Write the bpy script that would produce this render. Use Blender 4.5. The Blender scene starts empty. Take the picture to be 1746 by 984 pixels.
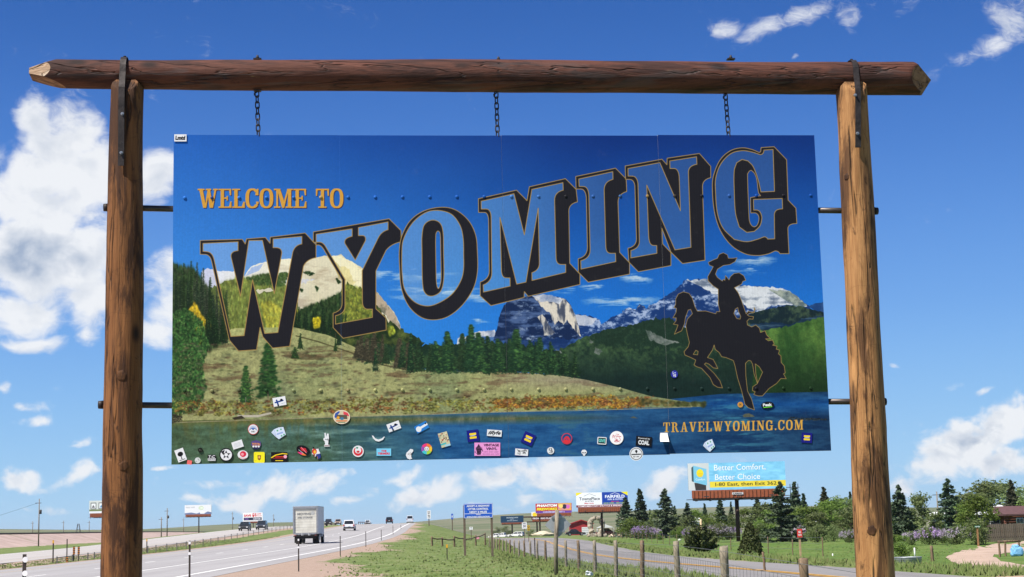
import bpy, bmesh, math, random
import numpy as np
from mathutils import Vector, Matrix
R = math.radians
scene = bpy.context.scene
col = scene.collection
random.seed(7)
rng = np.random.default_rng(11)

# ------------------------------------------------------------------ camera
PW, PH = 1746.0, 984.0
F = 2736.7; PITCH = 0.14910; ROLL = -0.024788
EYE = Vector((0, 0, 1.65))
_rt = Vector((1, 0, 0)); _up = Vector((0, -math.sin(PITCH), math.cos(PITCH))); _fw = Vector((0, math.cos(PITCH), math.sin(PITCH)))
_r2 = math.cos(ROLL)*_rt + math.sin(ROLL)*_up
_u2 = -math.sin(ROLL)*_rt + math.cos(ROLL)*_up
cam = bpy.data.cameras.new('camera'); camo = bpy.data.objects.new('camera', cam); col.objects.link(camo)
cam.sensor_width = 36.0; cam.lens = 36.0*F/PW; cam.clip_start = 0.1; cam.clip_end = 40000
M = Matrix.Identity(4)
for i, v in enumerate((_r2, _u2, -_fw)):
    for j in range(3): M[j][i] = v[j]
M.translation = EYE
camo.matrix_world = M
scene.camera = camo

def ray(px, py):
    return (_r2*((px-PW/2)/F) + _u2*((PH/2-py)/F) + _fw)
def at(px, py, D):
    "point on the ray through a photo position at forward distance D"
    d = ray(px, py); return EYE + d*(D/d.y)
def on_z(px, py, z=0.0):
    d = ray(px, py); return EYE + d*((z-EYE.z)/d.z)

# ------------------------------------------------------------------ light
SUN_EL, SUN_AZ = R(57), R(53)          # azimuth measured from straight behind the camera, towards the left
sdir = Vector((-math.sin(SUN_AZ)*math.cos(SUN_EL), -math.cos(SUN_AZ)*math.cos(SUN_EL), math.sin(SUN_EL)))  # towards the sun
sun = bpy.data.lights.new('sun', 'SUN'); sun.energy = 5.0; sun.angle = R(0.5); sun.color = (1.0, 0.955, 0.89)
suno = bpy.data.objects.new('sun', sun); col.objects.link(suno)
suno.rotation_euler = sdir.to_track_quat('Z', 'Y').to_euler(); suno.location = (-30, -30, 60)
scene.view_settings.view_transform = 'Standard'; scene.view_settings.look = 'None'
scene.view_settings.exposure = EXPO = 0.75; scene.view_settings.gamma = 1.0
scene.cycles.use_denoising = True
scene.cycles.max_bounces = 6
# ------------------------------------------------------------------ sky and clouds
world = bpy.data.worlds.new('World'); scene.world = world; world.use_nodes = True
def build_sky():
    nt = world.node_tree; N = nt.nodes; L = nt.links
    N.clear()
    out = N.new('ShaderNodeOutputWorld'); bg = N.new('ShaderNodeBackground'); L.new(bg.outputs[0], out.inputs[0])
    sky = N.new('ShaderNodeTexSky'); sky.sky_type = 'NISHITA'; sky.sun_disc = False
    sky.sun_elevation = SUN_EL
    # Blender: rotation 0 puts the sun on +Y, positive turns towards +X
    sky.sun_rotation = math.atan2(sdir.x, sdir.y)
    sky.altitude = 1900; sky.air_density = 1.0; sky.dust_density = 0.1; sky.ozone_density = 5.0
    SK = 0.105
    bg.inputs['Strength'].default_value = SK
    def v(a):   # socket or constant
        return a
    def math_(op, a, b=None, c=None, clamp=False):
        n = N.new('ShaderNodeMath'); n.operation = op; n.use_clamp = clamp
        for i, s in enumerate((a, b, c)):
            if s is None: continue
            if isinstance(s, (int, float)): n.inputs[i].default_value = s
            else: L.new(s, n.inputs[i])
        return n.outputs[0]
    geo = N.new('ShaderNodeTexCoord')
    sep = N.new('ShaderNodeSeparateXYZ'); L.new(geo.outputs['Generated'], sep.inputs[0])
    den = math_('MAXIMUM', math_('ADD', sep.outputs[1], 1.0), 0.02)
    U = math_('DIVIDE', sep.outputs[0], den); V = math_('DIVIDE', sep.outputs[2], den)
    def st(px, py):
        d = ray(px, py).normalized(); return d.x/(1+d.y), d.z/(1+d.y)
    cmb = N.new('ShaderNodeCombineXYZ'); L.new(U, cmb.inputs[0]); L.new(V, cmb.inputs[1])
    # warp
    nw = N.new('ShaderNodeTexNoise'); nw.inputs['Scale'].default_value = 34; nw.inputs['Detail'].default_value = 3
    L.new(cmb.outputs[0], nw.inputs['Vector'])
    def vmath(op, a, b):
        n = N.new('ShaderNodeVectorMath'); n.operation = op
        for i, s in enumerate((a, b)):
            if isinstance(s, (tuple, list)): n.inputs[i].default_value = s
            elif isinstance(s, (int, float)): n.inputs['Scale'].default_value = s
            else: L.new(s, n.inputs[i])
        return n.outputs[0]
    wv = vmath('SCALE', vmath('SUBTRACT', nw.outputs['Color'], (.5, .5, .5)), 0.016)
    P = vmath('ADD', cmb.outputs[0], wv)
    # the clouds that stand in the picture: position and half-size in photo pixels, tilt in degrees, weight
    B = [(65,200,42,48,15,1.0),(125,215,60,60,0,1.1),(60,290,90,52,20,1.25),(150,290,75,65,0,1.25),(100,250,70,50,0,1.2),(20,330,60,50,0,1.0),(0,270,30,40,0,.7),
         (95,350,110,60,0,1.1),(105,430,115,80,0,1.3),(30,420,70,65,0,1.2),(150,490,70,75,0,1.1),(35,525,100,40,0,.95),(65,577,60,17,0,.8),(155,568,38,30,0,.85),
         (272,290,42,52,0,1.0),(275,470,55,42,25,.95),(285,520,45,60,0,.95),(265,565,35,30,0,.9),(15,645,20,13,0,.65),(55,690,48,16,-5,.75),(62,714,34,12,0,.8),
         (135,755,36,10,5,.62),(40,815,55,24,0,.85),(120,812,50,14,20,.7),(280,802,28,7,0,.7),(150,795,30,16,0,.75),
         (440,828,92,28,12,1.0),(400,846,75,15,0,.9),(545,825,60,26,0,.9),(735,838,85,24,12,.95),(690,812,60,14,12,.75),
         (640,832,28,12,10,.7),(850,808,75,22,12,1.0),(800,835,45,14,15,.7),(950,810,85,34,0,1.0),(900,850,50,14,0,.7),
         (330,850,40,10,5,.72),(610,850,45,10,8,.7),(590,806,40,10,8,.7),(700,858,60,9,0,.66),(820,862,50,8,0,.66),(90,862,50,9,0,.66),(370,815,40,12,10,.72),(1135,828,42,24,15,.9),
         (1530,621,15,8,0,.62),(1660,668,34,9,12,.68),(1540,835,32,24,0,.8),(1715,725,62,42,25,1.2),(1655,765,75,45,15,1.25),(1600,795,55,34,25,1.1),(1710,790,70,28,0,1.1),(1590,825,40,20,0,.8),
         (1240,38,28,20,0,.86),(1300,52,46,20,20,.86),(1365,22,62,22,25,.9),(1450,25,34,34,35,.7),(1490,8,34,14,0,.62),(1550,14,36,12,25,.66),
         (1735,35,50,46,15,1.05),(1700,78,52,22,20,.95),(1650,98,40,11,10,.74),(1360,97,12,7,0,.66)]
    acc = None
    for (px, py, rx, ry, ang, w) in B:
        cu, cv = st(px, py)
        ru = abs(st(px+rx, py)[0]-st(px-rx, py)[0])/2; rv = abs(st(px, py+ry)[1]-st(px, py-ry)[1])/2
        mp = N.new('ShaderNodeMapping'); mp.vector_type = 'TEXTURE'
        mp.inputs['Location'].default_value = (cu, cv, 0); mp.inputs['Rotation'].default_value = (0, 0, R(ang+1.4)); mp.inputs['Scale'].default_value = (ru, rv, 1)
        L.new(P, mp.inputs['Vector'])
        ln = N.new('ShaderNodeVectorMath'); ln.operation = 'LENGTH'; L.new(mp.outputs[0], ln.inputs[0])
        mr = N.new('ShaderNodeMapRange'); mr.interpolation_type = 'SMOOTHSTEP'
        mr.inputs['From Min'].default_value = 1.75; mr.inputs['From Max'].default_value = 0.15; mr.inputs['To Max'].default_value = w
        L.new(ln.outputs['Value'], mr.inputs['Value'])
        acc = mr.outputs[0] if acc is None else math_('MAXIMUM', acc, mr.outputs[0]) if w < .66 else math_('SMOOTH_MAX', acc, mr.outputs[0], .18)
    # clouds go on the same way all round outside the picture
    dz = math_('MAXIMUM', sep.outputs[2], 0.03)
    pl = N.new('ShaderNodeCombineXYZ')
    L.new(math_('DIVIDE', sep.outputs[0], math_('ADD', dz, .12)), pl.inputs[0]); L.new(math_('DIVIDE', sep.outputs[1], math_('ADD', dz, .12)), pl.inputs[1])
    ng = N.new('ShaderNodeTexNoise'); ng.inputs['Scale'].default_value = 1.1; ng.inputs['Detail'].default_value = 5; L.new(pl.outputs[0], ng.inputs['Vector'])
    gen = N.new('ShaderNodeMapRange'); gen.inputs['From Min'].default_value = .52; gen.inputs['From Max'].default_value = .72; gen.inputs['To Max'].default_value = 1.0
    L.new(ng.outputs[0], gen.inputs['Value'])
    cu, cv = st(873, 560)
    r_ = N.new('ShaderNodeVectorMath'); r_.operation = 'DISTANCE'; L.new(cmb.outputs[0], r_.inputs[0]); r_.inputs[1].default_value = (cu, cv, 0)
    om = N.new('ShaderNodeMapRange'); om.inputs['From Min'].default_value = .19; om.inputs['From Max'].default_value = .27; L.new(r_.outputs['Value'], om.inputs['Value'])
    acc = math_('MAXIMUM', acc, math_('MULTIPLY', gen.outputs[0], om.outputs[0]))
    # fractal breakup
    def fbm(vec, sc, det, ro=.58, dist=0.0):
        n = N.new('ShaderNodeTexNoise'); n.inputs['Scale'].default_value = sc; n.inputs['Detail'].default_value = det; n.inputs['Roughness'].default_value = ro; n.inputs['Distortion'].default_value = dist
        L.new(vec, n.inputs['Vector']); return n.outputs[0]
    # towards the horizon the clouds stand farther off and so show finer shapes
    sq = vmath('MULTIPLY', P, (1.0, 1.25, 1.0)); ps = N.new('ShaderNodeSeparateXYZ'); L.new(P, ps.inputs[0])
    tl = N.new('ShaderNodeMapRange'); tl.interpolation_type = 'SMOOTHSTEP'; tl.inputs['From Min'].default_value = .085; tl.inputs['From Max'].default_value = .03; L.new(ps.outputs[1], tl.inputs['Value'])
    hw_ = N.new('ShaderNodeMapRange'); hw_.inputs['From Min'].default_value = .125; hw_.inputs['From Max'].default_value = .165; L.new(ps.outputs[1], hw_.inputs['Value']); wisp0 = hw_.outputs[0]
    def two(vec, det):
        return math_('ADD', math_('MULTIPLY', fbm(vec, 56, det, .56), math_('SUBTRACT', 1.0, tl.outputs[0])), math_('MULTIPLY', fbm(vec, 125, det, .56), tl.outputs[0]))
    n1 = two(sq, 10)
    n2 = fbm(vmath('MULTIPLY', sq, (.8, 1.25, 1)), 200, 7, .66, 1.2)
    dens = math_('ADD', acc, math_('ADD', math_('MULTIPLY', math_('SUBTRACT', n1, .5), 1.65), math_('MULTIPLY', math_('SUBTRACT', n2, .5), math_('ADD', .42, math_('MULTIPLY', math_('SUBTRACT', wisp0, 0.0), .9)))))
    cov = N.new('ShaderNodeMapRange'); cov.interpolation_type = 'SMOOTHSTEP'
    wisp = N.new('ShaderNodeMapRange'); wisp.inputs['From Min'].default_value = .125; wisp.inputs['From Max'].default_value = .165; wisp.inputs['To Min'].default_value = .98; wisp.inputs['To Max'].default_value = 1.55; L.new(ps.outputs[1], wisp.inputs['Value'])
    cov.inputs['From Min'].default_value = .36; L.new(wisp.outputs[0], cov.inputs['From Max']); L.new(dens, cov.inputs['Value'])
    # modelling inside the cloud: lit where it bulges towards the sun, grey-blue below and behind the bulges
    n3 = two(vmath('ADD', sq, (-.0028, .0062, 0)), 7)
    lo1 = fbm(sq, 26, 3, .5); lo2 = fbm(vmath('ADD', sq, (-.006, .016, 0)), 26, 3, .5)
    shd = math_('ADD', math_('MULTIPLY', math_('SUBTRACT', n1, n3), 4.2), math_('ADD', math_('MULTIPLY', math_('SUBTRACT', lo1, lo2), 3.0), math_('MULTIPLY', math_('SUBTRACT', n2, .5), .55)))
    thick = N.new('ShaderNodeMapRange'); thick.inputs['From Min'].default_value = .85; thick.inputs['From Max'].default_value = 1.55; L.new(dens, thick.inputs['Value'])
    sh = math_('MULTIPLY', math_('SUBTRACT', math_('ADD', math_('MULTIPLY', thick.outputs[0], .46), .10), shd), math_('ADD', math_('MULTIPLY', thick.outputs[0], .75), .25), clamp=True)
    cm = N.new('ShaderNodeMix'); cm.data_type = 'RGBA'
    k = 1.0/SK/2**EXPO
    L.new(sh, cm.inputs[0]); cm.inputs[6].default_value = (.90*k, .92*k, .95*k, 1); cm.inputs[7].default_value = (.38*k, .465*k, .61*k, 1)
    mx = N.new('ShaderNodeMix'); mx.data_type = 'RGBA'
    hs = N.new('ShaderNodeHueSaturation'); hs.inputs['Saturation'].default_value = SKY_SAT; hs.inputs['Value'].default_value = SKY_VAL
    L.new(sky.outputs[0], hs.inputs['Color'])
    # clear high-plains blue by elevation, the same all the way round
    rp = N.new('ShaderNodeValToRGB'); cr = rp.color_ramp; cr.interpolation = 'B_SPLINE'
    for i, (e, c) in enumerate([(-10, (.40,.63,.86)), (0, (.39,.64,.88)), (3.5, (.275,.54,.87)), (7.5, (.150,.38,.83)), (13, (.058,.205,.64)), (19, (.018,.105,.42)), (27, (.009,.066,.30)), (60, (.010,.055,.24)), (90, (.009,.05,.22))]):
        el = cr.elements[i] if i < 2 else cr.elements.new(.5)
        el.position = (e+10)/100; el.color = (*c, 1)
    elev = math_('MULTIPLY', math_('ARCSINE', sep.outputs[2]), 180/math.pi)
    L.new(math_('DIVIDE', math_('ADD', elev, 10), 100), rp.inputs[0])
    gain = N.new('ShaderNodeVectorMath'); gain.operation = 'SCALE'; gain.inputs['Scale'].default_value = k; L.new(rp.outputs[0], gain.inputs[0])
    bm = N.new('ShaderNodeMix'); bm.data_type = 'RGBA'; bm.inputs[0].default_value = .93
    L.new(hs.outputs[0], bm.inputs[6]); L.new(gain.outputs[0], bm.inputs[7])
    L.new(math_('MULTIPLY', cov.outputs[0], .96), mx.inputs[0]); L.new(bm.outputs[2], mx.inputs[6]); L.new(cm.outputs[2], mx.inputs[7])
    L.new(mx.outputs[2], bg.inputs[0])
SKY_SAT, SKY_VAL = 1.0, 1.0
build_sky()
# ------------------------------------------------------------------ helpers
def fbm_grid(h, w, cells, octaves=5, rough=.5, seed=0, aspect=1.0):
    "fractal value noise as an array, about 0..1"
    g = np.random.default_rng(seed); out = np.zeros((h, w), np.float32); amp = 1.0; tot = 0; c = cells
    for _ in range(octaves):
        ny = max(2, int(round(c*h/w*aspect)))+2; nx = int(round(c))+2
        a = g.random((ny, nx)).astype(np.float32)
        yy = np.linspace(0, ny-1.001, h); xx = np.linspace(0, nx-1.001, w)
        y0 = yy.astype(int); x0 = xx.astype(int); fy = (yy-y0).astype(np.float32); fx = (xx-x0).astype(np.float32)
        fy = fy*fy*(3-2*fy); fx = fx*fx*(3-2*fx)
        r0 = a[y0]; r1 = a[np.minimum(y0+1, ny-1)]
        row = r0*(1-fy[:, None])+r1*fy[:, None]
        x1 = np.minimum(x0+1, nx-1)
        out += amp*(row[:, x0]*(1-fx)+row[:, x1]*fx); tot += amp; amp *= rough; c *= 2
        if c > w: break
    return out/tot

def tag(o, label=None, cat=None, group=None, kind=None):
    if label: o['label'] = label
    if cat: o['category'] = cat
    if group: o['group'] = group
    if kind: o['kind'] = kind
    return o
def empty(name, loc=(0, 0, 0), rz=0.0, label=None, cat=None, group=None):
    o = bpy.data.objects.new(name, None); o.empty_display_size = .2; col.objects.link(o)
    o.location = loc; o.rotation_euler = (0, 0, rz); return tag(o, label, cat, group)

class MB:
    "collects geometry for ONE mesh object"
    def __init__(s): s.v = []; s.f = []; s.m = []; s.uv = None; s.smooth = []
    def add(s, vs, fs, mi=0, smooth=False):
        b = len(s.v); s.v += [tuple(p) for p in vs]; s.f += [tuple(b+i for i in f) for f in fs]; s.m += [mi]*len(fs); s.smooth += [smooth]*len(fs); return s
    def box(s, c, d, rz=0.0, mi=0, rx=0.0, ry=0.0):
        x, y, z = d[0]/2, d[1]/2, d[2]/2
        m = Matrix.Translation(c) @ Matrix.Rotation(rz, 4, 'Z') @ Matrix.Rotation(ry, 4, 'Y') @ Matrix.Rotation(rx, 4, 'X')
        vs = [m @ Vector(p) for p in ((-x,-y,-z),(x,-y,-z),(x,y,-z),(-x,y,-z),(-x,-y,z),(x,-y,z),(x,y,z),(-x,y,z))]
        return s.add(vs, [(0,3,2,1),(4,5,6,7),(0,1,5,4),(1,2,6,5),(2,3,7,6),(3,0,4,7)], mi)
    def bbox(s, c, d, bev=.02, rz=0.0, mi=0):
        "box with bevelled edges"
        bm = bmesh.new(); bmesh.ops.create_cube(bm, size=1.0)
        for v in bm.verts: v.co = Vector((v.co.x*d[0], v.co.y*d[1], v.co.z*d[2]))
        bmesh.ops.bevel(bm, geom=bm.edges[:], offset=bev, segments=2, affect='EDGES', profile=.6)
        m = Matrix.Translation(c) @ Matrix.Rotation(rz, 4, 'Z')
        bm.verts.index_update()
        s.add([m @ v.co for v in bm.verts], [[v.index for v in f.verts] for f in bm.faces], mi, False); bm.free(); return s
    def tube(s, pts, rad, n=8, mi=0, cap=True, smooth=True, close=False):
        pts = [Vector(p) for p in pts]; k = len(pts)
        rads = rad if isinstance(rad, (list, tuple)) else [rad]*k
        vs = []; fs = []
        ref = None
        for i, p in enumerate(pts):
            if close: t = pts[(i+1) % k]-pts[i-1]
            else: t = (pts[min(i+1, k-1)]-pts[max(i-1, 0)])
            t.normalize()
            if ref is None:
                ref = Vector((0, 0, 1)) if abs(t.z) < .9 else Vector((1, 0, 0))
            a = t.cross(ref); a.normalize(); b = t.cross(a); b.normalize(); ref = -b if False else ref
            for j in range(n):
                an = 2*math.pi*j/n; vs.append(p+(a*math.cos(an)+b*math.sin(an))*rads[i])
        for i in range(k if close else k-1):
            i2 = (i+1) % k
            for j in range(n):
                j2 = (j+1) % n; fs.append((i*n+j, i2*n+j, i2*n+j2, i*n+j2))
        s.add(vs, fs, mi, smooth)
        if cap and not close:
            b = len(s.v)-len(vs)
            s.f.append(tuple(b+j for j in range(n))); s.f.append(tuple(b+(k-1)*n+j for j in reversed(range(n)))); s.m += [mi, mi]; s.smooth += [False, False]
        return s
    def cyl(s, p0, p1, r0, r1=None, n=12, mi=0, smooth=True): return s.tube([p0, p1], [r0, r0 if r1 is None else r1], n, mi, True, smooth)
    def prism(s, pts, axis, lo, hi, mi=0):
        "polygon (2D list) pulled along an axis: 'x' -> pts are (y,z); 'y' -> (x,z); 'z' -> (x,y)"
        n = len(pts)
        def P(a, b, t): return {'x': (t, a, b), 'y': (a, t, b), 'z': (a, b, t)}[axis]
        vs = [P(a, b, lo) for a, b in pts]+[P(a, b, hi) for a, b in pts]
        return s.add(vs, [tuple(range(n-1, -1, -1)), tuple(range(n, 2*n))]+[(i, (i+1) % n, n+(i+1) % n, n+i) for i in range(n)], mi)
    def mesh(s, name):
        me = bpy.data.meshes.new(name); me.from_pydata(s.v, [], s.f)
        if any(s.m): me.polygons.foreach_set('material_index', s.m)
        me.polygons.foreach_set('use_smooth', s.smooth)
        bm = bmesh.new(); bm.from_mesh(me); bmesh.ops.recalc_face_normals(bm, faces=bm.faces[:]); bm.to_mesh(me); bm.free()
        me.update(); return me
    def build(s, name, mats, parent=None, label=None, cat=None, group=None, kind=None):
        return link(name, s.mesh(name), mats, parent, label, cat, group, kind)
def link(name, me, mats, parent=None, label=None, cat=None, group=None, kind=None):
    if not isinstance(mats, (list, tuple)): mats = [mats]
    if mats and not me.materials:
        for m in mats: me.materials.append(m)
    o = bpy.data.objects.new(name, me); col.objects.link(o)
    if parent is not None: o.parent = parent
    return tag(o, label, cat, group, kind)
def np_mesh(name, V, Fq, nper, smooth=True):
    "mesh from numpy arrays, all faces with nper corners"
    me = bpy.data.meshes.new(name); V = np.asarray(V, np.float32); Fq = np.asarray(Fq, np.int32)
    me.vertices.add(len(V)); me.vertices.foreach_set('co', V.ravel())
    me.loops.add(Fq.size); me.loops.foreach_set('vertex_index', Fq.ravel())
    me.polygons.add(len(Fq)); me.polygons.foreach_set('loop_start', np.arange(0, Fq.size, nper, dtype=np.int32)); me.polygons.foreach_set('loop_total', np.full(len(Fq), nper, np.int32))
    if smooth: me.polygons.foreach_set('use_smooth', np.ones(len(Fq), bool))
    me.update(calc_edges=True); me.validate(); return me
def copy_tree(o, parent=None):
    c = o.copy(); col.objects.link(c)
    if parent is not None: c.parent = parent
    for ch in o.children: copy_tree(ch, c)
    return c

# ---- materials
_mats = {}
def mat(name, c, rough=.8, metal=0.0, var=.15, scale=6.0, c2=None, spec=.3, stretch=(1,1,1), bump=0.0, coord='Object', detail=5):
    if name in _mats: return _mats[name]
    m = bpy.data.materials.new(name); m.use_nodes = True; nt = m.node_tree; N = nt.nodes; L = nt.links
    b = N['Principled BSDF']; b.inputs['Roughness'].default_value = rough; b.inputs['Metallic'].default_value = metal
    b.inputs['Specular IOR Level'].default_value = spec
    tc = N.new('ShaderNodeTexCoord'); mp = N.new('ShaderNodeMapping'); mp.inputs['Scale'].default_value = stretch
    L.new(tc.outputs[coord], mp.inputs[0])
    n = N.new('ShaderNodeTexNoise'); n.inputs['Scale'].default_value = scale; n.inputs['Detail'].default_value = detail; n.inputs['Roughness'].default_value = .6
    L.new(mp.outputs[0], n.inputs['Vector'])
    mx = N.new('ShaderNodeMix'); mx.data_type = 'RGBA'
    c2 = c2 or tuple(x*(1-var) for x in c); c1 = tuple(min(1, x*(1+var*.5)) for x in c)
    mr = N.new('ShaderNodeMapRange'); mr.inputs['From Min'].default_value = .3; mr.inputs['From Max'].default_value = .7; L.new(n.outputs[0], mr.inputs['Value'])
    L.new(mr.outputs[0], mx.inputs[0]); mx.inputs[6].default_value = (*c1, 1); mx.inputs[7].default_value = (*c2, 1)
    L.new(mx.outputs[2], b.inputs['Base Color'])
    if bump:
        bp = N.new('ShaderNodeBump'); bp.inputs['Strength'].default_value = bump; bp.inputs['Distance'].default_value = .02
        L.new(n.outputs[0], bp.inputs['Height']); L.new(bp.outputs[0], b.inputs['Normal'])
    _mats[name] = m; return m
def srgb(r, g, b):
    f = lambda v: (v/255/12.92 if v <= 10 else ((v/255+.055)/1.055)**2.4)
    return (f(r), f(g), f(b))
# ------------------------------------------------------------------ lie of the land
def smooth(a, b, x):
    t = np.clip((np.asarray(x, float)-a)/(b-a), 0, 1); return t*t*(3-2*t)
_ys = np.arange(-200, 9001, 5.0)
def _tab(p):
    v = np.interp(_ys, [a for a, _ in p], [b for _, b in p]); k = np.hanning(15); k /= k.sum()
    return np.convolve(np.pad(v, 7, mode='edge'), k, mode='valid')
_zh = _tab([(-200,-1.2),(0,-.4),(60,-.05),(100,.2),(150,.62),(200,1.15),(265,2.2),(330,3.05),(420,3.95),(500,4.45),(560,4.55),(640,4.3),(760,3.2),(1000,-1),(1500,-12),(3000,-14),(9000,-14)])
_xe = _tab([(-200,-11),(0,-12.6),(40,-13.7),(68,-14.6),(105,-14.9),(150,-15.2),(190,-16.3),(230,-17.6),(265,-19.5),(350,-24),(500,-32.7),(600,-39),(800,-54),(1000,-72),(1500,-120),(9000,-1000)])
_zs = _tab([(-200,-.1),(0,.1),(37,.15),(55,.1),(75,-.05),(106,-.18),(150,-.2),(210,-.1),(300,.0),(420,-.2),(600,-1.5),(900,-4),(2000,-10),(9000,-10)])
_zl = _tab([(-200,-1.2),(0,-.6),(100,-.1),(200,.25),(300,.75),(600,1.6),(900,1.8),(2000,-4),(9000,-6)])
_xf = _tab([(-200,-32),(0,-35),(60,-37),(150,-41.5),(262,-46.5),(328,-49),(515,-53.5),(650,-60),(800,-72),(1000,-92),(9000,-1000)])   # right edge of the far carriageway
_yl = _tab([(-200,16),(0,11.8),(30,9.9),(49,8.8),(71,6.9),(95,5.7),(121,4.9),(180,4.3),(236,4.0),(290,2.0),(340,-4),(390,-14),(450,-27),(9000,-27)])
def xe(y): return np.interp(y, _ys, _xe)
def xf(y): return np.interp(y, _ys, _xf)
def zh(y): return np.interp(y, _ys, _zh)
def xserv(y): return np.interp(y, _ys, _yl)
def wserv(y): return np.interp(y, [0, 55, 100, 210, 300, 400], [3.0, 3.1, 3.8, 5.4, 5.6, 4])
def xrail(y): return -71-.107*np.asarray(y, float)
def height(x, y):
    x = np.asarray(x, float); y = np.asarray(y, float)
    h = np.interp(y, _ys, _zh); s = np.interp(y, _ys, _zs); l = np.interp(y, _ys, _zl); e = np.interp(y, _ys, _xe); fr = np.interp(y, _ys, _xf)
    wr = 5+np.interp(y, [0, 150, 350, 600], [9, 11, 15, 22])
    t = smooth(1.9, wr, x-e)                         # down the verge to the service road level
    z = h*(1-t)+s*t
    mid = smooth(-14.5, -20, x-e)                       # the far carriageway lies a little lower
    z = z*(1-mid)+(h-.4*(1-smooth(250, 400, y)))*mid
    tl = smooth(-12, -24, x-fr)
    z = z*(1-tl)+l*tl
    # ditch in the median
    z = z-.25*np.exp(-((x-(e-14+fr)/2)/3.0)**2)*(1-smooth(200, 320, y))
    far = smooth(650, 2600, y)
    r = 22+5*np.sin(x/380.0+1.0)+3*np.sin(x/140.0)+2*np.sin(x/61.0+y/300.0)
    lft = smooth(200, -700, x-(-y*.05))
    z = z+far*(r+8-10*lft)
    # low hill on the far right behind the cabin, and a green rise on the far left
    z = z+5.5*np.exp(-((x-165)/60)**2-((y-480)/120)**2)
    z = z+9*np.exp(-((x+560)/230)**2-((y-1350)/260)**2)
    rough = smooth(0, 6, np.abs(x-e+6)-8)*smooth(0, 5, np.abs(x-fr+5.7)-6.5)*smooth(0, 4, np.abs(x-np.interp(y, _ys, _yl))-7)*.04
    return z+rough*(np.sin(x*1.7+y*.31)+np.sin(y*.9-x*.4))
def H(x, y): return float(height(x, y))
def node_mat(name):
    m = bpy.data.materials.new(name); m.use_nodes = True; nt = m.node_tree
    return m, nt, nt.nodes, nt.links, nt.nodes['Principled BSDF']
class NW:
    "tiny node-writing helper"
    def __init__(s, nt): s.nt = nt; s.N = nt.nodes; s.L = nt.links
    def tex(s, coord='Object', scale=(1,1,1), loc=(0,0,0)):
        tc = s.N.new('ShaderNodeTexCoord'); mp = s.N.new('ShaderNodeMapping'); mp.inputs['Scale'].default_value = scale; mp.inputs['Location'].default_value = loc
        s.L.new(tc.outputs[coord], mp.inputs[0]); return mp.outputs[0]
    def noise(s, vec, scale, detail=5, rough=.55, dist=0.0):
        n = s.N.new('ShaderNodeTexNoise'); n.inputs['Scale'].default_value = scale; n.inputs['Detail'].default_value = detail; n.inputs['Roughness'].default_value = rough; n.inputs['Distortion'].default_value = dist
        s.L.new(vec, n.inputs['Vector']); return n.outputs[0]
    def rng(s, x, a, b, c=0.0, d=1.0):
        n = s.N.new('ShaderNodeMapRange'); n.interpolation_type = 'SMOOTHSTEP'; n.inputs['From Min'].default_value = a; n.inputs['From Max'].default_value = b
        n.inputs['To Min'].default_value = c; n.inputs['To Max'].default_value = d; s.L.new(x, n.inputs['Value']); return n.outputs[0]
    def mix(s, f, a, b, mode='MIX'):
        n = s.N.new('ShaderNodeMix'); n.data_type = 'RGBA'; n.blend_type = mode
        for i, q in ((0, f), (6, a), (7, b)):
            if isinstance(q, (int, float)): n.inputs[i].default_value = q
            elif isinstance(q, (tuple, list)): n.inputs[i].default_value = (*q[:3], 1)
            else: s.L.new(q, n.inputs[i])
        return n.outputs[2]
    def m(s, op, a, b=None, clamp=False):
        n = s.N.new('ShaderNodeMath'); n.operation = op; n.use_clamp = clamp
        for i, q in enumerate((a, b)):
            if q is None: continue
            if isinstance(q, (int, float)): n.inputs[i].default_value = q
            else: s.L.new(q, n.inputs[i])
        return n.outputs[0]
    def attr(s, name):
        n = s.N.new('ShaderNodeAttribute'); n.attribute_name = name; return n.outputs['Fac']
    def bump(s, h, strength, dist=.02):
        n = s.N.new('ShaderNodeBump'); n.inputs['Strength'].default_value = strength; n.inputs['Distance'].default_value = dist; s.L.new(h, n.inputs['Height']); return n.outputs[0]

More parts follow.
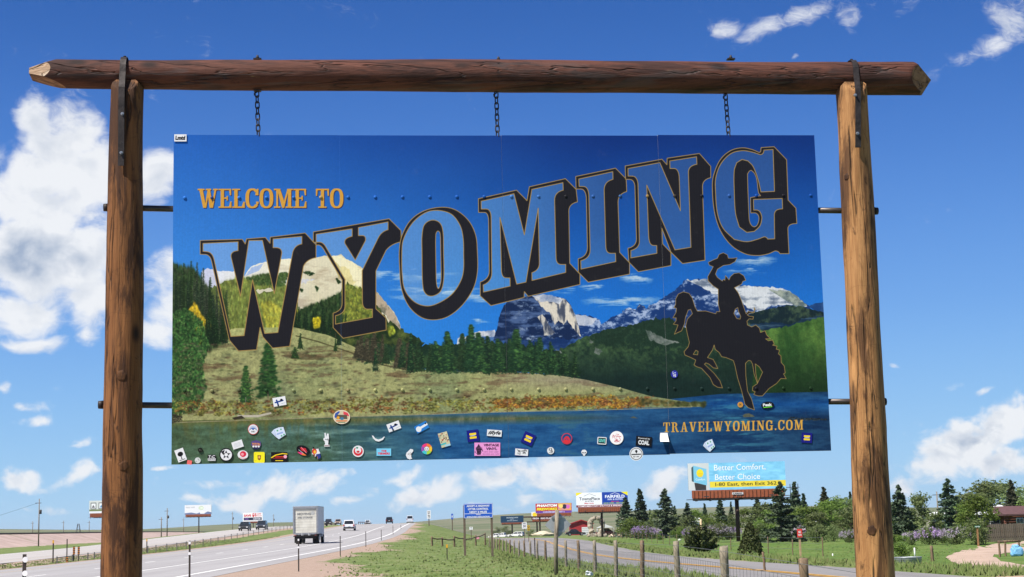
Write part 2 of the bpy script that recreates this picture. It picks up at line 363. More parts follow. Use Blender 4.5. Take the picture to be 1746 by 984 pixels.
def build_ground():
    # grid: fine near, coarse far
    ys = [-60.0]
    while ys[-1] < 9000: ys.append(ys[-1]+(4.0 if ys[-1] < 30 else max(1.0, (ys[-1])*.013)))
    ys = np.array(ys)
    xs = [0.0]
    while xs[-1] < 3800: xs.append(xs[-1]+(.9 if xs[-1] < 70 else max(.9, (xs[-1]-70)*.05+.9)))
    xp = np.array(xs)
    xn = [0.0]
    while xn[-1] > -3800: xn.append(xn[-1]-(.9 if xn[-1] > -75 else max(.9, (-xn[-1]-75)*.05+.9)))
    xs = np.concatenate([np.array(xn[:0:-1]), xp])
    X, Y = np.meshgrid(xs, ys)
    # shear the columns along the highway so that they keep close to its edges
    X = X+(xe(Y)+15)*np.exp(-((X+15)/45)**2)
    Z = height(X, Y)
    e = xe(Y); f = xf(Y)
    # lowered under the pavements
    inn = smooth(1.6, 1.0, X-e)*smooth(-14.1, -13.5, X-e); Z = Z-.18*inn
    in2 = smooth(.1, -.5, X-f)*smooth(-11.7, -11.1, X-f); Z = Z-.18*in2
    sv = xserv(Y); w = wserv(Y); in3 = smooth(w+.1, w-.6, np.abs(X-sv))*(Y < 445); Z = Z-.12*in3
    ny, nx = X.shape
    V = np.stack([X, Y, Z], -1).reshape(-1, 3)
    i = np.arange(ny-1)[:, None]*nx+np.arange(nx-1)[None, :]
    Fq = np.stack([i, i+1, i+nx+1, i+nx], -1).reshape(-1, 4)
    me = np_mesh('ground', V, Fq, 4)
    # bare earth: strip along the highway, median, rail side, drive
    d = X-e
    wob = 1.2*np.sin(Y*.11)+.8*np.sin(Y*.31+1)
    wd_ = np.interp(Y, [0, 50, 62, 75, 90, 105, 130, 200, 300, 500], [11, 9, 7.6, 6.2, 4.9, 4.1, 3.4, 2.8, 2.5, 2.2])
    strip = smooth(wd_+1.6+wob, wd_-.9+wob*.6, d)*smooth(.0, 1.4, d)
    med = smooth(-13.6, -14.4, d)*smooth(-16.8, -15.5, d)
    med2 = smooth(4.5, 2.0, X-f)*smooth(-.3, .2, X-f)
    left = smooth(-32, -40, X-f)*.15
    drive = smooth(1.0, .2, np.abs(X-sv)-w)*.35
    dirt = np.clip(np.maximum.reduce([strip, med*.9, med2*.9, left, drive]), 0, 1)
    a = me.attributes.new('dirt', 'FLOAT', 'POINT'); a.data.foreach_set('value', dirt.ravel().astype(np.float32))
    lawn = smooth(12, 15, X-sv)*smooth(60, 80, Y)*smooth(260, 220, Y)*smooth(w.max()+1, w.max()+3, X-sv)
    lawn = smooth(1.5, 4.5, X-sv-w)*smooth(250, 220, Y)
    a = me.attributes.new('lawn', 'FLOAT', 'POINT'); a.data.foreach_set('value', lawn.ravel().astype(np.float32))
    m, nt, N, L, b = node_mat('prairie_ground'); w_ = NW(nt)
    P = w_.tex('Object')
    big = w_.noise(P, .035, 4); mid = w_.noise(P, .32, 5, .6); fine = w_.noise(P, 3.2, 6, .65)
    fx = w_.noise(w_.tex('Object', (1, .18, 1)), 2.2, 5, .65)
    g = w_.mix(w_.rng(mid, .38, .62), (.108, .152, .044), (.155, .19, .066))
    g = w_.mix(w_.rng(fx, .52, .72), g, (.21, .21, .11))
    g = w_.mix(w_.rng(fine, .45, .75, 0, .6), g, (.062, .092, .024))
    lw = w_.mix(w_.rng(mid, .35, .65), (.075, .135, .026), (.115, .165, .040))
    lw = w_.mix(w_.rng(fine, .5, .8), lw, (.05, .095, .018))
    lw = w_.mix(w_.rng(big, .58, .72, 0, .6), lw, (.20, .19, .09))
    g = w_.mix(w_.m('MULTIPLY', w_.attr('lawn'), .9), g, lw)
    s = w_.mix(w_.rng(fine, .35, .7), (.335, .245, .19), (.255, .185, .14))
    s = w_.mix(w_.rng(w_.noise(P, 14, 4, .7), .5, .68), s, (.42, .335, .28)); s = w_.mix(w_.rng(w_.noise(P, 7, 4, .7), .58, .7, 0, .7), s, (.17, .125, .095)); s = w_.mix(w_.rng(w_.noise(P, .9, 5, .7), .60, .70, 0, .75), s, (.125, .135, .055))
    dm = w_.rng(w_.m('ADD', w_.attr('dirt'), w_.m('ADD', w_.m('MULTIPLY', w_.m('SUBTRACT', mid, .5), 1.7), w_.m('MULTIPLY', w_.m('SUBTRACT', w_.noise(P, 1.3, 4, .65), .5), 1.0))), .36, .60)
    dm = w_.m('MULTIPLY', dm, w_.rng(w_.attr('dirt'), .02, .15))
    colr = w_.mix(dm, g, s)
    # open range in the distance: paler sage
    sy = N.new('ShaderNodeSeparateXYZ'); L.new(P, sy.inputs[0])
    fr = w_.rng(sy.outputs[1], 350, 900)
    rg = w_.mix(w_.rng(w_.noise(P, .012, 6, .6), .4, .65), (.105, .125, .062), (.175, .165, .105))
    colr = w_.mix(fr, colr, rg)
    L.new(colr, b.inputs['Base Color']); b.inputs['Roughness'].default_value = .95; b.inputs['Specular IOR Level'].default_value = .1
    L.new(w_.bump(fine, .6, .08), b.inputs['Normal'])
    return link('ground', me, m, kind='structure')
ground = build_ground()

# ---- pavements as sheets that follow the land
def strip(name, y0, y1, xl, xr, mt, dz=0.0, step=4.0, ncross=4, label=None, jag=0.0, parent=None):
    ys = np.arange(y0, y1+.01, step); n = len(ys); k = ncross
    V = []; t = np.linspace(0, 1, k+1)
    l = np.array([xl(y) for y in ys]); r = np.array([xr(y) for y in ys])
    if jag: r = r+jag*(fbm_grid(1, n, n/2, 3, .6, 5)[0]-.5); l = l+jag*(fbm_grid(1, n, n/2, 3, .6, 6)[0]-.5)
    X = l[:, None]*(1-t)+r[:, None]*t; Y = np.repeat(ys[:, None], k+1, 1)
    V = np.stack([X, Y, height(X, Y)+dz], -1).reshape(-1, 3)
    i = np.arange(n-1)[:, None]*(k+1)+np.arange(k)[None, :]
    Fq = np.stack([i, i+1, i+k+2, i+k+1], -1).reshape(-1, 4)
    return link(name, np_mesh(name, V, Fq, 4), mt, parent, kind='structure')
def road_mat(name, base, dark, stretch):
    m, nt, N, L, b = node_mat(name); w = NW(nt); P = w.tex('Object'); Q = w.tex('Object', stretch)
    lanes = w.noise(Q, .75, 4, .55); fine = w.noise(P, 26, 4, .7); blot = w.noise(P, .22, 4)
    c = w.mix(w.rng(lanes, .38, .66), base, dark)
    c = w.mix(w.rng(blot, .5, .75, 0, .5), c, tuple(x*1.12 for x in base))
    c = w.mix(w.rng(fine, .3, .75, 0, .35), c, tuple(x*.6 for x in dark))
    # joints and cracks across
    cr = w.noise(w.tex('Object', (.05, 1, 1)), .55, 2, .4, .6)
    d = w.m('ABSOLUTE', w.m('SUBTRACT', cr, .5))
    c = w.mix(w.rng(d, .0, .006, .45, 0), c, tuple(x*.4 for x in dark))
    L.new(c, b.inputs['Base Color']); b.inputs['Roughness'].default_value = .9; b.inputs['Specular IOR Level'].default_value = .2
    return m
HWY = road_mat('pale_concrete_road', (.335, .322, .318), (.285, .272, .268), (1, .012, 1))
FCW = road_mat('pale_far_road', (.40, .375, .355), (.36, .335, .315), (1, .012, 1))
ASP = road_mat('grey_asphalt', (.235, .222, .215), (.185, .176, .172), (1, .03, 1))
WHITE = mat('road_paint_white', (.74, .73, .70), .7, var=.12, scale=1.3)
YELL = mat('road_paint_yellow', (.60, .33, .06), .7, var=.2, scale=1.5)
YPALE = mat('worn_road_paint_yellow', (.52, .40, .27), .7, var=.2, scale=1.5)
highway = strip('highway_pavement', -40, 900, lambda y: xe(y)-14, lambda y: xe(y)+1.6, HWY, .0, 4, 8)
farway = strip('opposite_carriageway', -40, 900, lambda y: xf(y)-11.5, lambda y: xf(y), FCW, .0, 4, 6)
service = strip('service_road', -20, 440, lambda y: xserv(y)-wserv(y), lambda y: xserv(y)+wserv(y), ASP, .0, 3, 6, jag=.35)
def line(par, name, y0, y1, xc, w, mt, dz=.006): return strip(name, y0, y1, lambda y: xc(y)-w/2, lambda y: xc(y)+w/2, mt, dz, 4 if y1-y0 > 12 else 1.5, 1, parent=par)
line(highway, 'edge_line', -40, 800, lambda y: xe(y), .22, WHITE)
line(highway, 'lane_line', -40, 330, lambda y: xe(y)-4.1, .17, WHITE)
line(highway, 'edge_line', -40, 800, lambda y: xe(y)-12.0, .16, YPALE)
for k in range(38): line(highway, 'lane_dash', 14+12.2*k, 17.0+12.2*k, lambda y: xe(y)-8.0, .15, WHITE)
line(farway, 'edge_line', -40, 700, lambda y: xf(y)-2.0, .14, YPALE)
line(farway, 'edge_line', -40, 700, lambda y: xf(y)-10.3, .14, WHITE)
for s in (-1, 1): line(service, 'centre_line', -20, 430, lambda y, s=s: xserv(y)+s*.13, .13, YELL, .014)

# ---- dirt drive on the right
def build_drive():
    left = [(1746,919.5),(1700,922.5),(1668,928),(1640,936),(1622,943),(1612,950),(1618,956),(1632,964),(1652,972),(1674,980),(1694,990),(1740,1015)]
    right = [(1800,945),(1790,940),(1765,938),(1735,938),(1712,941),(1697,945),(1692,949),(1699,954),(1712,960),(1732,965),(1760,970),(1830,978)]
    V = []; k = 8
    def dens(P):
        out = []
        for i in range(len(P)-1):
            for t in (0, .25, .5, .75): out.append((P[i][0]*(1-t)+P[i+1][0]*t, P[i][1]*(1-t)+P[i+1][1]*t))
        return out+[P[-1]]
    A = [on_z(*p) for p in dens(left)]; B = [on_z(*p) for p in dens(right)]
    for a, b_ in zip(A, B):
        for j in range(k+1):
            p = a.lerp(b_, j/k); V.append((p.x, p.y, H(p.x, p.y)+.035-.03*abs(2*j/k-1)**6))
    n = len(A); i = np.arange(n-1)[:, None]*(k+1)+np.arange(k)[None, :]
    me = np_mesh('dirt_drive', V, np.stack([i, i+1, i+k+2, i+k+1], -1).reshape(-1, 4), 4)
    m, nt, N, L, b = node_mat('pink_dirt'); w = NW(nt); P = w.tex('Object')
    c = w.mix(w.rng(w.noise(P, .35, 5, .6), .35, .65), (.42, .31, .235), (.345, .25, .185))
    c = w.mix(w.rng(w.noise(P, 5, 5, .7), .5, .75), c, (.33, .24, .175))
    L.new(c, b.inputs['Base Color']); b.inputs['Roughness'].default_value = .95
    link('dirt_drive', me, m, kind='structure')
build_drive()

# ---- railway bank on the left
def build_rail():
    ys = np.arange(40, 1300, 8.0); prof = [(-14, -.4), (-9, 1.1), (-3.4, 2.15), (-2.4, 2.35), (2.4, 2.35), (3.4, 2.1), (6.5, 1.2), (10, .35), (14, -.4)]
    V = []
    wn = fbm_grid(len(ys), len(prof), 6, 3, .6, 3)
    for a, y in enumerate(ys):
        for q, (dx, dz) in enumerate(prof):
            x = float(xrail(y))+dx+(wn[a, q]-.5)*1.2*(abs(dx) > 4); V.append((x, y, float(np.interp(y, _ys, _zl))+dz))
    k = len(prof)-1; n = len(ys); i = np.arange(n-1)[:, None]*(k+1)+np.arange(k)[None, :]
    me = np_mesh('railway_bank', V, np.stack([i, i+1, i+k+2, i+k+1], -1).reshape(-1, 4), 4)
    m, nt, N, L, b = node_mat('pink_ballast'); w = NW(nt); P = w.tex('Object')
    c = w.mix(w.rng(w.noise(P, .25, 6, .65), .35, .65), (.44, .325, .28), (.33, .24, .20))
    c = w.mix(w.rng(w.noise(P, .09, 6, .7), .57, .72), c, (.16, .17, .075))
    L.new(c, b.inputs['Base Color']); b.inputs['Roughness'].default_value = .95
    link('railway_bank', me, m, kind='structure')
    st = mat('rusty_rail', (.045, .035, .03), .6); tie = mat('dark_sleeper', (.05, .042, .036), .9)
    r = empty('railway_track', (float(xrail(300)), 300, float(np.interp(300, _ys, _zl))+2.35), label='dark railway track along the top of the pink bank', cat='railway track')
    O = Vector(r.location)
    for s in (-.75, .75):
        b_ = MB(); b_.tube([Vector((float(xrail(y))+s, y, float(np.interp(y, _ys, _zl))+2.6))-O for y in ys[::3]], .11, 4, smooth=False); b_.build('rail', st, r)
    b_ = MB()
    for y in np.arange(60, 1000, 1.6): b_.box(Vector((float(xrail(y)), y, float(np.interp(y, _ys, _zl))+2.42))-O, (2.6, .3, .18))
    b_.build('sleeper', tie, r, kind='stuff')
build_rail()
# ------------------------------------------------------------------ the board's place
BC = Vector((-.0554, 11.8638, 1.7403+1.65)); BYAW = .10960; BW, BH = 4.88, 2.434
BX = Vector((math.cos(BYAW), math.sin(BYAW), 0)); BN = Vector((math.sin(BYAW), -math.cos(BYAW), 0))   # along, and towards the camera
def on_board(px, py, off=0.0):
    "photo position -> (u along, height z) on the board plane (or a plane off metres nearer)"
    d = ray(px, py); q = BC+BN*off-EYE; t = q.dot(BN)/d.dot(BN); p = EYE+d*t-BC
    return p.dot(BX), p.z
def bpt(u, z, off=0.0): return BC+BX*u+BN*off+Vector((0, 0, z))

# ------------------------------------------------------------------ a small picture painter (flat print on the board)
class Canvas:
    def __init__(s, w, h, m):
        s.w, s.h, s.m = w, h, m; s.a = np.zeros((h, w, 3), np.float32)
    def tr(s, pts): return np.array([s.m(*p) for p in pts], np.float64)
    def mask(s, P, ss=3):
        "coverage of a polygon (pixel coordinates); returns (y0, x0, mask)"
        P = np.asarray(P, float); H_, W_ = s.h, s.w
        x0 = int(max(0, math.floor(P[:, 0].min()))); x1 = int(min(W_, math.ceil(P[:, 0].max())+1)); y0 = int(max(0, math.floor(P[:, 1].min()))); y1 = int(min(H_, math.ceil(P[:, 1].max())+1))
        if x1 <= x0 or y1 <= y0: return None
        w = x1-x0; h = y1-y0
        Q = np.roll(P, -1, 0); ax, ay, bx, by = P[:, 0]-x0, P[:, 1]-y0, Q[:, 0]-x0, Q[:, 1]-y0
        keep = ay != by; ax, ay, bx, by = ax[keep], ay[keep], bx[keep], by[keep]
        M_ = np.zeros((h, w+1), np.float32)
        for r in range(h*ss):
            y = (r+.5)/ss; hit = ((ay <= y) & (by > y)) | ((by <= y) & (ay > y))
            if not hit.any(): continue
            xs = np.sort(ax[hit]+(y-ay[hit])/(by[hit]-ay[hit])*(bx[hit]-ax[hit])); row = M_[r//ss]
            for i in range(0, len(xs)-1, 2):
                a, b = max(0, xs[i]), min(w, xs[i+1])
                if b <= a: continue
                ia, ib = int(a), int(b)
                if ia == ib: row[ia] += b-a
                else:
                    row[ia] += ia+1-a; row[ia+1:ib] += 1; row[ib] += b-ib
        return y0, x0, np.clip(M_[:, :w]/ss, 0, 1)
    def put(s, y0, x0, m, c, alpha=1.0):
        h, w = m.shape; t = s.a[y0:y0+h, x0:x0+w]; c = np.asarray(c, np.float32)
        if c.ndim == 3: c = c[y0:y0+h, x0:x0+w]
        k = (m*alpha)[..., None]; t += (c-t)*k
    def poly(s, pts, c, alpha=1.0, raw=False, extra=None):
        P = pts if raw else s.tr(pts); r = s.mask(P)
        if r is None: return
        y0, x0, m = r
        if extra is not None: m = m*extra[y0:y0+m.shape[0], x0:x0+m.shape[1]]
        s.put(y0, x0, m, c, alpha)
    def stroke(s, pts, c, w, close=True, raw=False, alpha=1.0):
        P = pts if raw else s.tr(pts)
        P = np.asarray(P); n = len(P)
        x0 = int(max(0, P[:, 0].min()-w-2)); x1 = int(min(s.w, P[:, 0].max()+w+3)); y0 = int(max(0, P[:, 1].min()-w-2)); y1 = int(min(s.h, P[:, 1].max()+w+3))
        if x1 <= x0 or y1 <= y0: return
        M_ = np.zeros((y1-y0, x1-x0), np.float32)
        for i in range(n if close else n-1):
            a = P[i]; b = P[(i+1) % n]
            u0 = int(max(x0, min(a[0], b[0])-w-2)); u1 = int(min(x1, max(a[0], b[0])+w+3)); v0 = int(max(y0, min(a[1], b[1])-w-2)); v1 = int(min(y1, max(a[1], b[1])+w+3))
            if u1 <= u0 or v1 <= v0: continue
            yy, xx = np.mgrid[v0:v1, u0:u1]+.5; d = b-a; l2 = max(1e-6, d@d)
            t = np.clip(((xx-a[0])*d[0]+(yy-a[1])*d[1])/l2, 0, 1)
            ds = np.hypot(xx-a[0]-t*d[0], yy-a[1]-t*d[1]); k = np.clip(w/2+.5-ds, 0, 1)
            sub = M_[v0-y0:v1-y0, u0-x0:u1-x0]; np.maximum(sub, k, out=sub)
        s.put(y0, x0, M_, c, alpha)
    def ell(s, cx, cy, rx, ry, c, alpha=1.0, raw=False, rot=0.0, n=28):
        an = np.linspace(0, 2*np.pi, n, endpoint=False); X = rx*np.cos(an); Y = ry*np.sin(an); q, w = math.cos(rot), math.sin(rot)
        s.poly(np.stack([cx+X*q-Y*w, cy+X*w+Y*q], 1), c, alpha, raw)
    def blob(s, x, y, rx, ry, c, alpha=1.0):
        "soft gaussian dab (pixel coordinates)"
        x0 = int(max(0, x-2.4*rx)); x1 = int(min(s.w, x+2.4*rx+1)); y0 = int(max(0, y-2.4*ry)); y1 = int(min(s.h, y+2.4*ry+1))
        if x1 <= x0 or y1 <= y0: return
        gx = np.exp(-((np.arange(x0, x1)-x)/rx)**2); gy = np.exp(-((np.arange(y0, y1)-y)/ry)**2)
        s.put(y0, x0, (gy[:, None]*gx[None, :]).astype(np.float32), c, alpha)
    def image(s, name):
        im = bpy.data.images.new(name, s.w, s.h, alpha=False); im.colorspace_settings.name = 'sRGB'
        px = np.ones((s.h, s.w, 4), np.float32); px[..., :3] = np.clip(s.a[::-1], 0, 1); im.pixels.foreach_set(px.ravel()); im.update(); im.pack(); return im
def C8(*c): return np.array(c, np.float32)/255
def curve(pts, n=7):
    "corner points; a third value marks the control point of a rounded corner"
    out = []; k = len(pts)
    for i, p in enumerate(pts):
        if len(p) == 2: out.append((p[0], p[1])); continue
        a = pts[i-1]; b = pts[(i+1) % k]
        for t in np.linspace(0, 1, n)[1:-1]:
            out.append(((1-t)**2*a[0]+2*t*(1-t)*p[0]+t*t*b[0], (1-t)**2*a[1]+2*t*(1-t)*p[1]+t*t*b[1]))
    return out
def spline(pts, n=6, close=True):
    "smooth closed curve through the points"
    P = [np.array(p[:2], float) for p in pts]; k = len(P); out = []
    for i in range(k if close else k-1):
        p0, p1, p2, p3 = P[i-1] if (close or i) else P[0], P[i], P[(i+1) % k], P[(i+2) % k] if (close or i+2 < k) else P[-1]
        for t in np.arange(n)/n:
            out.append(tuple(.5*((2*p1)+(-p0+p2)*t+(2*p0-5*p1+4*p2-p3)*t*t+(-p0+3*p1-3*p2+p3)*t**3)))
    return out
# ------------------------------------------------------------------ lettering traced in photo positions
def X_(ox, oy, s):
    return lambda pts: [(ox+p[0]/s, oy+p[1]/s)+tuple(p[2:]) for p in pts]
A = 4.6857
def smooth_poly(pts, n=5, lim=33):
    "like curve(), and rounds every gentle corner by a spline through its neighbours"
    P = [np.array(p[:2], float) for p in curve(pts, 5)]; k = len(P); out = []
    def turn(i):
        a = P[i]-P[i-1]; b = P[(i+1) % k]-P[i]; return abs(math.degrees(math.atan2(a[0]*b[1]-a[1]*b[0], a@b)))
    T = [turn(i) > lim for i in range(k)]
    for i in range(k):
        p1, p2 = P[i], P[(i+1) % k]; L = np.hypot(*(p2-p1))
        d1 = (p2-P[i-1]) if not T[i] else (p2-p1); d2 = (P[(i+2) % k]-p1) if not T[(i+1) % k] else (p2-p1)
        d1 = d1/np.hypot(*d1)*L; d2 = d2/np.hypot(*d2)*L
        for t in np.arange(n)/n:
            h = (2*t**3-3*t**2+1)*p1+(t**3-2*t**2+t)*d1+(-2*t**3+3*t**2)*p2+(t**3-t**2)*d2; out.append((h[0], h[1]))
    return out
cW, cY, cO, cN, cG = X_(335,390,A), X_(530,370,A), X_(650,345,A), X_(1050,255,A), X_(1190,240,A)
cM = X_(680,220,3.5136); cH = X_(1135,425,3.514)
LET = []   # outer (dark), holes in the dark, face (pale)
LET.append(([curve(cW([(30,95),(365,85),(390,122),(400,82),(550,70),(588,117),(590,68),(868,35),(935,108),(955,128),(955,232),(880,245,1),(855,300),(745,940),(608,955),(530,865),(508,790),(480,968),(335,978),(262,890),(122,265),(110,208,1),(70,206),(30,205)]))], [],
  [curve(cW([(52,118),(332,105),(332,176),(272,180,1),(276,225),(352,540),(418,95),(527,93),(622,520),(682,195),(682,155,1),(640,152),(612,152),(612,82),(842,62),(842,122),(788,130,1),(770,185),(650,830),(545,838),(448,410),(380,855),(275,862),(140,245),(125,186,1),(80,184),(52,182)]))]))
LET.append(([curve(cY([(20,120),(625,15),(720,110),(722,198),(640,215,1),(600,268),(520,432),(520,735),(600,808),(602,905),(258,970),(178,885),(178,770),(250,750,1),(250,690),(250,505),(115,280),(88,225,1),(60,224),(42,225),(42,205),(20,200)]))], [],
  [curve(cY([(42,138),(330,95),(330,155),(260,170,1),(272,212),(355,345),(436,190),(442,148,1),(410,149),(380,150),(380,85),(617,40),(617,102),(560,118,1),(535,175),(410,430),(412,680),(415,738,1),(455,738),(492,738),(492,803),(197,857),(197,790),(272,775,1),(273,715),(273,500),(125,250),(100,202,1),(70,202),(42,202)]))]))
LET.append(([spline(cO([(485,40),(600,65),(700,150),(755,265),(768,400),(768,560),(735,690),(650,820),(540,910),(430,940),(320,920),(220,830),(162,690),(147,520),(145,380),(165,270),(230,150),(340,70)]))], [spline(cO([(456,230),(472,260),(476,400),(479,600),(470,665),(457,690),(445,668),(439,600),(435,400),(435,275),(441,242)]))],
  [spline(cO([(450,65),(560,95),(630,185),(655,290),(659,420),(658,540),(635,630),(570,730),(470,800),(370,830),(270,800),(195,715),(169,600),(165,400),(180,290),(250,165),(350,85)])), spline(cO([(405,143),(468,165),(494,240),(498,400),(500,600),(475,710),(405,750),(350,725),(330,640),(326,400),(326,270),(345,180)]))]))
LET.append(([curve(cM([(477,418),(705,367),(768,430),(782,347),(998,298),(1062,362),(1070,437),(1016,450,1),(1018,495),(1024,805),(1085,870),(1085,932),(775,1003),(752,975),(750,1010),(552,1059),(488,1000),(488,918),(543,900,1),(542,850),(538,550),(536,497,1),(510,500),(478,500)]))], [],
  [curve(cM([(493,433),(690,388),(752,635),(797,362),(983,322),(985,367),(932,378,1),(933,430),(942,775),(944,812,1),(975,812),(1000,812),(1000,860),(798,908),(797,862),(845,845,1),(842,800),(835,475),(762,918),(706,930),(606,530),(615,850),(618,890,1),(640,892),(666,893),(667,942),(507,978),(505,935),(558,915,1),(557,860),(553,525),(550,478,1),(520,480),(494,480)]))]))
LET.append(([curve(cM([(1060,285),(1298,235),(1362,300),(1365,375),(1312,390,1),(1313,440),(1323,740),(1382,802),(1382,870),(1135,918),(1076,858),(1075,778),(1130,765,1),(1130,710),(1123,410),(1118,360,1),(1090,360),(1062,360)]))], [],
  [curve(cM([(1078,300),(1282,256),(1283,302),(1228,315,1),(1230,370),(1240,700),(1240,745,1),(1270,745),(1298,745),(1300,795),(1092,840),(1090,790),(1147,775,1),(1146,725),(1138,395),(1134,345,1),(1105,345),(1080,345)]))]))
LET.append(([curve(cN([(75,132),(368,78),(408,122),(410,70),(668,32),(758,135),(758,225),(690,240,1),(692,300),(712,885),(533,912),(440,820),(368,630),(374,755),(440,825),(440,928),(180,977),(105,900),(97,790),(165,775,1),(165,715),(152,290),(145,240,1),(110,239),(78,238)]))], [],
  [curve(cN([(97,152),(352,105),(516,490),(506,220),(500,152,1),(465,152),(433,152),(431,92),(645,58),(648,118),(575,130,1),(580,190),(600,782),(472,803),(247,285),(262,690),(265,765,1),(300,767),(327,768),(328,830),(120,867),(120,808),(188,790,1),(188,735),(177,275),(170,213,1),(130,213),(98,213)]))]))
LET.append(([smooth_poly(cG([(505,55),(608,48),(708,152),(720,475),(782,540),(790,662),(718,662,1),(718,705),(727,903),(655,903),(645,880,1),(615,882),(560,905),(480,918),(380,905),(270,840),(180,720),(130,560),(115,350),(130,260),(180,150),(260,80),(350,57),(430,70),(488,94),(505,92,1),(503,72)]))], [smooth_poly(cG([(396,270),(408,235,1),(428,237),(452,262),(470,310),(484,415),(500,440),(420,455),(422,578),(460,578),(490,590,1),(487,630),(480,685,1),(450,690),(415,685,1),(408,620)]))],
  [smooth_poly(cG([(527,75),(600,70),(612,405),(503,410),(480,310),(440,205),(400,162),(352,150),(310,176),(290,240),(290,400),(300,580),(330,690),(390,733),(450,725),(495,680),(510,620),(505,560,1),(470,555),(445,555),(443,470),(673,462),(676,545),(606,545,1),(610,600),(613,785),(557,787),(545,766,1),(525,770),(480,787),(390,808),(290,790),(200,700),(155,580),(140,400),(142,300),(180,190),(260,105),(350,80),(430,90),(500,112),(526,108,1)]))]))
HORSE = cH([(255,80),(285,65),(310,55),(320,32),(345,22),(370,35),(375,55),(400,55),(428,52),(415,75),(385,92),(345,98),(310,120),(298,150),(310,170),(340,192),(345,180),(355,187),(358,158),(372,175),(380,185),(388,165),(410,146),(440,142),(468,160),(480,187),(462,193),(455,210),(430,222),(412,231),(435,262),(455,310),(475,370),(482,388),(495,372),(518,378),(532,370),(530,350),(537,360),(530,380),(502,384),(488,394),(500,402),(526,405),(523,420),(500,418),(487,432),(490,455),(515,467),(540,455),(562,475),(568,500),(595,490),(605,515),(627,537),(598,538),(615,550),(640,545),(650,570),(640,576),(667,582),(662,600),(682,606),(675,628),(690,640),(692,680),(710,700),(716,742),(706,748),(722,777),(690,776),(665,805),(620,835),(580,880),(555,880),(528,872),(536,855),(520,848),(522,825),(550,806),(530,750),(520,690),(510,670),(495,668),(478,685),(480,760),(490,850),(515,900),(532,964),(495,950),(475,930),(468,900),(455,850),(430,770),(415,700),(405,668),(360,650),(335,645),(320,620),(297,602),(290,575),(280,605),(250,650),(285,662),(300,690),(312,716),(285,712),(260,690),(240,682),(232,690),(290,745),(325,790),(340,832),(310,828),(285,812),(265,770),(215,715),(185,705),(170,695),(180,665),(150,650),(115,635),(110,615),(135,585),(142,560),(130,510),(120,460),(130,420),(160,387),(150,362),(135,365),(118,410),(112,450),(95,490),(52,510),(65,480),(74,455),(46,450),(62,430),(63,412),(43,412),(62,380),(65,355),(50,350),(60,330),(60,300),(75,270),(105,256),(140,265),(160,295),(175,345),(190,372),(240,371),(300,388),(305,375),(325,375),(315,330),(315,240),(285,220),(255,190),(252,165),(275,125),(285,105),(262,96)])
HOLES = [cH([(432,350),(417,360),(408,385),(425,415),(445,420),(450,405),(436,372)]), cH([(180,607),(194,613),(191,634),(165,631)]), cH([(536,688),(560,705),(580,738),(562,778),(551,802),(540,748)])]

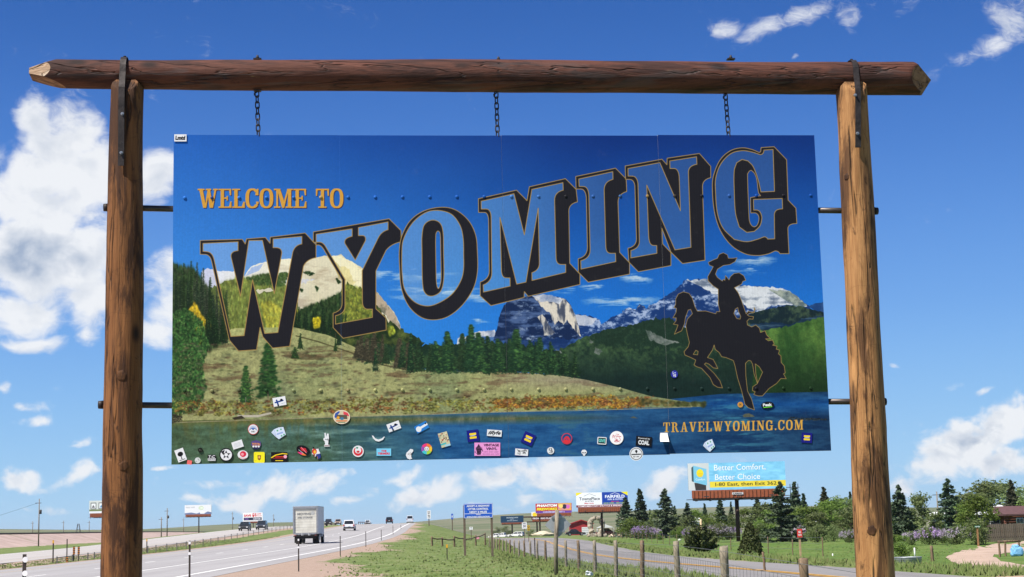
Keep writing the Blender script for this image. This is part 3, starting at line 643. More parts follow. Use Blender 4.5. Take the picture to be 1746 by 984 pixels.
# slab-serif capitals on a 0..1 height, for the two small lines
def slab(ch):
    t = .17; s_ = .075   # stem, slab thickness
    def st(x0, x1, y0, y1): return [(x0,y0),(x1,y0),(x1,y1),(x0,y1)]
    if ch == 'I': return .40, [st(.11,.29,0,1), st(.0,.40,0,s_), st(.0,.40,1-s_,1)]
    if ch == 'L': return .66, [st(.11,.29,0,1), st(0,.42,1-s_,1), st(0,.66,0,s_), [(.50,s_),(.66,0),(.66,.32),(.58,.32)]]
    if ch == 'E': return .68, [st(.11,.29,0,1), st(0,.66,1-s_,1), st(0,.68,0,s_), st(.29,.47,.47,.545), st(.42,.49,.38,.63), [(.55,s_),(.68,0),(.68,.34),(.61,.34)], [(.55,1-s_),(.66,1),(.66,.66),(.59,.66)]]
    if ch == 'T': return .70, [st(.26,.44,0,1), st(.13,.57,0,s_), st(0,.70,1-s_,1), [(0,1),(.10,1-s_),(.07,.63),(0,.63)], [(.70,1),(.60,1-s_),(.63,.63),(.70,.63)]]
    if ch == 'W': return 1.05, [[(.07,1),(.26,1),(.40,.25),(.52,1),(.64,1),(.76,.25),(.88,1),(.98,1),(.80,0),(.62,0),(.54,.55),(.45,0),(.28,0)], st(0,.36,1-s_,1), st(.42,.70,1-s_,1), st(.80,1.05,1-s_,1)]
    if ch == 'V': return .78, [[(.07,1),(.26,1),(.43,.28),(.58,1),(.70,1),(.47,0),(.29,0)], st(0,.36,1-s_,1), st(.48,.78,1-s_,1)]
    if ch == 'A': return .82, [[(.13,0),(.24,0),(.40,.80),(.55,0),(.74,0),(.50,1),(.34,1)], st(0,.34,0,s_), st(.46,.82,0,s_), st(.26,.58,.27,.345)]
    if ch == 'Y': return .80, [[(.07,1),(.26,1),(.43,.58),(.60,1),(.72,1),(.50,.45),(.50,0),(.32,0),(.32,.45)], st(0,.35,1-s_,1), st(.50,.80,1-s_,1), st(.20,.62,0,s_)]
    if ch == 'M': return .98, [[(.12,0),(.22,0),(.22,.78),(.42,0),(.54,0),(.72,.78),(.72,0),(.90,0),(.90,1),(.70,1),(.53,.38),(.32,1),(.12,1)], st(0,.34,1-s_,1), st(.68,.98,1-s_,1), st(0,.34,0,s_), st(.60,.98,0,s_)]
    if ch == 'N': return .86, [[(.12,0),(.22,0),(.22,.72),(.62,0),(.74,0),(.74,1),(.64,1),(.64,.36),(.32,1),(.12,1)], st(0,.30,1-s_,1), st(.54,.84,1-s_,1), st(0,.36,0,s_)]
    if ch == 'O': return .72, ['O']
    if ch == 'C': return .70, ['C']
    if ch == 'G': return .76, ['G']
    if ch == 'R': return .82, [st(.11,.29,0,1), st(0,.40,0,s_), st(0,.42,1-s_,1), ['R'], [(.40,.50),(.58,.50),(.70,.08),(.82,.12),(.80,.0),(.60,-.02),(.52,.12)]]
    if ch == '.': return .26, [[(.05,.0),(.21,.0),(.21,.16),(.05,.16)]]
    return .4, []
def ring(cx, cy, rx, ry, tx, ty, a0=0, a1=360, p=2.6, n=40):
    an = np.radians(np.linspace(a0, a1, n)); f = lambda v: np.sign(v)*np.abs(v)**(2/p)
    o = [(cx+rx*f(math.cos(t)), cy+ry*f(math.sin(t))) for t in an]; i = [(cx+(rx-tx)*f(math.cos(t)), cy+(ry-ty)*f(math.sin(t))) for t in an]
    return o+i[::-1]
def glyph(ch):
    w, parts = slab(ch); out = []
    for p in parts:
        if p == 'O': out.append(ring(.36,.5,.36,.52,.19,.10))
        elif p == 'C': out += [ring(.36,.5,.36,.52,.19,.10,40,320), [(.50,.66),(.68,.66),(.68,1.0),(.61,1.0),(.56,.9)], [(.55,.33),(.70,.33),(.67,.2),(.57,.1)]]
        elif p == 'G': out += [ring(.36,.5,.36,.52,.19,.10,40,330), [(.50,.66),(.68,.66),(.68,1.0),(.61,1.0),(.56,.9)], [(.40,.42),(.76,.42),(.76,.495),(.40,.495)], [(.53,.0),(.70,.0),(.70,.45),(.53,.45)]]
        elif p == ['R']: out.append(ring(.34,.75,.30,.25,.18,.075,-92,92,2.2,20))
        else: out.append(p)
    return w, out
def slab_text(cv, text, p0, p1, ht, c, gap=.07, sx=1.0, space=.3, shadow=None):
    "slab lettering from photo position p0 to p1 (baseline), cap height ht in photo pixels"
    ws = [(.62 if ch == ' ' else glyph(ch)[0]) for ch in text]; tot = sum(ws)+gap*(len(ws)-1)
    p0 = np.array(p0, float); p1 = np.array(p1, float); ex = (p1-p0)/tot; ey = np.array([-ex[1], ex[0]])/np.hypot(*ex)*-ht*-1; ey = np.array([ex[1]/np.hypot(*ex)*ht*.0, -ht])
    for pas in ((shadow, 1.6), (c, 0)) if shadow is not None else ((c, 0),):
        x = 0
        for ch, w in zip(text, ws):
            if ch != ' ':
                for poly in glyph(ch)[1]:
                    cv.poly([tuple(p0+ex*(x+a)+ey*b+pas[1]*np.array([.75, .9])) for a, b in poly], pas[0])
            x += w+gap

# ------------------------------------------------------------------ the landscape printed on the board
def paint_mural():
    W_, H_ = 2200, 1098; k = W_/BW
    def m(px, py):
        u, z = on_board(px, py); return ((u+BW/2)*k, (BH/2-z)*k)
    cv = Canvas(W_, H_, m); a = cv.a
    # photo coordinates of every canvas pixel, roughly (for fields laid out in photo positions)
    c00, c10, c11, c01 = [np.array(m(*p)) for p in ((296,230),(1389,233),(1417,768),(291,793))]
    yy, xx = np.mgrid[0:H_, 0:W_].astype(np.float32); s_ = xx/W_; t_ = yy/H_
    PX = (296+(1389-296)*s_)*(1-t_)+(291+(1417-291)*s_)*t_; PY = (230+3*s_)*(1-t_)+(793-25*s_)*t_
    n1 = fbm_grid(H_, W_, 9, 6, .55, 21); n2 = fbm_grid(H_, W_, 60, 5, .62, 22); n3 = fbm_grid(H_, W_, 240, 3, .7, 23)
    hs = fbm_grid(H_, W_, 26, 5, .6, 24, 6.0)      # horizontal streaks
    vs = fbm_grid(H_, W_, 150, 4, .6, 25, .25)     # vertical streaks
    # sky
    tv = np.clip((PY-230)/330, 0, 1); th = np.clip((PX-296)/700, 0, 1)
    top = C8(32,92,176)*(1-th[..., None])+C8(12,46,114)*th[..., None]
    bot = C8(62,140,216)*(1-th[..., None])+C8(30,112,200)*th[..., None]
    a[:] = top*(1-tv[..., None])**1.15+bot*(1-(1-tv[..., None])**1.15)
    a[:] = a+(n1-.5)[..., None]*.03
    def fog(px, py, rx, ry, c, al, seed=0):
        d = ((PX-px)/rx)**2+((PY-py+(hs-.5)*26)/ry)**2
        mk = np.clip(1.15-d, 0, 1)*np.clip((hs-.36)*4, 0, 1)*al
        a[:] = a+(c-a)*mk[..., None]
    for q in [(700,478,50,9),(720,500,70,12),(770,508,60,11),(690,510,40,9),(1050,520,70,9),(1010,470,40,6),(1000,495,26,5),(1065,480,20,6),(950,500,20,6),(1280,450,42,8),(1265,466,40,6),(1085,482,20,6),(815,515,24,10),(655,475,40,8),(1160,452,16,5),(810,552,20,4),(745,470,30,6)]: fog(*q, C8(190,205,215), .75)
    def field(pts, base, jag=0.0): return None
    def ridge(pts, seed, amp):
        "jagged ridge polygon points"
        g = np.random.default_rng(seed); out = []
        for i in range(len(pts)-1):
            p, q = pts[i], pts[i+1]; L = math.hypot(q[0]-p[0], q[1]-p[1]); n = max(1, int(L/3.5))
            for j in range(n):
                t = j/n; out.append((p[0]+(q[0]-p[0])*t+g.normal()*amp*.5, p[1]+(q[1]-p[1])*t+g.normal()*amp))
        return out+[pts[-1]]
    def area(pts, colr, alpha=1.0, jag=0.0, seed=1, base=None):
        P = ridge(pts, seed, jag) if jag else pts
        P = list(P)+(base or [])
        cv.poly(P, colr, alpha)
    def tone(c0, c1, f): return c0+(c1-c0)*np.clip(f, 0, 1)[..., None]
    c5 = X_(680,420,3.5136); c4 = X_(280,420,3.5136); c6 = X_(1060,420,3.5135)
    # middle range behind
    rock = tone(C8(24,54,108), C8(160,175,205), (fbm_grid(H_, W_, 70, 5, .68, 89, 1.8)-.5)*5+(n3-.5)*1.2)
    snow = tone(C8(205,205,210), C8(120,135,165), (n2-.5)*3.0)
    beige = tone(C8(212,202,186), C8(70,76,92), (vs-.47)*5+(n2-.5)*2)
    area(c5([(350,560),(378,532),(410,540),(470,510),(520,508),(575,500)]), snow, 1, .8, 3, c5([(620,700),(330,700)]))
    area(c5([(345,590),(420,560),(500,545),(590,540)]), tone(C8(28,66,130), C8(70,110,165), (n2-.4)*3), .9, .8, 4, c5([(640,720),(330,720)]))
    area(c5([(1040,420),(1070,408),(1130,415),(1170,430),(1200,440),(1215,470),(1260,440),(1290,418),(1345,405),(1352,382),(1380,370),(1420,378),(1440,348),(1470,360),(1485,380),(1500,355),(1560,340)]), rock, 1, 1.0, 5, c5([(1600,640),(1000,640)]))
    area(c5([(1050,412),(1075,408),(1130,418),(1190,435),(1160,470),(1110,480),(1070,465)]), snow, .85, .8, 6)
    area(c5([(1425,380),(1440,350),(1470,360),(1475,395),(1450,415),(1425,405)]), beige, .9, .6, 6); area(c5([(1355,385),(1385,372),(1420,378),(1410,400),(1360,405)]), snow, .8, .6, 7)
    # the flat-topped peak
    dark = tone(C8(20,38,74), C8(70,92,134), (n2-.46)*3+(hs-.5)*5); dark = tone(dark, C8(150,165,190)*np.ones_like(dark), np.clip((fbm_grid(H_, W_, 110, 4, .7, 88, 1.6)-.56)*5, 0, 1)*.85*np.clip((PX-845)/40, .15, 1))
    area(c5([(575,545),(590,480),(600,430),(618,380),(645,335),(700,310),(760,300),(820,292),(880,290),(940,305),(1000,320),(1030,355),(1055,410),(1075,480),(1092,545)]), dark, 1, .8, 8, c5([(1050,660),(540,660)]))
    area(c5([(800,300),(880,290),(940,305),(1000,320),(1030,355),(1055,410),(1075,480),(1092,545),(1040,490),(1010,440),(985,470),(960,440),(935,470),(900,400),(870,380),(830,330)]), beige, 1, .8, 9)
    area(c5([(800,300),(860,288),(930,300),(990,320),(960,345),(900,330),(850,335)]), snow, .95, .8, 10)
    area(c5([(830,420),(860,410),(900,470),(935,520),(920,535),(870,535),(865,480)]), beige, .9, .8, 11)
    area(c5([(560,560),(760,570),(900,540),(1000,560),(1110,550)]), tone(C8(20,48,98), C8(50,90,150), (n2-.45)*5), .8, 2, 12, c5([(1100,680),(560,680)]))
    # right-hand snow mountain
    area(c6([(0,395),(40,372),(90,385),(110,350),(150,372),(200,345),(270,292),(330,252),(380,206),(500,195),(620,225),(700,235),(900,247),(1000,265),(1060,312),(1125,358)]), rock, 1, 1, 13, c6([(1215,600),(0,600)]))
    area(c6([(385,206),(500,195),(620,225),(700,235),(900,247),(1000,265),(1060,312),(1110,358),(990,350),(900,355),(840,390),(760,380),(720,330),(640,270),(560,290),(470,240)]), tone(C8(206,208,212), C8(104,116,136), (hs-.47)*3.5+(n2-.5)*3), 1, 1, 14)
    area(c6([(880,260),(1000,265),(1060,312),(1115,358),(1050,360),(990,330)]), tone(C8(150,158,140), C8(80,95,95), (n2-.45)*4), .8, 1, 15)
    area(c6([(560,330),(600,310),(640,350),(600,380)]), snow, .5, 1, 16)
    area(c6([(1120,362),(1160,345),(1215,328),(1215,420)]), tone(C8(28,62,112), C8(60,90,140), (n2-.4)*3), 1, 1, 17)
    area(c6([(700,430),(800,395),(900,370),(1000,355),(1120,372),(1215,400)]), tone(C8(22,38,44), C8(62,80,62), (n2-.48)*5), 1, 1, 18, c6([(1215,560),(700,560)]))
    area(c6([(760,470),(900,455),(1000,470),(1100,430),(1215,412)]), tone(C8(20,46,80), C8(80,110,140), (hs-.55)*5), .6, 1.2, 19, c6([(1215,470),(900,500),(760,500)]))
    grass = tone(C8(42,74,36), C8(84,118,54), (n1-.42)*3+(vs-.5)*.8+(n2-.5)*1.0); grass = tone(grass, C8(26,48,26)*np.ones_like(grass), (PY-592)/70+(n1-.5))
    area(c6([(250,660),(600,580),(800,520),(920,492),(1010,478),(1100,450),(1215,425)]), grass, 1, 1.2, 20, [(1425,690),(1040,690),(1060,640)])
    # dark forest slope in the middle
    fr_ = tone(C8(30,50,38), C8(74,100,62), (n1-.40)*3.6+(n2-.5)*1.6+(n3-.5)*1.3); fr_ = tone(fr_, C8(22,40,36)*np.ones_like(fr_), (PY-590)/70+(n1-.5)*1.6)
    area(c5([(900,650),(960,620),(1100,548),(1250,500),(1400,470),(1500,440),(1620,430),(1720,490),(1800,560),(1990,590),(2140,620)]), fr_, 1, 1.3, 21, [(1280,680),(1180,690),(1000,685),(960,650),(930,640)])
    for q in [c5([(1480,505),(1530,520),(1600,560),(1680,575),(1580,590),(1500,560)]), c5([(1180,610),(1220,630),(1200,650),(1170,640)]), c5([(940,620),(980,640),(1020,660),(950,650)]), c5([(1150,560),(1165,580),(1140,580)])]:
        area(q, tone(C8(140,142,138), C8(80,92,84), (n2-.45)*4), .8, 1, 22)
    # water under everything below
    wat = tone(C8(70,94,70), C8(34,84,132), (PX-440)/290+(n1-.5)*.8); wat = tone(wat, C8(96,124,116)*np.ones_like(wat), np.clip((hs-.5)*5, 0, 1)*np.clip(1-((PX-560)/110)**2, 0, 1)*.8)
    wat = tone(wat, C8(20,46,76)*np.ones_like(wat), (PX-930)/420*.75)
    wat = tone(wat, C8(22,74,132)*np.ones_like(wat), np.clip(1-np.abs(PY-690)/22, 0, 1)*np.clip((PX-1100)/120, 0, 1))
    wat = wat+((hs-.5)*.22+(n3-.5)*.06)[..., None]*np.array([.7,1,1], np.float32)
    wat = tone(wat, C8(64,132,150)*np.ones_like(wat), np.clip((hs-.48)*7, 0, 1)*np.clip(1-((PX-1255)/75)**2, 0, 1)*.5)
    wat = tone(wat, C8(58,96,104)*np.ones_like(wat), np.clip((hs-.5)*6, 0, 1)*np.clip(1-((PX-960)/60)**2, 0, 1)*.45)
    cv.poly([(280,700),(700,700),(1050,690),(1230,672),(1430,668),(1430,800),(280,800)], wat)
    # shore reflection band
    band = np.clip(1-np.abs(PY-(722-.012*(PX-290)))/11, 0, 1)*np.clip((1080-PX)/200, 0, 1)
    cv.put(0, 0, (band*.85).astype(np.float32), tone(C8(84,88,44), C8(122,112,66), (vs-.4)*3))
    refl = np.clip(1-(PY-712)/55, 0, 1)*np.clip((vs-.45)*5, 0, 1)*np.clip((620-PX)/150, 0, 1)*(PY > 705)
    cv.put(0, 0, (refl*.55).astype(np.float32), tone(C8(70,84,30), C8(110,90,40), (n2-.45)*4))
    # cream mountain on the left
    cream = tone(C8(214,206,176), C8(190,178,140), (n1-.45)*2); cream = tone(cream, C8(158,140,112)*np.ones_like(cream), np.clip((fbm_grid(H_, W_, 26, 5, .6, 31, 3.5)-.5)*5, 0, 1)*.55)
    cream = tone(cream, C8(190,195,222)*np.ones_like(cream), (520-PX)/160*.8)
    area(c4([(225,145),(260,135),(290,140),(340,150),(420,150),(480,180)]), cream, 1, .8, 32, c4([(520,330),(200,330)]))
    area(c4([(480,180),(510,130),(560,105),(620,92),(720,75),(800,70),(900,66),(960,58),(1040,54),(1060,46),(1090,75),(1180,125),(1230,190),(1270,270),(1320,330),(1380,400),(1400,440),(1412,475),(1425,520)]), cream, 1, .8, 33, c4([(1440,560),(480,560)]))
    area(c4([(1190,140),(1230,190),(1270,270),(1320,330),(1380,400),(1412,475),(1425,520),(1360,480),(1330,420),(1280,380),(1240,300),(1200,230)]), tone(C8(176,158,134), C8(92,92,76), (n2-.47)*5), .9, 1, 34)
    area(c4([(480,180),(530,125),(600,105),(560,150)]), C8(150,165,205), .8, 1, 35)
    area(c4([(640,190),(730,185),(830,190),(900,200),(820,230),(700,215)]), C8(196,198,212), .7, 2, 36)
    area(c4([(1000,80),(1050,110),(1100,130),(1150,220),(1100,250),(1040,180)]), tone(C8(200,180,110), C8(150,140,80), (n2-.45)*4), .5, 2, 37)
    g = np.random.default_rng(5)
    def foliage(pts, cols, n, size, seed, stretch=1.7, al=.9):
        "scatter small leafy dabs inside a photo-space polygon"
        gg = np.random.default_rng(seed); P = cv.tr(pts); r = cv.mask(P)
        if r is None: return
        y0, x0, mk = r; ys_, xs_ = np.nonzero(mk > .4)
        if len(ys_) == 0: return
        n = int(n*1.9); ids = gg.integers(0, len(ys_), n); ids = ids[np.argsort(ys_[ids])]
        for i in ids:
            c = cols[gg.integers(len(cols))]*(.55+.85*gg.random()); sz = size*.62*(.5+gg.random())
            cv.blob(x0+xs_[i], y0+ys_[i], sz, sz*stretch, c, al)
    def conifer(px, base, h, w, c=(30,54,30), seed=0, lite=(66,98,46), n=None):
        gg = np.random.default_rng(seed+int(px*7)); c = C8(*c); lite = C8(*lite)
        rows = n or max(7, int(h/1.9)); bx, by = m(px, base); tx, ty = m(px, base-h); kk = abs(by-ty)/h
        cv.poly([(px-.5, base+1), (px+.5, base+1), (px+.3, base-h*.4), (px-.3, base-h*.4)], C8(70,58,46))
        cv.poly([(px, base-h), (px+w*.36, base-h*.04), (px-w*.36, base-h*.04)], c*.8, .9)
        for i in range(rows):
            t = (i+.3)/rows; y = by-kk*h*(1-.97*t); ww = kk*w*.5*(.06+t**.75)*(.65+.6*gg.random()); k_ = 2+int(w/4.5)+(w > 25)*4
            for q in range(k_):
                f = gg.uniform(-1, 1); cc = c*(.6+.6*gg.random()) if gg.random() < .5 else c+(lite-c)*gg.random()*(1.15 if f > -.3 else .5)
                r = kk*max(.75, w*.05)*(.6+.7*gg.random())
                cv.blob(tx+f*ww, y+abs(f)*ww*.35, r*1.25, r*.7, cc, .9)
    DK = [C8(24,42,24), C8(34,58,28), C8(46,66,36), C8(62,80,44)]; YG = [C8(92,106,46), C8(116,124,56), C8(74,90,42), C8(104,110,58), C8(84,96,50)]
    # mid slope: yellow-green woods behind the W, dark woods to the right of it
    area(c4([(280,250),(400,200),(560,190),(640,190),(740,250),(800,330),(830,520),(300,520)]), tone(C8(84,98,50), C8(116,122,66), (n2-.42)*3), 1, 2, 40)
    foliage(c4([(320,240),(420,195),(560,190),(720,240),(790,330),(780,500),(330,530)]), YG, 1500, 4.0, 41, 2.6, .75)
    foliage(c4([(490,190),(600,165),(740,175),(720,240),(560,230)]), DK[1:], 260, 4, 42, 1.3)
    foliage(c4([(830,155),(870,150),(910,165),(870,178)]), DK[:3], 50, 3, 43, .8); foliage(c4([(690,160),(740,158),(735,185),(690,185)]), DK[1:], 40, 4, 43, .8)
    area(c4([(550,262),(640,250),(660,270),(560,280)]), C8(196,188,176), .9, 1.2, 43)
    foliage(c4([(580,340),(640,330),(700,380),(690,480),(620,490)]), [C8(160,152,50), C8(132,134,54), C8(114,122,52), C8(172,162,60)], 200, 4.2, 44, 2.2, .75)
    foliage(c4([(780,380),(820,420),(830,470),(780,480)]), [C8(206,184,34), C8(178,164,36)], 90, 4.5, 45, 1.4)
    area(c4([(800,400),(860,370),(930,340),(1010,300),(1060,270),(1100,230),(1180,260),(1260,330),(1330,440),(1420,500),(1546,560),(1546,760),(1200,700),(800,500)]), tone(C8(30,46,26), C8(80,92,44), (n2-.45)*4), 1, 3, 46)
    foliage(c4([(1080,230),(1180,250),(1260,350),(1250,440),(1030,460),(1010,420)]), [C8(100,108,40), C8(124,124,48), C8(80,92,40)], 500, 4, 47, 1.6, .8)
    foliage(c4([(800,400),(1000,310),(1060,290),(1060,500),(1010,530),(820,480)]), DK, 700, 4, 48, 2.4)
    for q in range(34):
        x = 500+g.random()*90; conifer(x, 556+(x-500)*.17+g.random()*8, 26+g.random()*22, 9+g.random()*5, (24,44,26), q, (58,84,40))
    foliage(c4([(1030,190),(1060,215),(1040,225)]), DK[:3], 30, 3, 49, .8); foliage(c4([(905,240),(925,250),(915,270)]), DK[:3], 20, 3, 49, 1); foliage(c4([(810,255),(830,260),(825,275)]), DK[:3], 20, 3, 49, 1)
    foliage(c4([(890,430),(935,430),(930,480),(900,490)]), [C8(206,184,34), C8(160,150,34)], 70, 4, 50, 1.5); foliage(c4([(1340,490),(1375,480),(1380,520),(1350,535)]), [C8(150,158,50), C8(120,134,50)], 50, 4, 51, 1.5)
    # meadow
    md = tone(C8(150,150,100), C8(116,126,82), (n1-.42)*3+(hs-.5)*1.5); md = tone(md, C8(104,84,60)*np.ones_like(md), np.clip((hs-.55)*6, 0, 1)*.8*np.clip((PY-575)/30, 0, 1))
    md = tone(md, C8(126,134,96)*np.ones_like(md), np.clip((n1-.55)*5, 0, 1)*.8); md = md*(1+(n3-.5)*.3)[..., None]
    md = tone(md, C8(150,138,116)*np.ones_like(md), np.clip((PX-800)/120, 0, 1)*np.clip(1-np.abs(PY-650)/22, 0, 1)*.7)
    cv.poly([(285,575),(350,572),(400,560),(500,558),(560,572),(640,608),(700,625),(740,633),(800,634),(880,635),(950,640),(1000,648),(1060,662),(1110,676),(1160,684),(1205,690),(1200,694),(1060,696),(900,702),(700,708),(500,714),(285,718)], md)
    cv.stroke([(505,573),(540,582),(600,602),(650,622),(700,632)], C8(62,56,34), 4.5, False, alpha=.7)
    area([(480,606),(520,604),(560,608),(540,614),(500,613)], C8(84,70,48), .7, .8, 52)
    # tree line behind the meadow
    area([(600,612),(640,590),(700,585),(760,588),(840,584),(900,590),(960,600),(1000,640),(960,640),(880,634),(760,632),(700,624),(640,606)], tone(C8(24,44,32), C8(48,72,42), (n2-.45)*4), 1, 2.5, 53)
    for q in range(62):
        x = 610+g.random()*370; b = 626+(6 if x > 700 else (x-700)*.16)+g.random()*5+(max(0, x-900)*.1)
        br = x < 700 and q % 2
        conifer(x, b, (34+g.random()*34)*(1-.0012*abs(x-800)), 17+g.random()*11, (62,58,44) if br else [(24,44,32),(30,52,34),(38,58,36)][q % 3], q, (104,96,74) if br else [(60,92,50),(76,110,56),(52,82,48)][q % 3])
    for x, h, w in ((762,68,30),(803,80,30),(815,66,34),(880,72,36),(848,56,26),(742,52,24),(905,50,26),(920,60,28),(940,48,26),(700,66,18),(640,40,14)): conifer(x, 634+max(0, x-900)*.1, h, w, (28,54,36), int(x), (78,118,58))
    # left woods
    foliage([(290,450),(330,462),(360,500),(385,580),(350,600),(290,600)], DK+[C8(74,78,56)], 1500, 4.2, 60, 3.2)
    for q in range(46):
        x = 290+g.random()*100; conifer(x, 560+g.random()*34, 60+g.random()*(70 if x < 350 else 30), 13, [(28,46,30),(44,56,40),(34,52,28)][q % 3], q, [(70,86,58),(92,96,74),(60,86,40)][q % 3])
    foliage([(322,530),(332,516),(345,540),(352,548),(362,560),(356,580),(340,585)], [C8(206,170,36), C8(190,158,40), C8(160,140,40)], 240, 3.6, 61, 2.2)
    for q in range(10): conifer(352+g.random()*35, 585+g.random()*4, 40+g.random()*20, 13, (22,42,24), q, (56,86,42))
    foliage([(290,535),(318,525),(345,548),(356,590),(345,625),(352,660),(340,695),(300,712),(290,712)], [C8(30,62,30), C8(44,84,38), C8(62,104,48), C8(26,48,26), C8(84,116,60)], 2100, 3.8, 62, 1.3)
    conifer(457, 678, 92, 42, (28,58,30), 5, (78,120,52), 40); conifer(419, 690, 66, 28, (36,70,34), 6, (92,132,58), 30); conifer(512, 596, 28, 13, (30,54,30), 7); conifer(572, 600, 22, 9, (36,60,30), 8); conifer(503, 612, 20, 20, (36,60,30), 9); conifer(578, 590, 30, 13, (26,48,28), 12)
    cv.stroke([(419,678),(419,706)], C8(112,108,98), 2.2, False); cv.stroke([(457,668),(457,692)], C8(110,96,76), 2.6, False)
    # shore bushes
    for q in range(420):
        x = 300+g.random()*760; y = 686+g.random()*22-(x-300)*.016
        c = [C8(110,112,48), C8(96,70,44), C8(142,130,58), C8(84,84,40), C8(124,74,38), C8(132,132,70)][g.integers(6)]
        px_, py_ = m(x, y); r = 3+g.random()*6
        for _ in range(9): cv.blob(px_+g.normal()*r*1.2, py_+g.normal()*r*.6, 2.2+g.random()*1.5, 1.6+g.random(), c*(.45+.95*g.random()), .85)
    for q in range(330):
        x = 845+g.random()*260; y = 682+g.random()*14-(x-845)*.03+(7 if x > 1020 else 0)*(g.random())
        c = [C8(160,108,42), C8(176,130,48), C8(118,76,48), C8(134,86,46), C8(128,120,58)][g.integers(5)]
        px_, py_ = m(x, y); r = 3+g.random()*5
        for _ in range(8): cv.blob(px_+g.normal()*r*1.3, py_+g.normal()*r*.6, 2.2+g.random()*1.5, 1.6+g.random(), c*(.45+.95*g.random()), .8)
    for q in range(120):
        x = 1090+g.random()*112; y = 681+g.random()*9+(x-1090)*.045; px_, py_ = m(x, y); c = [C8(112,88,40), C8(70,74,38), C8(50,54,34), C8(130,112,66)][g.integers(4) if x < 1150 else 1+g.integers(2)]; cv.blob(px_, py_, 6, 4, c, .85)
    cv.stroke([(293,721),(420,717),(560,712),(700,708),(850,703),(1000,700),(1100,697),(1180,694)], C8(150,142,112), 3.0, False, alpha=.75)
    cv.poly([(405,708),(440,708),(462,703),(463,706),(440,712),(405,712)], C8(176,168,150)); cv.poly([(395,713),(412,709),(418,714),(400,716)], C8(52,46,36))
    foliage([(293,706),(310,710),(312,718),(293,722)], [C8(36,34,26), C8(70,66,52)], 90, 2.2, 70, 1)
    cv.poly([(1266,709),(1270,706),(1277,705),(1284,708),(1287,711),(1268,712)], C8(84,86,72)); cv.poly([(1074,713),(1080,710),(1088,714)], C8(80,84,74)); foliage([(1345,714),(1350,711),(1358,713),(1410,714),(1410,717),(1345,717)], [C8(30,34,36), C8(60,64,60)], 90, 3, 71, .6)
    # photographic speckle over the land
    land = np.clip((.16-(a[..., 2]-a[..., 0]))*9, 0, 1)*np.clip((PY-455)/15, 0, 1)*(1-.75*np.clip((a.mean(-1)-.5)*6, 0, 1))
    spk = fbm_grid(H_, W_, 420, 3, .8, 90); spk2 = fbm_grid(H_, W_, 150, 4, .7, 91)
    a *= (1+land*((spk-.5)*.30+(spk2-.5)*.28))[..., None]
    for q in range(800):
        x = 300+g.random()*820; y = 585+g.random()*100
        if y < 575+max(0, x-480)*.24 or y > 692 or y < 634+max(0, x-820)*.16-max(0, 700-x)*.25: continue
        px_, py_ = m(x, y); r = 1.5+g.random()*2.5; cv.blob(px_, py_, r*2.2, r, [C8(96,96,70), C8(118,122,88), C8(84,66,48), C8(72,78,48)][g.integers(4)]*(.7+.4*g.random()), .7)
    # ---- lettering: dark block letters with a gold edge, pale face
    GOLD = C8(158,128,72); INK = C8(29,28,33)
    base = a.copy()
    lum = np.clip(.34*np.ones_like(PY)[..., None], 0, 1)
    tint = tone(C8(128,164,212), C8(92,142,196), (PX-340)/450); tint = tone(tint, C8(56,90,144)*np.ones_like(tint), (PX-800)/230); tint = tone(tint, C8(74,128,184)*np.ones_like(tint), np.clip((PY-(505-.21*(PX-800)))/90, 0, 1)*np.clip((PX-800)/60, 0, 1)*.7)
    tint = tone(tint, C8(86,150,206)*np.ones_like(tint), np.clip((PY-400)/120, 0, 1)*np.clip((PX-700)/60, 0, 1)*.6)
    isky = np.clip((base[..., 2]-base[..., 0]-.12)*8, 0, 1)[..., None]
    face = base*.62+tint*.38; warm = np.clip(base*1.02+np.array([.055,.055,.02], np.float32), 0, 1)
    face = (base*.34+tint*.66)*isky+warm*(1-isky)
    for outer, holes, fc in LET:
        for o in outer: cv.poly(o, INK)
        for h in holes: cv.poly(h, base)
        for o in outer: cv.stroke(o, GOLD, 2.5)
        for h in holes: cv.stroke(h, GOLD, 2.3)
        P = []
        cv.poly(fc[0], face)
        for h in fc[1:]: cv.poly(h, INK)
        if len(fc) > 1:
            for h in holes: cv.poly(h, base); cv.stroke(h, GOLD, 2.3)
        for q in fc: cv.stroke(q, GOLD, 2.6)
    cv.poly(HORSE, INK)
    for h in HOLES: cv.poly(h, base)
    for h in [HORSE]+HOLES: cv.stroke(h, GOLD, 1.8)
    OR = C8(204,150,58)
    slab_text(cv, 'WELCOME', (337,354.5), (522.5,354.5), 32.5, OR, .03, shadow=C8(40,36,66))
    slab_text(cv, 'TO', (538.5,354.5), (585.5,354.5), 32.5, OR, .05, shadow=C8(40,36,66))
    slab_text(cv, 'TRAVELWYOMING.COM', (1131,737.5), (1369.5,732.8), 16.6, C8(214,160,66), .14)
    # faint ribs of the plastic sheet, wear
    rib = (np.sin(xx*2*np.pi/9.2)*.5+.5)**2
    a *= (1-.035*rib)[..., None]; a += ((rib*.012)[..., None])
    a *= (1+(fbm_grid(H_, W_, 500, 1, .5, 77)-.5)*.05)[..., None]
    return cv
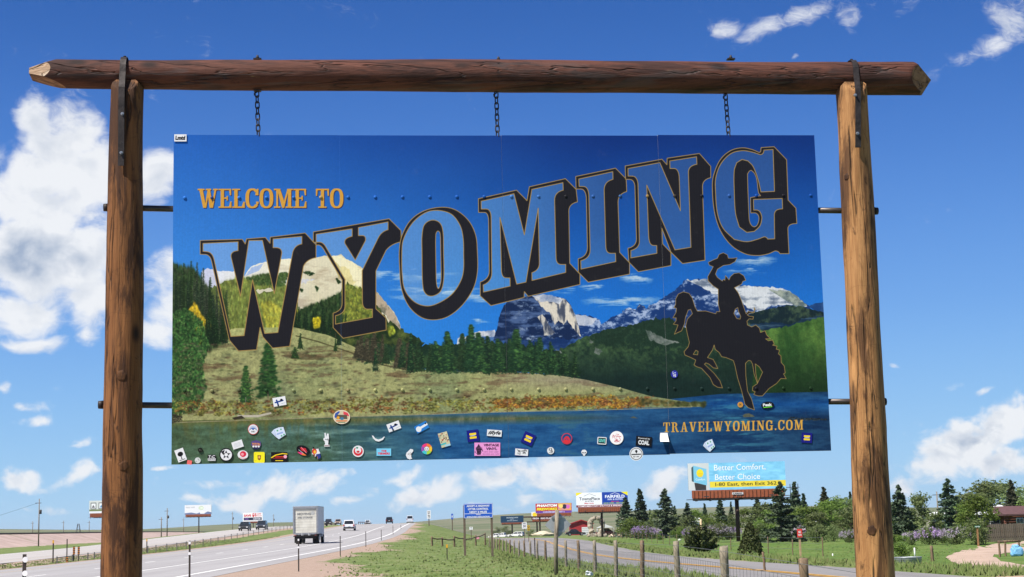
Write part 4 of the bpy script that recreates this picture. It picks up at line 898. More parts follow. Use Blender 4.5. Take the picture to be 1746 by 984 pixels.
# ------------------------------------------------------------------ raster text for flat print
def text_tris(body, bold=0.0, shear=0.0):
    c = bpy.data.curves.new('print_text', 'FONT'); c.body = body; c.offset = bold; c.shear = shear; c.resolution_u = 3
    o = bpy.data.objects.new('print_text', c); col.objects.link(o); dg = bpy.context.evaluated_depsgraph_get(); dg.update()
    me = o.evaluated_get(dg).to_mesh(); V = np.array([v.co[:2] for v in me.vertices]); Fs = [list(p.vertices) for p in me.polygons]
    o.evaluated_get(dg).to_mesh_clear(); bpy.data.objects.remove(o); bpy.data.curves.remove(c); return V, Fs
_tt = {}
def cv_text(cv, body, x, y, w, h, c, bold=.02, shear=0.0, f=None):
    "text fitted in the box x..x+w, y..y+h (pixels, y down); f maps box pixels to canvas pixels"
    key = (body, bold, shear)
    if key not in _tt: _tt[key] = text_tris(body, bold, shear)
    V, Fs = _tt[key]; lo, hi = V.min(0), V.max(0); Q = (V-lo)/(hi-lo); P = np.stack([x+Q[:, 0]*w, y+(1-Q[:, 1])*h], 1)
    if f: P = np.array([f(*p) for p in P])
    y0, y1 = max(0, int(P[:, 1].min())-1), min(cv.h, int(P[:, 1].max())+2); x0, x1 = max(0, int(P[:, 0].min())-1), min(cv.w, int(P[:, 0].max())+2)
    if y1 <= y0 or x1 <= x0: return
    mk = np.zeros((y1-y0, x1-x0), np.float32)
    for fc in Fs:
        r = cv.mask(P[fc])
        if r is None: continue
        a, b, m = r; sub = mk[a-y0:a-y0+m.shape[0], b-x0:b-x0+m.shape[1]]; m = m[:sub.shape[0], :sub.shape[1]]; sub += m
    cv.put(y0, x0, np.clip(mk, 0, 1), c)
def print_mat(name, img, rough=.5, spec=.12):
    m, nt, N, L, b = node_mat(name); t = N.new('ShaderNodeTexImage'); t.image = img; t.interpolation = 'Cubic' if False else 'Linear'; t.extension = 'EXTEND'
    uv = N.new('ShaderNodeUVMap'); uv.uv_map = 'print'; L.new(uv.outputs[0], t.inputs[0])
    w = NW(nt); d = w.noise(w.tex('Object'), 9, 5, .65)
    c = w.mix(w.rng(d, .6, .85, 0, .05), t.outputs[0], (.35, .33, .30)); c = w.mix(1.0, c, (PRINT_GAIN,)*3, 'MULTIPLY')
    L.new(c, b.inputs['Base Color']); b.inputs['Roughness'].default_value = rough; b.inputs['Specular IOR Level'].default_value = spec
    return m
PRINT_GAIN = 1.08
def set_uv(me, fn):
    "planar print coordinates from vertex positions"
    uv = me.uv_layers.new(name='print')
    for lp in me.loops: uv.data[lp.index].uv = fn(me.vertices[lp.vertex_index].co)

# ------------------------------------------------------------------ timber
def wood_mat(name, light, mid, dark, axis='Z', grey=0.0, st0=.46):
    m, nt, N, L, b = node_mat(name); w = NW(nt)
    s = {'Z': lambda a, k: (a, a, k), 'X': lambda a, k: (k, a, a)}[axis]
    grain = w.noise(w.tex('Object', s(60, 2.6)), 1.0, 6, .7, .3); st = w.noise(w.tex('Object', s(7.5, 1.15), (3.1, 1.7, .4)), 1.0, 7, .68, .5)
    st2 = w.noise(w.tex('Object', s(15, 5.5), (1, 5, 2)), 1.0, 6, .7, .8)
    c = w.mix(w.rng(grain, .3, .7), light, mid)
    c = w.mix(w.rng(st, st0, st0+.13, 0, .8), c, dark)
    c = w.mix(w.rng(st2, .58, .68, 0, .75), c, tuple(x*.8 for x in dark))
    c = w.mix(w.rng(w.noise(w.tex('Object', s(5, 1.1), (9, 2, 7)), 1, 3, .5, .5), .60, .70, 0, .55), c, tuple(min(1, x*1.45) for x in light))
    # knots
    vo = N.new('ShaderNodeTexVoronoi'); vo.inputs['Scale'].default_value = 1.0; vo.inputs['Randomness'].default_value = 1.0; L.new(w.tex('Object', s(4.2, 2.1), (.3, .2, .1)), vo.inputs['Vector'])
    c = w.mix(w.rng(vo.outputs['Distance'], .06, .22, .95, 0), c, tuple(x*.55 for x in dark))
    # long drying cracks and fine rings across
    ck = w.m('ABSOLUTE', w.m('SUBTRACT', w.noise(w.tex('Object', s(10, .5), (2, 8, 3)), 1, 3, .5, .3), .5))
    c = w.mix(w.rng(ck, .0, .007, .8, 0), c, (.012, .008, .006))
    rg = w.m('ABSOLUTE', w.m('SUBTRACT', w.noise(w.tex('Object', s(1.2, 5.5), (5, 1, 9)), 1, 2, .5, .2), .5))
    c = w.mix(w.rng(rg, .0, .004, .3, 0), c, tuple(x*.6 for x in dark))
    if grey:
        c = w.mix(w.rng(w.noise(w.tex('Object', s(9, .9), (7, 7, 1)), 1, 4, .6, .8), .55, .66, 0, grey), c, (.075, .068, .066))
        c = w.mix(w.rng(w.noise(w.tex('Object', s(16, 2.2), (1, 3, 5)), 1, 5, .7, .8), .67, .73, 0, .7), c, (.24, .15, .06))
    L.new(c, b.inputs['Base Color']); b.inputs['Roughness'].default_value = .72; b.inputs['Specular IOR Level'].default_value = .25
    h = w.m('ADD', w.m('MULTIPLY', grain, .6), w.rng(ck, 0, .02, 0, 1)); L.new(w.bump(h, .8, .02), b.inputs['Normal'])
    return m
LOG_L = wood_mat('brown_log', (.24, .102, .032), (.145, .057, .018), (.026, .011, .006), st0=.43)
LOG_R = wood_mat('tan_log', (.42, .215, .082), (.25, .112, .038), (.048, .020, .009), st0=.455)
LOG_B = wood_mat('red_brown_log', (.112, .040, .024), (.076, .027, .017), (.030, .013, .010), 'X', .4)
CUTW = wood_mat('pale_cut_wood', (.62, .52, .40), (.52, .40, .28), (.30, .18, .10), 'X')
CUTB = wood_mat('brown_cut_wood', (.36, .20, .10), (.24, .12, .055), (.10, .045, .02), 'X')
KNOT = wood_mat('dark_knot', (.150, .066, .023), (.085, .034, .012), (.026, .011, .006))
IRON = mat('dark_iron', (.040, .033, .031), .55, metal=.35, var=.5, scale=22, bump=.2)
STEEL = mat('zinc_steel', (.42, .42, .42), .4, metal=.8, var=.3, scale=30)
PIPE = mat('dark_pipe_steel', (.075, .062, .056), .42, metal=.55, var=.5, scale=14, stretch=(1, 6, 6))
def log_mesh(name, path, rads, seed, nseg=44, lump=.012):
    "a log along the given centre points"
    k = len(path); nz = fbm_grid(k, nseg, 5, 4, .55, seed, 1.0)-.5; nz[:, -6:] = nz[:, -6:]*np.linspace(1, 0, 6)+nz[:, :1]*np.linspace(0, 1, 6)
    P = [Vector(p) for p in path]; V = []; F_ = []
    for i, p in enumerate(P):
        t = (P[min(i+1, k-1)]-P[max(0, i-1)]).normalized(); a = t.cross(Vector((0, 1, 0)) if abs(t.y) < .9 else Vector((1, 0, 0))).normalized(); b = t.cross(a)
        for j in range(nseg):
            an = 2*math.pi*j/nseg; r = rads[i]+lump*2*float(nz[i, j]); V.append(p+(a*math.cos(an)+b*math.sin(an))*r)
    for i in range(k-1):
        for j in range(nseg): F_.append((i*nseg+j, (i+1)*nseg+j, (i+1)*nseg+(j+1) % nseg, i*nseg+(j+1) % nseg))
    mb = MB(); mb.add(V, F_, 0, True); mb.add([V[j] for j in range(nseg)], [tuple(range(nseg))]); mb.add([V[(k-1)*nseg+j] for j in range(nseg)], [tuple(range(nseg))])
    me = mb.mesh(name); bm = bmesh.new(); bm.from_mesh(me); bmesh.ops.remove_doubles(bm, verts=bm.verts[:], dist=1e-5); bm.to_mesh(me); bm.free(); return me
def slice_mesh(me, cuts):
    "plane cuts (point, outward normal, material index for the cut face)"
    bm = bmesh.new(); bm.from_mesh(me)
    for p, n, mi in cuts:
        g = bmesh.ops.bisect_plane(bm, geom=bm.verts[:]+bm.edges[:]+bm.faces[:], plane_co=p, plane_no=n, clear_outer=True)
        ed = [e for e in g['geom_cut'] if isinstance(e, bmesh.types.BMEdge)]
        r = bmesh.ops.contextual_create(bm, geom=ed)
        for f in r['faces']: f.material_index = mi; f.smooth = False
    bmesh.ops.recalc_face_normals(bm, faces=bm.faces[:]); bm.to_mesh(me); bm.free(); me.update()
def build_sign():
    frame = empty('timber_frame', bpt(0, -BC.z, 0), label='rustic log frame of two posts and a pointed crossbeam holding the welcome sign', cat='sign frame')
    O = frame.location
    def L_(u, z, off): return bpt(u, z, off)-O
    # posts: centre line from photo positions
    PO = .02
    for (a, b), (ra, rb), mt, nm, lb, sd in (
            (((216.5, 140), (206.5, 984)), (.118, .145), LOG_L, 'log_post', 'darker brown log post on the left', 4),
            (((1451.5, 143), (1493, 984)), (.119, .141), LOG_R, 'log_post', 'paler tan log post with dark streaks on the right', 8)):
        u0, z0 = on_board(*a, PO); u1, z1 = on_board(*b, PO)
        zb = -BC.z-.5; n = 70; pts = []; rr = []
        for i in range(n+1):
            t = i/n; z = z0+(zb-z0)*t; s = (z-z0)/(z1-z0); pts.append(L_(u0+(u1-u0)*s, z, PO)); rr.append(ra+(rb-ra)*min(1.2, s))
        me = log_mesh(nm, pts, rr, sd)
        # bevelled front lip of the saddle
        top = pts[0]; slice_mesh(me, [(top+BN*.085+Vector((0, 0, 0)), (BN*1.0+Vector((0, 0, 1.0))).normalized(), 0)] if False else [(top+BN*ra*.55, (BN+Vector((0, 0, .55))).normalized(), 0), (top+BX*ra*.6, (BX+Vector((0, 0, 1))).normalized(), 0), (top-BX*ra*.6, (-BX+Vector((0, 0, 1))).normalized(), 0)])
        po = link(nm, me, mt, frame, label=lb)
        for (kx, ky, kr) in (((208, 641, .036), (212, 795, .034), (181, 858, .026)) if sd == 4 else ((1446, 300, .024), (1486, 905, .034))):
            t = (ky-a[1])/(b[1]-a[1]); uc, zc_ = u0+(u1-u0)*t, z0+(z1-z0)*t; rr_ = ra+(rb-ra)*t; uk, zk = on_board(kx, ky, PO+rr_*.9); du = max(-.9*rr_, min(.9*rr_, uk-uc)); dep = math.sqrt(max(0, rr_*rr_-du*du)); nr = (BX*du+BN*dep).normalized()
            ctr = L_(uc, zk, PO)+nr*(rr_+.002); rq = nr.to_track_quat('Z', 'Y').to_matrix(); mb = MB(); n_ = 18
            for ring_, (q, hgt) in enumerate(((1.0, -.005), (.75, .0025), (.45, .001), (.2, .0025))): mb.v += [tuple(ctr+rq @ Vector((kr*q*math.cos(6.283*j/n_)*(1+.12*math.sin(j*2.1+ky)), kr*q*1.25*math.sin(6.283*j/n_)*(1+.1*math.cos(j*1.7)), hgt))) for j in range(n_)]
            for w_ in range(3): mb.f += [(w_*n_+j, w_*n_+(j+1) % n_, (w_+1)*n_+(j+1) % n_, (w_+1)*n_+j) for j in range(n_)]
            mb.f.append(tuple(3*n_+j for j in range(n_))); mb.m = [0]*len(mb.f); mb.smooth = [True]*len(mb.f); mb.build('knot', KNOT, po)
    # beam
    uL, zL = on_board(60, 124); uR, zR = on_board(1592, 134)
    n = 120; pts = []; rr = []
    for i in range(n+1):
        px = 48+(1595-48)*i/n; top = 99.5+(px-105)*.0035+1.2*math.sin(px*.006); bot = 149.5+(px-118)*.0072
        if px < 240: bot -= (240-px)*.012
        u, z = on_board(px, (top+bot)/2); u, zt = on_board(px, top); u, zb = on_board(px, bot); pts.append(L_(u, (zt+zb)/2, -.03)); rr.append((zt-zb)/2)
    me = log_mesh('log_beam', pts, rr, 15, 48, .006)
    def bp(px, py, off=0): return L_(*on_board(px, py), off-.03)
    cuts = []
    def cut(p, q, mi, yaw=0.0, out=1):
        a = bp(*p); b = bp(*q); d = (b-a).normalized(); nrm = d.cross(BN).normalized()
        if nrm.dot(BX) * out < 0: nrm = -nrm
        nrm = (nrm+BN*yaw).normalized(); cuts.append((a, nrm, mi))
    cut((50, 114), (104, 97), 1, .25, -1); cut((50, 127), (120, 151), 3, .1, -1); cuts.append((bp(50, 120), -BX, 1)); cuts.append((bp(91, 124, .112), (-BX*.36+BN*.9+Vector((0, 0, .10))).normalized(), 1))
    cut((1556, 103), (1591, 136), 2, .25, 1); cut((1591, 133), (1571, 160), 2, .35, 1); cuts.append((bp(1553, 135, .112), (BX*.5+BN*.8-Vector((0, 0, .1))).normalized(), 2)); cuts.append((bp(1570, 135, -.08), (BX*.7-BN*.9).normalized(), 2))
    slice_mesh(me, cuts)
    link('log_beam', me, [LOG_B, CUTW, CUTB, CUTB], frame)
    # iron straps
    for (pt, pb, bolts, lb) in (((212.5, 100), (206.5, 283), ((208.5, 194), (207, 261)), None), ((((1452.5, 105), (1462.5, 252), ((1458.5, 162), (1461.5, 228)), None)))):
        u0, z0 = on_board(*pt, .0); u1, z1 = on_board(*pb, .16); zc = z0-.113
        prof = [(-.155, z0-.12), (-.12, z0-.04), (-.07, z0+.004), (-.02, z0+.012), (.03, z0+.002), (.07, z0-.028), (.095, z0-.075), (.105, z0-.13), (.128, z0-.20), (.150, z0-.26), (.158, z0-.34), (.162, z0-.5), (.165, z1)]
        mb = MB(); hw = .022; th = .007; vs = []; fs = []
        for o_, z in prof:
            s = (z-z0)/(z1-z0); u = u0+(u1-u0)*max(0, s)
            for du, dn in ((-hw, 0), (hw, 0), (hw, th), (-hw, th)): vs.append(L_(u+du, z, o_+dn))
        for i in range(len(prof)-1):
            for j in range(4): fs.append((i*4+j, i*4+(j+1) % 4, i*4+4+(j+1) % 4, i*4+4+j))
        e = len(vs)-4; fs += [(3, 2, 1, 0), (e, e+1, e+2, e+3)]; mb.add(vs, fs)
        s_ = mb.build('iron_strap', IRON, frame)
        for bx, by in bolts:
            u, z = on_board(bx, by, .17); o_ = .155 if (z0-z) < .5 else .168
            mb = MB(); mb.cyl(L_(u, z, o_), L_(u, z, o_+.016), .013, .013, 6, smooth=False); mb.cyl(L_(u, z, o_+.012), L_(u, z, o_+.028), .008, .007, 8); mb.build('bolt', STEEL, s_)
        mb = MB(); mb.cyl(L_(u0, z0+.01, -.01), L_(u0, z0+.022, -.01), .012, .012, 6, smooth=False); mb.build('bolt', IRON, s_)
    # hanger bolts through the beam
    for px, py in ((439, 99), (850, 101.5), (1246, 99)):
        u, z = on_board(px, py+3, -.03); mb = MB(); mb.box(L_(u, z+.004, -.03), (.06, .05, .008), BYAW); mb.cyl(L_(u, z, -.03), L_(u, z+.035, -.03), .009, .009, 8); mb.cyl(L_(u, z+.008, -.03), L_(u, z+.02, -.03), .015, .015, 6, smooth=False); mb.build('hanger_bolt', IRON, frame); mb = MB()
        u2, z2 = on_board(px, 154, -.03); mb.box(L_(u2, z2-.004, -.03), (.055, .05, .008), BYAW); mb.build('hanger_plate', IRON, frame)
    # ---- the board
    board = empty('welcome_board', bpt(0, -BH/2), label='large blue landscape sign board with block lettering hanging from chains between the posts', cat='welcome sign')
    OB = board.location
    cv = paint_mural(); img = cv.image('landscape_print'); PM = print_mat('printed_sheet', img)
    EDGE = mat('white_sheet_edge', (.55, .56, .58), .6, var=.2, scale=20)
    seams = [-BW/2]+[on_board(px, py)[0] for px, py in ((581, 500), (861, 500), (1131.5, 500))]+[BW/2]
    for i in range(4):
        a, b = seams[i]+((0, .0002, .0006, .0006)[i]), seams[i+1]-((.0002, .0006, .0006, 0)[i]); dz = .006 if i == 3 else (0.0, -.001, .001)[i]
        nx, nz_ = 10, 12; th = .016; mb = MB(); vs = []; fs = []
        for q in range(nz_+1):
            for p in range(nx+1):
                x = a+(b-a)*p/nx; z = -BH/2+BH*q/nz_+dz
                bow = .0016*math.sin(p/nx*math.pi)*math.sin(q*1.3+i)+.0005*i
                vs.append(bpt(x, z, bow)-OB)
        for q in range(nz_):
            for p in range(nx): k = q*(nx+1)+p; fs.append((k, k+1, k+nx+2, k+nx+1))
        mb.add(vs, fs, 0, True)
        back = [bpt(x, z+dz, -th)-OB for x, z in ((a, -BH/2), (b, -BH/2), (b, BH/2), (a, BH/2))]; mb.add(back, [(3, 2, 1, 0)], 1)
        rim = [vs[p] for p in range(nx+1)]+[vs[q*(nx+1)+nx] for q in range(1, nz_+1)]+[vs[nz_*(nx+1)+p] for p in range(nx-1, -1, -1)]+[vs[q*(nx+1)] for q in range(nz_-1, 0, -1)]
        m2 = len(rim); rb = [v-BN*(th-.001) for v in rim]; mb.add(rim+rb, [(j, m2+j, m2+(j+1) % m2, (j+1) % m2) for j in range(m2)], 1)
        me = mb.mesh('sign_panel')
        def f(co):
            p = co+OB-BC; return ((p.dot(BX)+BW/2)/BW, (p.z+BH/2)/BH)
        set_uv(me, f); link('sign_panel', me, [PM, EDGE], board)
    # rivets
    rm = MB()
    for q in range(4): pass
    bm = bmesh.new(); bmesh.ops.create_uvsphere(bm, u_segments=10, v_segments=6, radius=.0125)
    for v in bm.verts: v.co.z *= .35
    rme = bpy.data.meshes.new('rivet'); bm.to_mesh(rme); bm.free()
    rme.polygons.foreach_set('use_smooth', [True]*len(rme.polygons))
    set_uv(rme, lambda co: (0, 0)); rme.materials.append(PM)
    rot = Matrix((BX, Vector((0, 0, 1)), -BN)).transposed() if False else BN.to_track_quat('Z', 'Y').to_matrix()
    first = True
    for row, (ya, yb) in enumerate(((337.5, 333.5), (666.5, 662))):
        for k in range(24):
            px = 315+46.4*k; py = ya+(yb-ya)*k/23
            if px > 1385: continue
            u, z = on_board(px, py); o = bpy.data.objects.new('rivet', rme.copy()); o.data.name = 'rivet'; col.objects.link(o); o.parent = board
            uv = o.data.uv_layers[0]; uu = ((u+BW/2)/BW, (z+BH/2)/BH)
            for d in uv.data: d.uv = uu
            o.matrix_local = Matrix.Translation(bpt(u, z, .003)-OB) @ rot.to_4x4()
    # rods through the posts
    for (pa, pb, cap) in (((296, 355), (176, 353), -1), ((293, 691), (167, 690), -1), ((1392, 357), (1498, 359), 1), ((1412, 684), (1512, 684.5), 1)):
        u0, z0 = on_board(*pa); u1, z1 = on_board(*pb); s = 1 if u1 > u0 else -1
        mb = MB(); mb.cyl(bpt(u0-s*.06, z0, -.035)-OB, bpt(u1-s*.01, z1, -.02)-OB, .0225, .0225, 14)
        o = mb.build('side_rod', PIPE, board)
        mb = MB(); mb.cyl(bpt(u1-s*.035, z1, -.02)-OB, bpt(u1, z1, -.02)-OB, .031, .028, 12); mb.build('rod_cap', IRON, o)
    # stickers on the print
    build_stickers(board, OB)
    # ---- chains
    for (p0, p1, lb) in (((438, 155), (440.5, 231), 'short dark chain holding the left end of the sign board'), ((846, 157), (848.5, 232), 'short dark chain holding the middle of the sign board by the panel seam'), ((1237, 161), (1242.5, 233), 'short dark slanting chain holding the right end of the sign board')):
        u0, z0 = on_board(*p0, -.03); u1, z1 = on_board(*p1, -.012); A_ = bpt(u0, z0, -.03); B_ = bpt(u1, z1-.01, -.012)
        ch = empty('hanging_chain', A_, label=lb, cat='chain', group='chains between beam and board')
        n = 8; d = (B_-A_); L = d.length/n; ax = d.normalized()
        for k in range(n):
            c = d*((k+.5)/n); side = (BX if k % 2 == 0 else BN); 
            if k % 2: side = (BN*.8+BX*.6).normalized()
            pts = []; hl = L*.5+.006; w_ = .0135
            for t in range(16):
                an = 2*math.pi*t/16; pts.append(c+ax*((hl-w_)*(1 if math.sin(an) > 0 else -1)*(1 if abs(math.sin(an)) > .05 else 0)+w_*math.sin(an))+side*w_*math.cos(an))
            mb = MB(); mb.tube(pts, .0047, 7, close=True); mb.build('chain_link', IRON, ch)
        mb = MB(); mb.tube([Vector((0, 0, .02)), Vector((0, 0, -.01)), Vector((-.018, -.004, -.02)), Vector((-.016, -.006, -.036))], .006, 7); mb.build('chain_hook', IRON, ch)
# ------------------------------------------------------------------ stickers
W8, K8 = C8(224,224,226), C8(24,24,28)
def build_stickers(board, OB):
    CS = 128; NC = 8; cv = Canvas(CS*NC, CS*6, lambda x, y: (x, y)); cv.a[:] = .5
    S = []   # (px, py, w, h, rot, outline, art, label)
    def circ(n=28): return [(.5+.5*math.cos(2*math.pi*i/n), .5+.5*math.sin(2*math.pi*i/n)) for i in range(n)]
    RECT = [(0,0),(1,0),(1,1),(0,1)]
    RR = [(.08,0),(.92,0),(1,.08),(1,.92),(.92,1),(.08,1),(0,.92),(0,.08)]
    class Art:
        def __init__(s, i): s.x = (i % NC)*CS; s.y = (i//NC)*CS
        def f(s, x, y): return (s.x+x*CS, s.y+y*CS)
        def bg(s, c): cv.a[s.y:s.y+CS, s.x:s.x+CS] = c
        def poly(s, p, c): cv.poly([s.f(*q) for q in p], c)
        def ell(s, cx, cy, rx, ry, c): cv.ell(*s.f(cx, cy), rx*CS, ry*CS, c)
        def line(s, p, c, w): cv.stroke([s.f(*q) for q in p], c, w*CS, False)
        def text(s, t, x, y, w, h, c, bold=.02, shear=0): cv_text(cv, t, s.x+x*CS, s.y+y*CS, w*CS, h*CS, c, bold, shear)
        def scrib(s, c, seed, n=9, x0=.15, x1=.85, y0=.2, y1=.8):
            g = np.random.default_rng(seed)
            for _ in range(n): p = g.random((4, 2))*[.3, .22]+[x0+g.random()*(x1-x0-.3), y0+g.random()*max(.01, (y1-y0-.22))]; s.line([tuple(q) for q in p], c, .028)
    def add(*a): S.append(a)
    B8 = C8(28,62,130); RD = C8(196,40,48); NV = C8(28,30,120); YL = C8(244,206,40)
    def a_tree(a): a.bg(W8); a.ell(.5,.42,.3,.18,K8); a.poly([(.42,.5),(.58,.5),(.52,.75),(.62,.8),(.4,.8),(.46,.7)],K8); a.line([(.2,.88),(.8,.88)],K8,.05)
    add(308,776,15.5,21.5,20,RECT,a_tree,'white card sticker with a black tree')
    add(323,788.5,8,7,-8,RECT,lambda a:(a.bg(C8(232,110,106)),a.scrib(C8(200,70,70),1,4)),'small coral red square sticker')
    add(341.5,767.5,8.5,8.5,0,circ(),lambda a:(a.bg(C8(30,32,26)),a.scrib(C8(110,110,96),2,4)),'tiny black round sticker')
    add(337,785,10,10,0,circ(),lambda a:(a.bg(C8(206,210,208)),a.scrib(C8(90,96,100),3,8,.1,.9,.1,.9)),'small grey round scribbled sticker')
    def a_tc(a): a.bg(W8); a.poly([(0,0),(1,0),(1,.62),(0,.62)],K8); a.text('T-C',.12,.1,.76,.45,W8,.03,.2); a.text('SERVICE',.08,.7,.84,.22,C8(60,60,66))
    add(361,780.5,15,10.5,0,[(.1,0),(.9,0),(1,.3),(.92,1),(.08,1),(0,.3)],a_tc,'small black and white logo sticker')
    def a_star(a):
        a.bg(K8); a.ell(.5,.5,.42,.42,W8); st=[(.5+(.34 if i%2==0 else .15)*math.sin(i*math.pi/5),.5-(.34 if i%2==0 else .15)*math.cos(i*math.pi/5)) for i in range(10)]
        a.poly(st,K8); a.ell(.5,.5,.13,.13,W8); a.poly([(.1,.3),(.4,.12),(.36,.3),(.3,.45)],K8)
    add(385.5,775.5,23,23,0,circ(),a_star,'round black and white star sticker')
    add(405,758,18.5,12.5,18,RECT,lambda a:(a.bg(W8),[a.line([(.18,y),(.82,y)],C8(176,180,186),.05) for y in (.3,.45,.6,.74)]),'plain white tilted rectangle sticker')
    add(414,775.5,18,15,-4,circ(),lambda a:(a.bg(W8),a.ell(.52,.42,.3,.34,C8(206,44,70)),a.ell(.46,.45,.14,.16,C8(236,150,160)),a.line([(.2,.88),(.8,.88)],RD,.05)),'white oval sticker with a red disc')
    def a_teton(a): a.bg(C8(84,72,128)); a.poly([(0,.62),(1,.62),(1,1),(0,1)],C8(38,40,74)); a.text('TETON',.1,.3,.8,.3,C8(232,150,60)); [a.ell(x,.68,.11,.1,W8) for x in (.24,.5,.76)]
    add(436.5,758.5,17,16,0,[(.05,.15),(.5,0),(.95,.15),(1,.5),(.85,.9),(.5,1),(.15,.9),(0,.5)],a_teton,'purple shield sticker with orange letters')
    def a_fan(a): a.bg(C8(190,70,70)); a.ell(.5,.5,.45,.45,W8); [a.line([(.5,.52),(.5+.36*math.cos(t),.52-.36*math.sin(t))],C8(70,110,180),.035) for t in np.linspace(.3,2.84,9)]; a.poly([(.1,.62),(.35,.42),(.5,.55),(.65,.42),(.9,.62),(.8,.85),(.2,.85)],W8); a.line([(.12,.6),(.35,.42),(.5,.56),(.65,.42),(.88,.6)],B8,.05); a.text('181',.32,.64,.36,.16,K8)
    add(431.5,732,18,18,0,circ(),a_fan,'round white sticker with blue rays and mountains')
    def a_yel(a): a.bg(C8(238,226,40)); a.poly([(.34,.3),(.66,.3),(.64,.65),(.5,.78),(.36,.65)],C8(130,84,40)); a.ell(.5,.48,.09,.12,C8(230,180,90)); [a.line([(.1,y),(.2,y)],C8(206,190,30),.05) for y in (.2,.8)]
    add(442,780,18.5,18.5,0,RR,a_yel,'bright yellow square sticker with a brown badge')
    def a_rac(a): a.bg(K8); a.line([(.05,.55),(.3,.3),(.7,.15),(.95,.2)],YL,.09); a.line([(.3,.48),(.9,.46)],C8(220,60,40),.1); a.line([(.15,.62),(.9,.62)],C8(150,40,60),.06); a.ell(.86,.45,.1,.16,C8(240,170,190)); a.line([(.3,.84),(.7,.84)],YL,.07)
    add(476,779.5,28,17,0,RECT,a_rac,'black rectangle sticker with yellow and red stripes')
    FAN = [(.0,.45),(.18,.2),(.5,.04),(.82,.0),(1,.62),(.52,1),(.3,.8)]
    def a_card(a): a.bg(C8(206,216,234)); [a.ell(x,y,.06,.07,C8(96,168,130)) for x,y in ((.42,.3),(.66,.2),(.7,.72),(.86,.62))]; a.line([(.42,.58),(.75,.45)],C8(150,170,214),.12); a.line([(.2,.25),(.34,.8)],C8(160,176,210),.03); a.line([(.1,.4),(.28,.7)],C8(160,176,210),.03)
    add(475,738.5,25,21,0,FAN,a_card,'fan of pale playing cards sticker, left one')
    def a_blue(a): a.bg(W8); a.line([(.2,.55),(.75,.45)],B8,.16); a.line([(.3,.3),(.36,.85)],B8,.12); a.ell(.66,.36,.1,.12,K8); a.line([(.6,.8),(.9,.74)],C8(160,170,190),.05); a.ell(.36,.9,.07,.08,K8)
    add(476.5,684.5,22,15,10,RECT,a_blue,'white sticker with a blue figure above the shore')
    def a_trk(a): a.bg(C8(226,210,184)); a.ell(.5,.5,.44,.44,C8(206,190,160)); a.poly([(.08,.5),(.12,.25),(.3,.1),(.42,.12),(.3,.3),(.16,.6)],C8(52,84,160)); a.poly([(.6,.1),(.85,.2),(.95,.45),(.8,.42),(.6,.3)],C8(214,70,84)); a.poly([(.2,.35),(.8,.35),(.84,.65),(.2,.66)],C8(96,84,70)); a.ell(.3,.55,.08,.1,C8(230,160,50)); a.ell(.52,.62,.12,.1,C8(70,120,150)); a.line([(.2,.78),(.8,.78)],C8(206,110,50),.08); a.line([(.3,.88),(.7,.88)],C8(70,110,70),.05)
    add(582.5,711,29,24,0,circ(),a_trk,'oval travel sticker on the shore line with red and blue rim')
    HAND = [(.2,.98),(.2,.86),(.32,.82),(.26,.62),(.1,.5),(.12,.38),(.28,.34),(.22,.02),(.38,.0),(.44,.28),(.54,.06),(.74,.06),(.78,.4),(.72,.6),(.66,.82),(.86,.88),(.86,.98)]
    add(557,750,14,24,0,HAND,lambda a:(a.bg(W8),a.line([(.3,.45),(.5,.5),(.66,.42)],C8(120,124,128),.05),a.poly([(.6,.5),(.72,.42),(.7,.62)],K8),a.line([(.25,.92),(.82,.92)],C8(120,60,60),.05)),'white hand making a peace sign sticker')
    add(517,768,24.5,16,-22,circ(),lambda a:(a.bg(K8),a.poly([(.2,.35),(.6,.2),(.8,.5),(.4,.6)],C8(190,44,56)),a.line([(.3,.28),(.75,.62)],C8(236,130,140),.06),a.line([(.2,.62),(.6,.8)],C8(190,190,196),.05)),'tilted black oval sticker with a red emblem')
    DUO = [(.1,.2),(.18,.02),(.3,.1),(.36,.25),(.5,.22),(.58,.1),(.74,.12),(.78,.3),(.92,.5),(1,.85),(.84,.95),(.66,1),(.58,.8),(.5,.7),(.36,.86),(.24,.72),(.06,.6)]
    def a_duo(a): a.bg(W8); a.poly([(0,.0),(1,0),(1,.18),(0,.2)],K8); a.ell(.32,.4,.26,.22,C8(206,60,50)); a.ell(.36,.44,.14,.13,C8(236,180,60)); a.poly([(.5,.62),(1,.55),(1,1),(.5,1)],C8(52,62,130)); a.poly([(0,.62),(.4,.62),(.36,.9),(.1,.9)],C8(130,84,70)); a.poly([(.56,.8),(.7,.8),(.68,1),(.56,1)],C8(150,100,80))
    add(539,772,16,22,0,DUO,a_duo,'cut-out sticker of two figures in red, white and blue')
    def a_cre(a): a.bg(W8); a.ell(.5,.5,.40,.40,C8(206,52,60)); a.ell(.5,.42,.27,.27,W8); a.ell(.5,.54,.14,.1,C8(190,56,60)); a.poly([(.2,.05),(.8,.05),(.66,.34),(.34,.34)],W8); a.ell(.42,.2,.1,.08,C8(70,140,110))
    add(610.5,769.5,19.5,19.5,0,circ(),a_cre,'round white sticker with a red crescent ring')
    add(654.5,771,25,12.5,0,RECT,lambda a:(a.bg(C8(120,200,232)),a.text('THE',.32,.2,.36,.28,C8(206,50,70),.05),a.text('TERMERS',.1,.54,.8,.3,C8(206,50,70),.05)),'light blue sticker with red block letters')
    CRE = [(0,.05),(.12,.1),(.26,.5),(.5,.68),(.78,.5),(.96,.2),(1,.3),(.86,.72),(.55,1),(.3,.9),(.1,.5)]
    add(645,747.5,22,11,0,CRE,lambda a:a.bg(W8),'white crescent sliver of a torn sticker')
